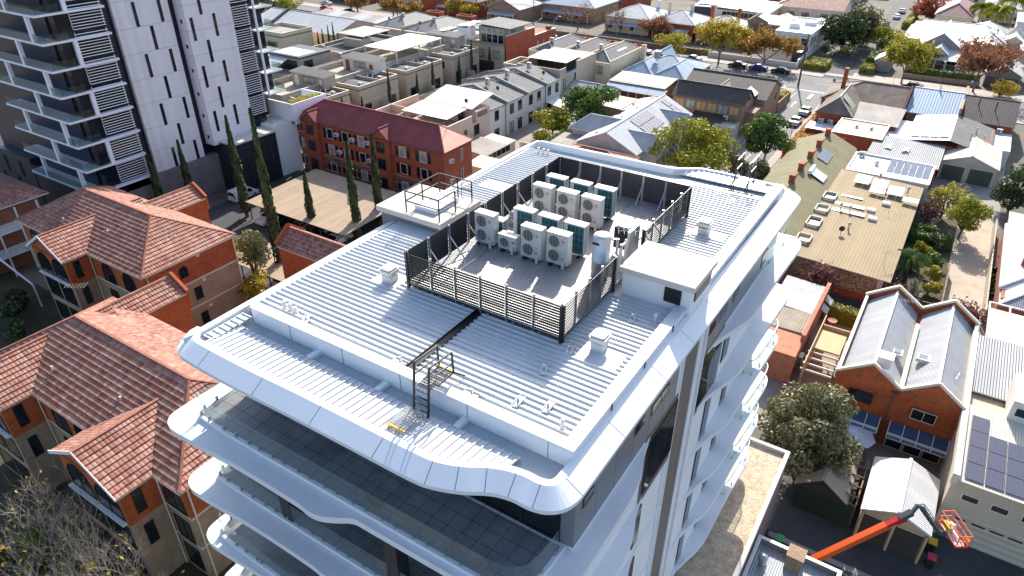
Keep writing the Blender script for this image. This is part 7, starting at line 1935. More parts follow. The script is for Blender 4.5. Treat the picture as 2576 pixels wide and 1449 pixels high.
sheet("road", -32.2, -25.1, 84, 172, -0.03, road_m); sheet("road", -340, 90, 172, 184.6, -0.034, road_m); sheet("road", -29.5, -23.6, 184.6, 420, -0.03, asphalt)
def kerb_path(x0, x1, y0, y1): struct(MB().box(x0, x1, y0, y1, -0.2, 0.08).build("footpath", path_m, loc=(x0, y0, 0)))
kerb_path(-34.4, -32.2, 100, 170.5); kerb_path(-25.1, -23.7, 100, 171.0); kerb_path(-340, -34.4, 169.2, 172); kerb_path(-23.7, 90, 169.4, 172); kerb_path(-340, -29.5, 184.6, 189.5); kerb_path(-23.6, 90, 187.0, 193.0); sheet("verge", -23.6, 90, 184.6, 187.0, -0.028, road_m)
for y in (112, 120, 128, 136): sheet("road_marking", -28.72, -28.6, y, y + 3.5, -0.022, paint_w)
for q in ((-27.45, -27.33, 112, 158), (-31.7, -31.6, 110, 168)): sheet("road_marking", *q, -0.022, paint_w)
for y in (141.2, 148.4, 155.6): sheet("road_marking", -27.4, -25.2, y, y + 0.1, -0.0215, paint_w)
mb = MB(); mb.poly([(-28.3, 153.5, -.022), (-27.3, 150.5, -.022), (-27.2, 162, -.022), (-27.7, 169, -.022), (-28.7, 169, -.022)]); struct(mb.build("bike_lane", M("green_lane_paint", (0.06, 0.13, 0.09), 0.85, 0, 0.15, 0.6), loc=(0, 0, 0)))
mb = MB(); mb.poly([(-30.0, 156.5, -.021), (-29.8, 156.5, -.021), (-29.8, 159.5, -.021), (-29.5, 159.5, -.021), (-29.9, 161, -.021), (-30.3, 159.5, -.021), (-30.0, 159.5, -.021)]); struct(mb.build("road_marking", paint_w, loc=(0, 0, 0)))
for x in range(-120, 40, 9): sheet("road_marking", x, x + 4, 178.2, 178.35, -0.022, paint_w)
sheet("road_marking", -31.8, -25.4, 170.6, 171.0, -0.0215, paint_w)
struct(MB().box(-28.4, -27.6, 163.5, 168.0, -0.1, 0.12).build("traffic_island", M("white_kerb", (0.6, 0.58, 0.55), 0.8), loc=(-28, 165, 0)))
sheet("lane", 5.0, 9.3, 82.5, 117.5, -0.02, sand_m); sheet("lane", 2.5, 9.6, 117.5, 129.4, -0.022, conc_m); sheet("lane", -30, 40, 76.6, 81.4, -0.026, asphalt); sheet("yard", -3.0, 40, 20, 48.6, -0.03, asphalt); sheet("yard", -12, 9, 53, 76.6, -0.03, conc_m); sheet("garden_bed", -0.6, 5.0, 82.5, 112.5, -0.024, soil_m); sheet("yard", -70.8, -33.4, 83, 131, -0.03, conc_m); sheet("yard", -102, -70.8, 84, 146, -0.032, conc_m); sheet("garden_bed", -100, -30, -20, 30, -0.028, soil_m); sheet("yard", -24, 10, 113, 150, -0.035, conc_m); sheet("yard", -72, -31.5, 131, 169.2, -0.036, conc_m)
for y, w in ((36.6, 0.16), (41.3, 0.5)): sheet("drain_strip", -2.9, 9, y, y + w, -0.02, conc_m)
sheet("lawn", -36.6, -29.8, 189.5, 200, -0.02, grass_m); sheet("footpath", -29.7, -22, 187, 189.5, 0.084, path_m)
sheet("road_marking", -2.9, 20, 78.2, 78.32, -0.02, paint_w)

def fence(x0, y0, x1, y1, h, mat, lab, t=0.08, posts=True):
    L = math.hypot(x1 - x0, y1 - y0); mb = MB(); a = Vector((x0, y0)); d = Vector((x1 - x0, y1 - y0)).normalized(); n = Vector((-d.y, d.x)) * t / 2
    mb.prism([tuple(a + n), tuple(a - n), tuple(a - n + d * L), tuple(a + n + d * L)], 0, h)
    mb.bar((x0, y0, h + 0.03), (x1, y1, h + 0.03), t + 0.06, 0.06)
    if posts:
        for k in range(int(L / 2.5) + 1): p = a + d * min(L, k * 2.5); mb.box(p.x - .06, p.x + .06, p.y - .06, p.y + .06, 0, h + 0.1)
    o = mb.build("fence", mat, loc=(0, 0, 0)); o.location = (0, 0, 0)
    return tag(o, lab, "fence")
gfence = M("green_sheet_fence", (0.06, 0.075, 0.03), 0.6, 0, 0.1, 0.5, 'vrib', 0.2, 0.8)
fence(-1.6, 81.9, 5.0, 81.9, 1.9, gfence, "olive sheet metal fence at the garden's near end, by the pale lane"); fence(5.0, 82.0, 5.0, 95, 1.6, timber, "timber fence between the garden and the pale lane"); fence(9.35, 84, 9.35, 112, 1.7, M("cream_fence", (0.48, 0.42, 0.32), 0.8), "cream fence along the far side of the pale lane")
fence(-58, 100, -58, 122, 2.0, M("rendered_fence", (0.42, 0.35, 0.26), 0.9, 0, 0.08), "tan rendered wall bordering the lane by the ivy", 0.25, False); fence(-64, 101.5, -58, 101.5, 2.0, M("rendered_fence2", (0.42, 0.35, 0.26), 0.9, 0, 0.08), "tan rendered courtyard wall below the white terrace", 0.25, False)
fence(-60, 189.8, -36.9, 189.8, 1.3, white_rend2, "low white front wall behind the autumn street trees", 0.25); fence(-118, 190, -62, 190, 1.5, M("brown_fence", (0.15, 0.1, 0.07), 0.8), "long brown front fence of the cottages across the street", 0.2); fence(-13.2, 195, 3.0, 196.2, 1.0, M("tan_wall", (0.35, 0.26, 0.18), 0.9), "low tan wall under the clipped hedge", 0.3, False); fence(-3.0, 53.0, -2.6, 57, 1.8, timber, "timber fence beside the bushy tree"); fence(1.9, 83, 2.1, 83.1, 0.3, timber, "short timber edging in the garden")

# ================================================================ VEGETATION
lf_cyp = Mleaf("cypress_leaf", [(0.018, 0.030, 0.008), (0.045, 0.065, 0.015), (0.10, 0.105, 0.028)], 0.2)
lf_green = Mleaf("green_leaf", [(0.025, 0.055, 0.008), (0.075, 0.13, 0.018), (0.16, 0.22, 0.03)])
lf_lime = Mleaf("lime_leaf", [(0.08, 0.10, 0.006), (0.22, 0.22, 0.010), (0.40, 0.36, 0.02)])
lf_dark = Mleaf("dark_leaf", [(0.015, 0.026, 0.008), (0.045, 0.065, 0.018), (0.085, 0.105, 0.03)], 0.25)
lf_olive = Mleaf("olive_leaf", [(0.045, 0.05, 0.015), (0.11, 0.115, 0.045), (0.19, 0.18, 0.09), (0.22, 0.15, 0.07)], 0.3)
lf_yellow = Mleaf("yellow_leaf", [(0.20, 0.14, 0.02), (0.42, 0.30, 0.03), (0.55, 0.44, 0.07)])
lf_gold = Mleaf("gold_brown_leaf", [(0.14, 0.07, 0.025), (0.30, 0.16, 0.04), (0.50, 0.32, 0.05)])
lf_mix = Mleaf("yellow_green_leaf", [(0.10, 0.13, 0.02), (0.33, 0.30, 0.03), (0.50, 0.36, 0.04)])
lf_red = Mleaf("red_leaf", [(0.14, 0.025, 0.015), (0.28, 0.06, 0.03), (0.42, 0.14, 0.06)])
lf_crim = Mleaf("crimson_leaf", [(0.16, 0.008, 0.015), (0.34, 0.02, 0.03), (0.5, 0.06, 0.06)])
lf_rust = Mleaf("rust_leaf", [(0.14, 0.06, 0.035), (0.28, 0.12, 0.06), (0.36, 0.19, 0.10)])
lf_plum = Mleaf("plum_leaf", [(0.06, 0.02, 0.02), (0.14, 0.05, 0.05), (0.26, 0.15, 0.13)])
lf_orange = Mleaf("orange_vine_leaf", [(0.28, 0.08, 0.01), (0.52, 0.20, 0.015), (0.60, 0.36, 0.04)])
bark = M("bark", (0.10, 0.075, 0.055), 0.95, 0, 0.3, 3.0); bark_pale = M("pale_twigs", (0.50, 0.41, 0.33), 0.95, 0, 0.25, 2.0); bark_brown = M("brown_twigs", (0.17, 0.125, 0.095), 0.95, 0, 0.25, 2.0)

def leaf(mb, p, n, s, rr):
    n = n.normalized()
    t = n.cross(Vector((rr.uniform(-1, 1), rr.uniform(-1, 1), rr.uniform(-1, 1))))
    if t.length < 1e-3: return
    t.normalize(); b = n.cross(t)
    a = s * rr.uniform(0.6, 1.25); c = s * rr.uniform(0.4, 0.8)
    mb.poly([p - t * a, p - b * c, p + t * a, p + b * c])

def blob(mb, c, r, n, s, rr, shell=0.55):
    c = Vector(c)
    for _ in range(n):
        d = Vector((rr.gauss(0, 1), rr.gauss(0, 1), rr.gauss(0, 1))).normalized()
        k = shell + (1 - shell) * rr.random() ** 0.6
        p = c + Vector((d.x * r[0], d.y * r[1], d.z * r[2])) * k
        leaf(mb, p, d + Vector((rr.uniform(-.9, .9), rr.uniform(-.9, .9), rr.uniform(-.5, 1.0))), s, rr)

def crown(seed, h, w, n, s, blobs=14, base=0.32, flat=1.0, droop=False, low=0.0, brs=(0.28, 0.46)):
    """crown of many leaf-sized faces gathered in clumps inside a crown h high, w wide"""
    rr = random.Random(seed); mb = MB(); R0 = w / 2; cz = h * (base + (1 - base) / 2); Rz = h * (1 - base) / 2
    cl = []
    for k in range(blobs):
        for _ in range(20):
            d = Vector((rr.uniform(-1, 1), rr.uniform(-1, 1), rr.uniform(-1 + low, 1)))
            if 0.25 < d.length < 1.0: break
        br = rr.uniform(*brs)
        d = d * (1 - br * 0.75)
        cl.append((Vector((d.x * R0, d.y * R0, cz + d.z * Rz)), br))
    tot = sum(b ** 2 for _, b in cl)
    for c, br in cl:
        m_ = int(n * br ** 2 / tot)
        blob(mb, c, (R0 * br * 1.15, R0 * br * 1.15, max(0.25, min(Rz, R0 * flat)) * br), m_, s, rr)
        if droop:
            for _ in range(m_ // 3):
                a = rr.uniform(0, 2 * PI); q = c + Vector((math.cos(a), math.sin(a), 0)) * R0 * br * rr.random()
                leaf(mb, q + Vector((0, 0, -rr.uniform(0, h * 0.28))), Vector((math.cos(a), math.sin(a), 0.2)), s, rr)
    return mb, [c for c, _ in cl]

def limbs(h, w, tips, seed, tr=0.16, base=0.32, n=5, m_trunk=0.5):
    rr = random.Random(seed); mb = MB(); fork = Vector((rr.uniform(-.2, .2), rr.uniform(-.2, .2), h * base))
    mb.tube([(0, 0, -0.1), (fork.x * 0.4, fork.y * 0.4, fork.z * 0.5), fork], tr, 7, r1=tr * 0.75)
    for c in tips:
        mid = fork + (c - fork) * 0.5 + Vector((rr.uniform(-.3, .3), rr.uniform(-.3, .3), 0.2))
        mb.tube([fork, mid, c], tr * 0.5, 4, r1=tr * 0.12, cap=False)
    return mb

def branchy(seed, h, w, levels=4, kids=4, tr=0.2, droop=0.0, first=0.28):
    """bare winter tree: forking limbs down to twigs"""
    rr = random.Random(seed); mb = MB(); tips = []
    def grow(p, d, L, r, lev):
        q = p + d * L * 0.5 + Vector((rr.uniform(-1, 1), rr.uniform(-1, 1), rr.uniform(-.4, .6))) * L * 0.08
        e = q + (d + Vector((rr.uniform(-.25, .25), rr.uniform(-.25, .25), -droop * (levels - lev) * 0.25))).normalized() * L * 0.5
        mb.tube([p, q, e], r, 5 if lev > 1 else 3, r1=r * 0.6, cap=False)
        if lev == 0: tips.append(e); return
        for k in range(kids + (1 if lev < 2 else 0)):
            a = 2 * PI * (k + rr.random()) / kids; sp = rr.uniform(0.45, 1.0)
            side = Vector((math.cos(a), math.sin(a), rr.uniform(-0.1, 0.5)))
            nd = (d * (1 - sp * 0.55) + side * sp).normalized()
            grow(p + (e - p) * rr.uniform(0.55, 1.0), nd, L * rr.uniform(0.55, 0.78), r * 0.5, lev - 1)
    trunk_h = h * first
    mb.tube([(0, 0, -0.1), (0, 0, trunk_h)], tr, 7, r1=tr * 0.8, cap=False)
    for k in range(kids):
        a = 2 * PI * (k + rr.random()) / kids
        d = Vector((math.cos(a) * w / h * 0.9, math.sin(a) * w / h * 0.9, 1)).normalized()
        grow(Vector((0, 0, trunk_h)), d, h * 0.36, tr * 0.6, levels)
    # scale to the wanted envelope
    mx = max(v[2] for v in mb.v); mr = max(math.hypot(v[0], v[1]) for v in mb.v)
    sz, sr = h / mx, (w / 2) / mr
    mb.v = [(v[0] * sr, v[1] * sr, v[2] * sz if v[2] > 0 else v[2]) for v in mb.v]
    return mb, [Vector((t.x * sr, t.y * sr, t.z * sz)) for t in tips]

def tree(name, label, x, y, h, w, mat, n=1500, s=0.3, blobs=14, base=0.3, group=None, seed=None, tr=0.18, flat=1.0, droop=False, tmat=None, cat="tree", brs=(0.28, 0.46)):
    t = thing(name, label, cat, (x, y, 0), group, R.uniform(0, 6))
    seed = seed if seed is not None else int(abs(x * 13 + y * 7)) % 997
    mb, cl = crown(seed, h, w, n, s, blobs, base, flat, droop, 0.0, brs)
    tk = limbs(h, w, cl, seed, tr, base); o = bpy.data.objects.new("trunk", tk.mesh("trunk", [tmat or bark])); COL.objects.link(o); o.parent = t
    o = bpy.data.objects.new("crown", mb.mesh("crown", [mat])); COL.objects.link(o); o.parent = t
    return t

def autumn(label, x, y, h, w, mat, n=900, s=0.3, droop=0.0, levels=3, seed=None, tm=None, tr=0.25, group="autumn street trees", name="street_tree", lm=1.7):
    """half-bare tree: real branches with leaves left round the twig ends"""
    t = thing(name, label, "tree", (x, y, 0), group, R.uniform(0, 6))
    seed = seed or int(abs(x * 17 + y * 5)) % 991; rr = random.Random(seed)
    bm, tips = branchy(seed, h, w, levels, 3, tr, droop, 0.16)
    o = bpy.data.objects.new("trunk", bm.mesh("trunk", [tm or bark_brown])); COL.objects.link(o); o.parent = t
    if n:
        mb = MB()
        for _ in range(int(n * lm)):
            c = rr.choice(tips); p = c * rr.uniform(0.72, 1.0) + Vector((rr.gauss(0, .5), rr.gauss(0, .5), rr.gauss(0, .45)))
            leaf(mb, p, Vector((rr.uniform(-1, 1), rr.uniform(-1, 1), rr.uniform(-.3, 1))), s * 1.15, rr)
        o = bpy.data.objects.new("crown", mb.mesh("crown", [mat])); COL.objects.link(o); o.parent = t
    return t

# cypresses: one mesh of each of three shapes, copied to height
def cyp_mesh(seed):
    rr = random.Random(seed); mb = MB()
    for _ in range(3800):
        z = rr.random() ** 0.85; a = rr.uniform(0, 2 * PI)
        r = (0.05 + 0.95 * min(1, (1 - z) * 1.9) ** 0.8) * (0.3 if z < 0.03 else 1) * (0.78 + 0.22 * math.sin(a * 3 + z * 23 + seed) ) * rr.uniform(0.72, 1.02)
        p = Vector((math.cos(a) * r * 0.7, math.sin(a) * r * 0.7, 0.4 + z * 13.6))
        leaf(mb, p, Vector((math.cos(a), math.sin(a), rr.uniform(-.2, .9))) + Vector((rr.uniform(-.5, .5), rr.uniform(-.5, .5), 0)), 0.2, rr)
    me = mb.mesh("cypress_crown", [lf_cyp])
    tk = MB().tube([(0, 0, -0.1), (0, 0, 12.5)], 0.28, 7, r1=0.05).mesh("cypress_trunk", [bark])
    return me, tk
cyps = [cyp_mesh(k) for k in (3, 8)]
def cypress(x, y, h, lab, k=0, wd=1.0, grp="tall cypresses by the carport"):
    t = thing("cypress", lab, "cypress", (x, y, 0), grp, R.uniform(0, 6))
    for nm, me in zip(("crown", "trunk"), cyps[k % 2]):
        o = bpy.data.objects.new(nm, me); COL.objects.link(o); o.parent = t; o.scale = (wd, wd, h / 14.0)
    return t
cypress(-64.4, 47.1, 22.0, "tallest cypress, rising beside the smaller beige carport", 0, 1.05)
cypress(-83.7, 57.1, 15.2, "tall cypress at the near corner of the large carport, left of the tallest one", 1, 1.1)
cypress(-70.7, 58.1, 9.8, "shorter cypress in front of the large carport's middle", 0, 0.95)
cypress(-64.5, 60.5, 14.2, "tall cypress standing before the red flats, left of the pair on the right", 1, 1.0)
cypress(-64.3, 64.9, 14.0, "tall cypress standing before the red flats, nearest the white building", 0, 1.0)
cypress(-92.6, 54.6, 10.8, "cypress against the grey stone podium, right of two", 1, 0.95); cypress(-93.6, 50.3, 10.0, "cypress against the grey stone podium, left of two", 0, 0.95)
for x, y, h, lab in [(-99.3, 106.8, 9.0, "courtyard cypress before the second tan townhouse's french doors"), (-99.2, 115.6, 6.1, "short courtyard cypress before the third tan townhouse"), (-99.3, 121.2, 7.9, "tall courtyard cypress at the third tan townhouse"), (-99.2, 98.6, 5.3, "small courtyard cypress behind the red flats' roof"),
    (-99.8, 136.6, 9.3, "tallest courtyard cypress before the farthest tan townhouse"), (-100.2, 132.2, 6.2, "courtyard cypress at the near corner of the farthest tan townhouse"), (-99.7, 143.9, 6.3, "courtyard cypress before the red brick corner block"), (-99.5, 93.6, 6.4, "courtyard cypress just above the red flats' ridge, at left")]:
    cypress(x, y, h, lab, int(h) % 2, 0.62, "slim cypresses in the townhouse courtyards")
for k, (x, y, h) in enumerate([(-147.5, 137, 7.5), (-146.2, 137.6, 8.2), (-149.2, 136.4, 6.4), (-145, 138, 5.6), (-150.6, 136, 5.6)]): cypress(x, y, h, "slim dark cypress in the clump before the pale workshop", k, 0.5, "cypress clump at the workshop")
tree("shrub", "bushy green shrub under the cypress clump by the workshop", -148, 135.5, 3.4, 6.5, lf_green, 500, 0.3, 8, 0.05, cat="shrub")

# street and garden trees
autumn("big street tree, yellow-green above and brown below, before the cream cottage", -55.4, 184.6, 11.0, 15.0, lf_yellow, 2600, 0.3, 0, 3)
autumn("wide golden-brown street tree nearest the junction", -43.9, 184.9, 9.8, 18.5, lf_gold, 2600, 0.3, 0, 3)
tree("street_tree", "dense yellow and green tree behind the cottage chimney", -68.9, 187.0, 6.6, 11.5, lf_mix, 1700, 0.3, 12, 0.08, "autumn street trees")
autumn("rust-brown thin tree before the zinc cottage", -80.9, 203.0, 6.5, 12.0, lf_rust, 900, 0.28)
autumn("grey bare tree left of the zinc cottages", -96.6, 203.0, 8.2, 10.0, lf_rust, 120, 0.2, 0, 4, tm=bark_brown)
autumn("wide weeping bare tree behind the street lamp", -105.8, 201.2, 8.6, 14.0, lf_rust, 250, 0.22, 0.5, 4, tm=bark_brown); autumn("bare weeping tree beside the pale hipped cottage", -91.0, 200.4, 8.4, 10.0, lf_rust, 120, 0.2, 0.5, 4, tm=bark_brown)
autumn("thin olive-brown tree behind the glazed top room", -138.7, 204, 6.6, 12.5, lf_olive, 700, 0.28, 0.3); autumn("bright gold tree left of the glazed top room", -148.1, 198.2, 7.2, 12.5, lf_yellow, 1500, 0.3)
autumn("golden tree at the left end of the far street", -184.8, 186.6, 5.8, 9.5, lf_gold, 1300, 0.3); autumn("tan autumn tree beside the timber pole", -168.7, 187, 6.6, 9.5, lf_gold, 1300, 0.3); autumn("tan autumn tree right of the timber pole", -161.5, 188.0, 5.4, 8.5, lf_gold, 1100, 0.3)
autumn("brownish bare tree behind the red car", -190, 189, 6.0, 8.0, lf_rust, 300, 0.25)
tree("tree", "bright green spreading tree near the red car", -203.3, 171.8, 5.5, 11.0, lf_lime, 1500, 0.35, 12, 0.1); tree("tree", "dark green tree right of the tower top balconies", -206, 164, 6.5, 9.0, lf_dark, 1200, 0.35, 10, 0.1); tree("shrub", "orange-brown bush beside the tower's upper balconies", -199, 159.5, 3.6, 5.0, lf_gold, 600, 0.3, 8, 0.05, cat="shrub")
tree("tree", "large dark feathery tree at the junction's far corner", -28.3 - 3.0, 221.1 - 6, 11.2, 13.5, lf_dark, 4200, 0.4, 18, 0.06, droop=True); tree("tree", "olive feathery tree just behind the large dark one", -27.6, 226.0, 12.0, 12.0, lf_olive, 3000, 0.4, 16, 0.1, droop=True)
tree("tree", "fresh green tree left of the white-roofed house", -21.9, 219.3, 7.2, 8.8, lf_lime, 1700, 0.3, 12, 0.2)
autumn("rounded yellow-green street tree before the hedge", -12.6, 188.8, 10.6, 14.0, lf_mix, 3200, 0.3, 0, 3)
tree("street_tree", "slim bright green tree beside the gable porch", -8.8, 203.5, 6.8, 4.5, lf_lime, 500, 0.28, 8, 0.4)
autumn("big reddish-brown street tree at the right", 2.1, 189.9, 12.2, 18.0, lf_rust, 2800, 0.28, 0, 4)
tree("tree", "dense red autumn tree beyond the white-roofed house", -14.7, 277.3, 8.2, 14.5, lf_red, 2300, 0.4, 16, 0.08, "autumn street trees")
tree("shrub", "yellow shrub beside the right-hand street tree", 7.4, 188.9, 3.9, 7.5, lf_yellow, 800, 0.28, 9, 0.05, cat="shrub"); tree("tree", "yellow tree cut by the right edge near the garage", 12.4, 204.3, 5.6, 6, lf_yellow, 800, 0.3, 9, 0.2)
tree("sapling", "young conical yellow-green tree on the junction lawn, right of two", -28.9, 207.4, 4.9, 3.2, lf_lime, 420, 0.26, 9, 0.15); tree("sapling", "young conical green tree on the junction lawn, left of two", -33.6, 206.5, 4.6, 3.2, lf_green, 420, 0.26, 9, 0.15)
tree("tree", "round deep-green street tree by the side road, nearest the white roof", -25.4, 119.7, 9.0, 9.2, lf_green, 6500, 0.24, 30, 0.2, tr=0.2, brs=(0.2, 0.34))
tree("tree", "broad lime-yellow flat-topped tree behind the far edge of the white roof", -33.8, 107.6, 9.4, 16.0, lf_lime, 10000, 0.25, 46, 0.15, flat=0.8, tr=0.25, brs=(0.17, 0.28))
tree("tree", "soft olive-green feathery tree between the lime tree and the side road", -27.4, 109.2, 6.6, 4.6, lf_olive, 1800, 0.2, 10, 0.1, droop=True); tree("shrub", "low olive feathery bush behind the far ladder", -23.9, 110.8, 4.6, 4.6, lf_olive, 1600, 0.2, 9, 0.05, cat="shrub")
tree("tree", "dark round-headed tree beside the white terrace's awnings", -60.3, 121.4, 9.0, 11.5, lf_green, 6000, 0.26, 28, 0.1, brs=(0.2, 0.34)); tree("shrub", "dark lower bush in front of the round-headed tree", -58.8, 115.0, 5.4, 7.0, lf_green, 2400, 0.26, 14, 0.03, cat="shrub"); tree("shrub", "bright lime bush growing over the terrace courtyard wall", -63.4, 112.2, 6.0, 8.0, lf_lime, 2800, 0.26, 18, 0.15, cat="shrub")
tree("climber", "bright green ivy tumbling over the lane wall below the white terrace", -60.8, 105.8, 4.4, 6.6, lf_lime, 2400, 0.22, 9, 0.02, cat="climber")
tree("tree", "dense dark conifer at the right edge beside the double garage", 11.0, 120.3, 7.8, 6.6, lf_dark, 4200, 0.22, 16, 0.03)
tree("tree", "very round bright green tree overhanging the pale lane", 5.4, 106.3, 6.4, 5.8, lf_lime, 4600, 0.17, 20, 0.2); tree("tree", "loose yellow-green conifer beside the warehouse", 2.6, 112.4, 6.0, 4.6, lf_mix, 1700, 0.18, 12, 0.05); tree("shrub", "deep red maple against the sage roof", 0.9, 108.4, 4.4, 3.4, lf_plum, 1100, 0.17, 9, 0.1, cat="shrub")
autumn("bare twiggy shrub before the green garage doors", 4.4, 120.5, 3.2, 3.6, lf_rust, 0, 0.2, 0, 3, tm=bark_pale, group=None, name="shrub")
for x, y, h, w, m_, lab in [(1.2, 104.0, 2.4, 3.2, lf_green, "dark leafy shrub behind the round bright tree"), (2.8, 100.8, 2.2, 3.0, lf_dark, "grey-green shrub in the middle of the garden"), (1.6, 98.2, 2.0, 3.4, lf_lime, "lime shrub along the garden hedge"), (3.6, 95.6, 1.9, 3.2, lf_green, "rounded green shrub near the lane fence"), (1.0, 93.4, 2.0, 2.6, lf_green, "dark shrub beside the garden palm"), (3.4, 91.4, 2.1, 2.6, lf_mix, "yellowish shrub at the garden's near corner"), (3.6, 88.0, 1.9, 2.4, lf_mix, "pale green young bush by the olive fence"), (10.8, 100.5, 2.2, 1.5, lf_lime, "bright pot shrub beside the zinc house"), (10.1, 97.2, 1.5, 1.1, lf_dark, "clipped grey-green ball shrub along the cream fence")]:
    tree("shrub", lab, x, y, h, w, m_, 900, 0.16, 8, 0.02, cat="shrub", tr=0.06)
for k in range(5): tree("shrub", "one of the small clipped ball shrubs lined up along the cream fence", 9.95, 90.2 + k * 1.35, 1.1, 0.95, lf_dark, 260, 0.12, 5, 0.05, "ball shrubs along the cream fence", 5 + k, cat="shrub", tr=0.04)
autumn("purple-leaved plum tree before the rubble stone wall", -7.6, 78.9, 4.6, 3.4, lf_plum, 1300, 0.16, 0, 3, group="purple plum trees", name="plum_tree"); autumn("purple-leaved plum tree behind the twin gables, left", 0.6, 81.3, 2.9, 4.2, lf_plum, 1100, 0.16, 0, 3, group="purple plum trees", name="plum_tree"); autumn("purple-leaved plum tree behind the twin gables, right by the lane", 7.0, 82.0, 3.0, 4.6, lf_plum, 900, 0.16, 0, 3, group="purple plum trees", name="plum_tree")
tree("tree", "large bushy olive-green tree between the white building and the brick gables", -2.6, 48.7, 10.4, 8.4, lf_olive, 18000, 0.17, 60, 0.03, tr=0.3, brs=(0.18, 0.3), flat=1.0)
tree("shrub", "bright green climber beyond the bushy tree", -4.0, 58.4, 3.0, 3.4, lf_lime, 1200, 0.15, 8, 0.02, cat="shrub"); tree("shrub", "small pink flowering bush by the cottage wall", -6.2, 59.0, 2.0, 1.3, Mleaf("pink_bloom", [(0.3, 0.05, 0.16), (0.5, 0.12, 0.3)]), 300, 0.12, 5, 0.05, cat="shrub"); tree("shrub", "reddish shrub beside the white patio umbrella", -0.4, 53.2, 3.4, 1.6, lf_plum, 500, 0.14, 6, 0.1, cat="shrub")
tree("tree", "pale variegated tree at the corner of the brick house, over the yellow one", -65.0, 43.8, 9.2, 4.4, Mleaf("variegated_leaf", [(0.10, 0.12, 0.03), (0.26, 0.27, 0.11), (0.42, 0.40, 0.22)]), 2600, 0.2, 14, 0.25); tree("tree", "bright yellow leafy tree against the brick house's end wall", -62.4, 41.6, 5.6, 3.8, lf_yellow, 1500, 0.2, 10, 0.1)
for k, (x, y, h) in enumerate(((-62.2, 72.8, 2.6), (-61.0, 73.2, 2.4))): tree("shrub", "clipped green column shrub at the foot of the red flats, %s" % ("left of two" if k == 0 else "right of two"), x, y, h, 1.3, lf_green, 400, 0.16, 5, 0.02, cat="shrub")

def hedge(x0, x1, y0, y1, h, mat, lab, n, s=0.2, cat="hedge", z0=0.0):
    rr = random.Random(int(abs(x0 * 7 + y0))); mb = MB()
    for _ in range(n):
        f = rr.random()
        if f < 0.5: p = Vector((rr.uniform(x0, x1), rr.uniform(y0, y1), z0 + h * rr.uniform(0.88, 1.05))); nn = Vector((0, 0, 1))
        elif f < 0.75: p = Vector((rr.uniform(x0, x1), y0 + rr.uniform(-.12, .2), z0 + rr.uniform(0, h))); nn = Vector((0, -1, 0.3))
        else: p = Vector((x1 + rr.uniform(-.2, .12), rr.uniform(y0, y1), z0 + rr.uniform(0, h))) if rr.random() < 0.5 else Vector((x0 + rr.uniform(-.12, .2), rr.uniform(y0, y1), z0 + rr.uniform(0, h))); nn = Vector((1, 0, 0.3))
        leaf(mb, p, nn + Vector((rr.uniform(-.8, .8), rr.uniform(-.8, .8), rr.uniform(-.3, .6))), s, rr)
    mb.box(x0 + 0.15, x1 - 0.15, y0 + 0.15, y1 - 0.15, z0, z0 + h * 0.85)
    o = mb.build("hedge", mat, loc=(0, 0, 0)); return tag(o, lab, cat)
hedge(-9.3, -2.6, 75.0, 76.3, 1.9, lf_lime, "clipped yellow-green hedge between the cottage and the lower lane", 1900, 0.14)
hedge(-94.6, -92.0, 148.5, 168, 2.4, lf_crim, "mass of crimson vine along the red brick side wall", 2200, 0.3, "vine")
hedge(-23.6, -18.4, 124.5, 135.5, 1.7, lf_orange, "mass of orange autumn vine beside the parked cars", 3000, 0.2, "vine"); hedge(-23.7, -22.7, 136, 162, 1.6, lf_orange, "strip of orange and yellow creeper along the old corner building", 1500, 0.2, "creeper")
hedge(-36.0, -30.2, 190.0, 198.5, 1.5, lf_lime, "bright green garden hedge block at the junction", 1600, 0.28); hedge(-22.8, -19.6, 193, 199, 1.6, lf_lime, "square green hedge at the right of the narrow lane", 700, 0.28); hedge(-22.6, -20.6, 200, 222, 2.6, lf_green, "tall green hedge running up the narrow lane", 1200, 0.3); hedge(-13, 2.6, 196.4, 198.2, 2.2, lf_green, "long clipped green hedge before the white-roofed house", 2000, 0.26)
hedge(-21.6, -19.4, 258, 282, 2.0, lf_lime, "green hedge beside the white car far up the lane", 500, 0.35); hedge(-44.6, -38.0, 166.2, 169.6, 2.0, lf_dark, "dark green bushes behind the dark tiled roof", 900, 0.25); hedge(-33.8, -31.6, 158, 163, 1.6, lf_mix, "straggly yellow-green bushes on the corner wall", 500, 0.22); hedge(-0.4, 4.8, 101.5, 103.2, 1.5, lf_green, "long green hedge across the garden, by the palm", 900, 0.17)
hedge(-82, -76, 249, 251, 6.5, lf_dark, "tall dark hedge before the big white house", 900, 0.45); hedge(-66, -60, 191.5, 193, 1.3, lf_mix, "low clipped hedge before the cream cottage", 400, 0.25); hedge(-59.8, -58.2, 99, 111, 2.8, lf_green, "green ivy covering the lane wall", 1300, 0.2, "climber")
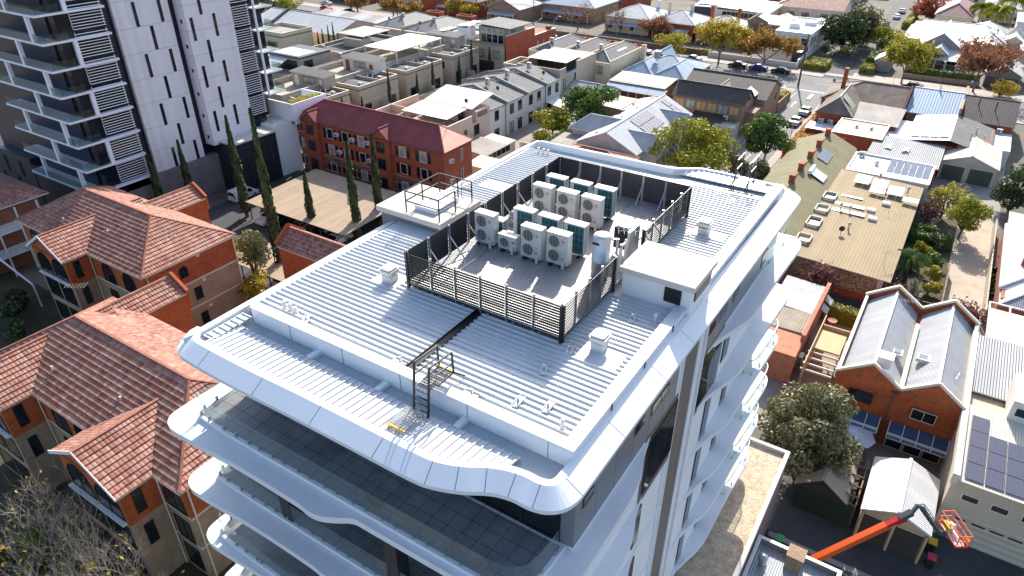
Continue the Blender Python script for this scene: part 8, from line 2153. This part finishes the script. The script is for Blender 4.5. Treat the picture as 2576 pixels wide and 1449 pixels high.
# palms
def palm(x, y, h, r, lab, n=26, mat=None):
    t = thing("palm", lab, "palm", (x, y, 0), None, R.uniform(0, 6)); rr = random.Random(int(abs(x * 31 + y)))
    mb = MB(); mb.tube([(0, 0, -0.1), (0.05, 0, h * 0.5), (0, 0, h - 0.2)], 0.2, 8, r1=0.14); o = bpy.data.objects.new("trunk", mb.mesh("trunk", [bark])); COL.objects.link(o); o.parent = t
    mb = MB()
    for k in range(n):
        a = 2 * PI * k * 0.618; el = rr.uniform(-0.2, 1.1); L = r * rr.uniform(0.85, 1.1); d = Vector((math.cos(a), math.sin(a), 0)); prev = Vector((0, 0, h))
        for j in range(1, 9):
            f = j / 8; p = Vector((0, 0, h)) + d * L * f * math.cos(el * (1 - f * 0.5)) + Vector((0, 0, L * (math.sin(el) * f - 0.75 * f * f)))
            s = Vector((-d.y, d.x, 0)) * r * 0.24 * (1 - f * 0.6)
            for sg in (-1, 1):
                q = s * sg; dz = Vector((0, 0, -0.14 * r)); mid = (p - prev) * 0.35
                mb.poly([prev, prev + mid, prev + mid + q + dz + (p - prev) * 0.6, prev + q * 0.9 + dz + (p - prev) * 0.4])
                mb.poly([prev + mid * 1.4, prev + mid * 2.4, prev + mid * 2.4 + q + dz + (p - prev) * 0.6, prev + mid * 1.4 + q * 0.9 + dz + (p - prev) * 0.4])
            prev = p
    o = bpy.data.objects.new("fronds", mb.mesh("fronds", [mat or lf_green])); COL.objects.link(o); o.parent = t
    return t
palm(0.7, 89.9, 3.4, 2.4, "garden palm with drooping fronds by the stone-ended warehouse"); palm(5.9, 251.5, 12.5, 4.6, "tall palm with long bare trunk at the top right corner", 30, lf_lime); palm(2.5, 258.5, 8.2, 4.2, "shorter palm left of the tall one, yellow-green", 28, lf_lime); palm(-1.8, 268, 7.5, 4.0, "leftmost of the three far palms, beside the maroon roof", 28, lf_lime)
# planter shrubs on the tower terrace
for k, (x, y) in enumerate(((-96.4, 71.6), (-95.2, 71.7), (-93.6, 72.0), (-92.3, 71.7))): tree("shrub", "potted green shrub along the tower terrace's glass edge", x, y, 1.9 if k != 2 else 2.6, 1.4, lf_green, 320, 0.17, 6, 0.2, "terrace pot shrubs", 20 + k, cat="shrub", tr=0.05)
for x0, x1, y0, y1, lab in ((-92.2, -90.6, 74.5, 80.8, "dry yellow-green planting in the tower's white planter box"),): hedge(x0, x1, y0, y1, 0.55, lf_mix, lab, 500, 0.15, "plants", 11.0)
# winter thicket in the bottom left corner
th = random.Random(5)
for k, (px, py) in enumerate([(20, 1205), (85, 1195), (140, 1240), (55, 1265), (185, 1290), (115, 1315), (30, 1335), (240, 1345), (165, 1370), (290, 1385), (90, 1405), (215, 1420), (20, 1440), (320, 1445), (150, 1460)]):
    hh = th.uniform(8.8, 10.4); q = W(px, py, hh * 0.93)
    autumn("leafless pale twiggy tree in the thicket before the front brick house", q.x, q.y, hh, th.uniform(4.4, 5.6), lf_yellow, 14, 0.14, 0.12, 4, 40 + k, bark_pale, 0.11, "bare shrubs before the brick house", "bare_shrub")
for k in range(7): tree("shrub", "dark evergreen bush between the bare shrubs before the brick house", [-47, -44.5, -42.6, -40, -38.4, -49, -45][k], [8.6, 6.4, 8.8, 7.0, 9.0, 7.2, 4.6][k], 4.6, 3.8, lf_dark if k % 2 else lf_green, 700, 0.18, 8, 0.02, "evergreen bushes before the brick house", 60 + k, cat="shrub", tr=0.06)
for k, (x, y, h) in enumerate(((-90.0, 24.0, 5.5), (-86.5, 21.0, 4.5), (-82.5, 24.5, 4.2), (-78.5, 23.0, 3.2), (-93.5, 20.5, 6.5), (-85.5, 26.0, 3.0))): tree("shrub", "dark garden tree in the shade left of the brick houses", x, y, h, h * 0.85, lf_dark, 1000, 0.26, 9, 0.05, "shaded garden trees", 80 + k, cat="tree", tr=0.1)

# ================================================================ CARS AND STREET FURNITURE
def car_paint(nm, c, metal=0.0): return M(nm, c, 0.25, metal, 0.03, 0.5, fine=0, spec=0.6)
paints = {k: car_paint("car_paint_" + k, c, m_) for k, c, m_ in (("white", (0.7, 0.7, 0.7), 0), ("silver", (0.4, 0.41, 0.43), 0.6), ("dark", (0.02, 0.022, 0.026), 0.2), ("red", (0.42, 0.02, 0.03), 0.1), ("blue", (0.03, 0.05, 0.2), 0.2), ("grey", (0.14, 0.15, 0.17), 0.4))}
tyre = M("tyre", (0.015, 0.015, 0.015), 0.9); lamp_red = M("tail_lamp", (0.35, 0.01, 0.01), 0.3); lamp_clear = M("head_lamp", (0.6, 0.62, 0.65), 0.15)
def car_proto(kind):
    # heading +y, origin at ground centre
    prof = {"sedan": [(-2.3, .62, .85), (-2.1, .98, .98), (-1.35, 1.02, 1.0), (-0.7, 1.42, .80), (0.45, 1.42, .80), (1.15, 1.0, 1.0), (2.05, .82, .94), (2.3, .55, .82)],
            "van": [(-2.2, .7, .9), (-2.15, 1.78, .88), (0.4, 1.84, .86), (0.85, 1.72, .88), (1.45, 1.08, .98), (2.05, .9, .92), (2.2, .55, .85)]}[kind]
    hw = 0.9
    t = thing("car" if kind == "sedan" else "van", "x", "car" if kind == "sedan" else "van")
    mb = MB(); N = len(prof); rings = []
    for (y, z, k) in prof:
        belt = min(z, 0.95 if kind == "sedan" else 1.05); top = hw * k
        rings.append([(-hw * min(1, .9 + .1 * k), y, 0.28), (-hw, y, 0.55), (-hw * 0.99, y, belt), (-top, y, z), (top, y, z), (hw * 0.99, y, belt), (hw, y, 0.55), (hw * min(1, .9 + .1 * k), y, 0.28)])
    i0 = 0
    for rg in rings: mb.v += rg
    for a in range(N - 1):
        for j in range(7): mb.f.append((a * 8 + j, a * 8 + j + 1, (a + 1) * 8 + j + 1, (a + 1) * 8 + j)); mb.m.append(0)
    mb.f.append(tuple(range(7, -1, -1))); mb.m.append(0); mb.f.append(tuple((N - 1) * 8 + j for j in range(8))); mb.m.append(0)
    o = bpy.data.objects.new("body", mb.mesh("body", [paints["white"]])); COL.objects.link(o); o.parent = t; o.material_slots[0].link = 'OBJECT'; o.material_slots[0].material = paints["white"]
    def part(nm, mb, m_): q = bpy.data.objects.new(nm, mb.mesh(nm, [m_])); COL.objects.link(q); q.parent = t; return q
    e = 0.012
    if kind == "sedan":
        mb = MB(); mb.poly([(-.8, -1.30, 1.06 + e), (.8, -1.30, 1.06 + e), (.68, -.76, 1.40 + e), (-.68, -.76, 1.40 + e)]); part("rear_window", mb, car_glass)
        mb = MB(); mb.poly([(.84, 1.08, 1.05 + e), (-.84, 1.08, 1.05 + e), (-.68, .50, 1.40 + e), (.68, .50, 1.40 + e)]); part("windscreen", mb, car_glass)
        for s in (-1, 1):
            mb = MB(); q = [(s * (.885 + e), -1.1, 1.02), (s * (.885 + e), 1.0, 1.02), (s * (.735 + e), .42, 1.36), (s * (.735 + e), -.66, 1.36)]; mb.poly(q if s > 0 else q[::-1]); part("side_window", mb, car_glass)
    else:
        mb = MB(); mb.poly([(-.7, -2.20, 1.1), (.7, -2.20, 1.1), (.7, -2.175, 1.62), (-.7, -2.175, 1.62)]); part("rear_window", mb, car_glass)
        mb = MB(); mb.poly([(.84, 1.40, 1.13 + e), (-.84, 1.40, 1.13 + e), (-.72, .9, 1.68 + e), (.72, .9, 1.68 + e)]); part("windscreen", mb, car_glass)
        for s in (-1, 1):
            mb = MB(); q = [(s * .91, .2, 1.1), (s * .91, 1.2, 1.1), (s * .83, .8, 1.62), (s * .83, .2, 1.66)]; mb.poly(q if s > 0 else q[::-1]); part("side_window", mb, car_glass)
            mb = MB(); mb.box(s * .9 - .015, s * .9 + .015, -1.9, .9, .72, .78); part("side_strip", mb, frame_black)
    for s in (-1, 1):
        for y in (-1.35, 1.4):
            mb = MB(); 
            for k in range(14):
                a, b = 2 * PI * k / 14, 2 * PI * (k + 1) / 14; P = lambda an, r, x: (x, y + r * math.cos(an), .32 + r * math.sin(an))
                mb.poly([P(a, .32, s * .70), P(b, .32, s * .70), P(b, .32, s * .915), P(a, .32, s * .915)]); mb.poly([P(a, .32, s * .915), P(b, .32, s * .915), P(b, .18, s * .915), P(a, .18, s * .915)])
            w = part("wheel", mb, tyre)
            mb = MB(); mb.poly([(s * .917, y + .19 * math.cos(2 * PI * k / 10), .32 + .19 * math.sin(2 * PI * k / 10)) for k in range(10)]); q = bpy.data.objects.new("rim", mb.mesh("rim", [galv])); COL.objects.link(q); q.parent = w
        mb = MB(); mb.box(s * .66 - .18, s * .66 + .18, -2.29 if kind == "sedan" else -2.23, -2.15, .72, .86) if kind == "sedan" else mb.box(s * .82 - .07, s * .82 + .07, -2.24, -2.1, .8, 1.25); part("tail_lamp", mb, lamp_red)
        mb = MB(); mb.box(s * .66 - .18, s * .66 + .18, 2.08, 2.26, .6, .74); part("headlamp", mb, lamp_clear)
        mb = MB(); mb.box(s * .98 - .09, s * .98 + .09, .78, .92, .98, 1.1); part("mirror", mb, tyre)
    mb = MB(); mb.box(-.26, .26, -2.32, -2.28, .48, .6); part("number_plate", mb, trim_white)
    return t
car_p = car_proto("sedan"); van_p = car_proto("van")
def car(x, y, rot, paint, lab, grp=None, proto=None, sc=None):
    o = place(proto or car_p, (x, y, -0.03), rot, lab, sc)
    if grp: o["group"] = grp
    for c in o.children:
        if c.name.startswith("body"): c.material_slots[0].link = 'OBJECT'; c.material_slots[0].material = paints[paint]
    return o
G = "cars parked along the streets"
car(-26.25, 145.1, 0, "white", "white sedan parked on the side road, nearer of two", G); car(-26.2, 153.0, 0, "silver", "silver sedan parked on the side road ahead of the white one", G)
car(-89.6, 61.3, 0, "white", "small white delivery van beside the dark screen wall", None, van_p)
car(-197, 183.6, -PI / 2, "red", "bright red car crossing the far end of the street", G); car(-107.4, 187.0 - 0.6, PI / 2, "white", "white car half hidden behind the red brick block", G); car(-76.2, 186.3 - 2.5, PI / 2, "silver", "silver wagon parked behind the cream terrace", G)
for x, p, lab in ((-62.0, "grey", "grey car under the yellow-green tree"), (-50.0, "dark", "black wagon parked between the two autumn trees"), (-44.8, "blue", "dark blue car under the golden-brown tree"), (-39.2, "dark", "black car nearest the timber pole")): car(x, 183.4, PI / 2, p, lab, G)
car(-10.0, 186.0, PI / 2, "dark", "black car passing behind the old corner building", G); car(-25.3, 275.6, 0, "white", "white car far up the narrow lane", G); car(-25.2, 287.5, 0, "silver", "silver car beyond the white one far up the lane", G); car(-203.5, 190.3, PI / 2, "silver", "silver car at the far left of the street", G); car(-186, 183.2, PI / 2, "dark", "dark car left of the golden tree", G)
for x, p, lab in ((-79.6, "white", "white car under the left end of the large carport"), (-77.0, "dark", "black car under the large carport, second from its left end"), (-73.6, "silver", "silver car under the large carport left of the short cypress"), (-69.4, "blue", "blue car under the large carport right of the short cypress"), (-66.4, "white", "white car at the right end of the large carport")): car(x, 58.2, PI, p, lab, "cars in the carports")
car(-63.6, 46.6, PI, "white", "white car in the smaller carport", "cars in the carports")

def pole(x, y, h, lab, arms=True, r=0.14, name="power_pole", mat=None):
    mb = MB(); mb.tube([(x, y, 0), (x, y, h)], r, 7, r1=r * 0.7)
    if arms: mb.bar((x - 1.1, y, h - 0.5), (x + 1.1, y, h - 0.5), 0.1, 0.1); mb.bar((x - 0.8, y, h - 1.3), (x + 0.8, y, h - 1.3), 0.1, 0.1)
    return tag(mb.build(name, mat or bark, loc=(x, y, 0)), lab, "pole")
pole(-32.5, 173.4, 11.6, "tall dark timber power pole at the junction corner", True, 0.24); pole(-24.4, 187.6, 7.5, "power pole across the junction beside the narrow lane"); pole(-120.1, 198.2, 8.4, "dark timber pole among the weeping bare trees"); pole(-165.6, 185.4, 7.2, "timber pole between the tan autumn trees"); pole(-10.2, 286.3, 11, "leaning dark pole beside the maroon roof", False); pole(13, 195.5, 6.5, "grey pole at the right edge near the garage", False, 0.1, "power_pole", galv)
def lamp(x, y, h, lab, d=(1, 0), L=1.8):
    t = thing("street_lamp", lab, "street lamp", (x, y, 0), "street lamps"); mb = MB(); mb.tube([(x, y, 0), (x, y, h * 0.8), (x + d[0] * L * 0.4, y + d[1] * L * 0.4, h * 0.95), (x + d[0] * L, y + d[1] * L, h)], 0.07, 6, r1=0.04); mb.build("post", galv, t); MB().box(x + d[0] * L - 0.3, x + d[0] * L + 0.3, y + d[1] * L - 0.14, y + d[1] * L + 0.14, h - 0.06, h + 0.08).build("lantern", trim_white, t)
lamp(-105.2, 184.9, 6.6, "street lamp with curved arm behind the red brick block", (0.9, 0.4)); lamp(-24.0, 131.2, 5.4, "dark street lamp rising beside the parked white sedan", (-0.2, 1.0), 0.8); lamp(-28.2, 203, 5.0, "street lamp on the junction lawn by the young trees", (0, -1), 0.6); lamp(-5.2, 193.6, 5.2, "street lamp before the long clipped hedge", (0, -1), 0.6)
def sign(x, y, h, lab, w=0.5, hh=0.75, mat=None):
    t = thing("road_sign", lab, "sign", (x, y, 0), "small road signs"); MB().tube([(x, y, 0), (x, y, h)], 0.035, 6).build("post", galv, t); MB().box(x - w / 2, x + w / 2, y - 0.05, y - 0.03, h - hh, h).build("plate", mat or trim_white, t)
back_grey = M("sign_back", (0.2, 0.19, 0.17), 0.5)
sign(-33.1, 164.2, 4.2, "tall grey-backed road sign on the left kerb of the side road", 0.6, 0.8, back_grey); sign(-24.7, 171.4, 3.3, "grey-backed road sign on the right kerb before the junction", 0.6, 0.7, back_grey); sign(2.7, 82.6, 2.5, "white parking sign leaning over the olive fence", 0.35, 0.5); sign(-33.3, 126.4, 3.3, "white street sign below the brown units", 0.9, 0.25); sign(-14.2, 188.2, 3.0, "white sign beside the rounded street tree", 0.35, 0.5); sign(1.4, 187.8, 3.0, "white sign left of the big reddish tree", 0.35, 0.5); sign(-24.4, 157.5, 3.0, "thin sign post beside the creeper", 0.3, 0.4, back_grey); sign(-7.2, 81.2, 2.4, "white parking sign beside the purple plum tree", 0.35, 0.5)
def wire(pts, lab):
    mb = MB()
    for a, b in zip(pts, pts[1:]):
        a = Vector(a); b = Vector(b)
        for off in (-0.9, -0.3, 0.3, 0.9):
            o = Vector((0, off, 0)); mb.tube([a + o, a + (b - a) * 0.5 + o - Vector((0, 0, 0.7)), b + o], 0.018, 3, cap=False)
    tag(mb.build("power_line", dark_metal, loc=(0, 0, 0)), lab, "power line")
wire([(-165.6, 186, 6.7), (-120, 192, 7.4), (-72, 188, 8.0), (-24.4, 187.6, 7.0), (13, 195, 6.4), (60, 200, 6.6)], "overhead power lines strung along the far side of the street")
# wheelie bins
def bin_(x, y, col, lab):
    t = thing("wheelie_bin", lab, "bin", (x, y, 0), "wheelie bins"); body = M("bin_dark_green", (0.012, 0.02, 0.014), 0.5)
    mb = MB(); mb.prism([(x - .24, y - .28), (x + .24, y - .28), (x + .24, y + .28), (x - .24, y + .28)], 0.05, 0.98); mb.build("body", body, t)
    mb = MB(); mb.box(x - .29, x + .29, y - .36, y + .36, .98, 1.06); mb.build("lid", M("bin_lid", col, 0.45), t)
    for s in (-1, 1): MB().tube([(x + s * .26, y + .3, .1), (x + s * .31, y + .3, .1)], 0.1, 8).build("wheel", tyre, t)
bin_(-1.95, 40.6, (0.02, 0.38, 0.12), "wheelie bin with a bright green lid beside the gravel-roofed podium"); bin_(8.0, 45.0, (0.4, 0.02, 0.05), "wheelie bin with a red lid by the white shed"); bin_(7.9, 46.6, (0.7, 0.42, 0.02), "wheelie bin with a yellow lid under the lift basket")

# boom lift
orange = M("boom_orange", (0.72, 0.105, 0.012), 0.35, 0, 0.04, 0.8); yellow = M("control_yellow", (0.65, 0.38, 0.02), 0.4)
bl_ = thing("boom_lift", "orange boom lift reaching over the yard with a red and yellow basket", "boom lift", (-0.5, 37.6, 0))
mb = MB(); mb.box(-1.5, 0.6, 36.6, 38.8, 0.35, 0.95); mb.prism([(-1.2, 36.8), (0.2, 36.8), (0.4, 38.2), (-1.0, 38.5)], 0.95, 1.9); mb.build("chassis", orange, bl_)
for x in (-1.4, 0.5):
    for y in (36.9, 38.5): MB().tube([(x - 0.15, y, 0.4), (x + 0.15, y, 0.4)], 0.4, 14).build("wheel", tyre, bl_)
A = Vector((-0.5, 37.4, 1.9)); B = Vector((4.92, 41.9, 6.4)); D = (B - A).normalized(); dn = Vector((0, 0, 1)) - D * D.z; dn.normalize()
mb = MB(); mb.bar(A, A + (B - A) * 0.86, 0.42, 0.5); mb.build("boom", orange, bl_)
mb = MB(); mb.bar(A + (B - A) * 0.5 + dn * 0.06, B, 0.32, 0.36); mb.bar(B - D * 0.5 - dn * 0.2, B + D * 0.2 - dn * 0.3, 0.3, 0.25); mb.build("inner_boom", M("boom_red", (0.55, 0.02, 0.015), 0.35), bl_)
mb = MB(); mb.bar(A + D * 1.0 - dn * 0.42, B - D * 0.6 - dn * 0.36, 0.12, 0.07)
for k in range(9): p = A + D * (1.2 + k * 0.72); mb.bar(p - dn * 0.25, p - dn * 0.42, 0.05, 0.05)
mb.build("hose_tray", timber_pale, bl_)
E1 = Vector((5.85, 43.0, 6.95)); J = Vector((7.25, 42.7, 5.75))
mb = MB(); mb.bar(B - D * 0.15 + dn * 0.05, B + D * 0.75 + dn * 0.12, 0.36, 0.42); mb.tube([B + D * 0.6, E1 + Vector((-.3, -.2, .15)), E1], 0.16, 8); mb.bar(E1, J, 0.22, 0.26); mb.bar(J, J + Vector((0.5, 0.25, -0.25)), 0.25, 0.3); mb.build("jib", M("jib_slate", (0.06, 0.075, 0.085), 0.5), bl_)
mb = MB(); mb.tube([E1 + Vector((-.5, -.3, .3)), E1 + Vector((0.1, 0, .35)), E1 + Vector((0.5, -0.1, 0)), J + Vector((0, 0, .3))], 0.03, 5); mb.tube([B + D * 0.2 + dn * .3, E1 + Vector((0, .1, .3)), J + Vector((-.2, 0, 0.1))], 0.025, 5); mb.build("hose", black_paint, bl_)
c = Vector((8.15, 43.35, 5.35)); ax = Vector((0.56, -0.83, 0)); sd_ = Vector((0.83, 0.56, 0))
Q = lambda u, v, z: c + ax * u + sd_ * v + Vector((0, 0, z))
mb = MB(); mb.bar(Q(-1.1, 0, 0), Q(1.1, 0, 0), 0.86, 0.04); mb.build("basket_floor", M("basket_floor", (0.4, 0.4, 0.41), 0.5), bl_)
mb = MB(); cs = [(-1.1, -.43), (1.1, -.43), (1.1, .43), (-1.1, .43)]
for z in (0.08, 0.6, 1.1):
    for k in range(4): mb.bar(Q(*cs[k], z), Q(*cs[(k + 1) % 4], z), 0.05 if z > .2 else 0.04, 0.05 if z > .2 else 0.16)
for u in (-1.1, 0, 1.1):
    for v in (-.43, .43): mb.bar(Q(u, v, 0), Q(u, v, 1.1), 0.05, 0.05)
mb.build("basket_rail", M("rail_red", (0.66, 0.07, 0.012), 0.4), bl_)
mb = MB(); mb.bar(Q(-0.5, -.5, 0.75), Q(0.25, -.5, 0.75), 0.3, 0.34); mb.bar(Q(-0.1, -.45, 0.3), Q(-.1, -.45, 0.7), 0.1, 0.1); mb.bar(Q(0.5, .43, .35), Q(0.95, .43, .35), 0.03, 0.3); mb.build("control_box", yellow, bl_)
mb = MB(); mb.bar(Q(-0.7, .05, 0.3), Q(-0.2, .1, 0.5), 0.35, 0.3); mb.build("cover_sheet", trim_white, bl_)

struct(MB().box(-1200, 900, -400, 1800, -0.6, -0.05).build("ground", M("ground_dust", (0.13, 0.115, 0.095), 0.95, 0, 0.3, 0.12), loc=(0, 0, 0)))
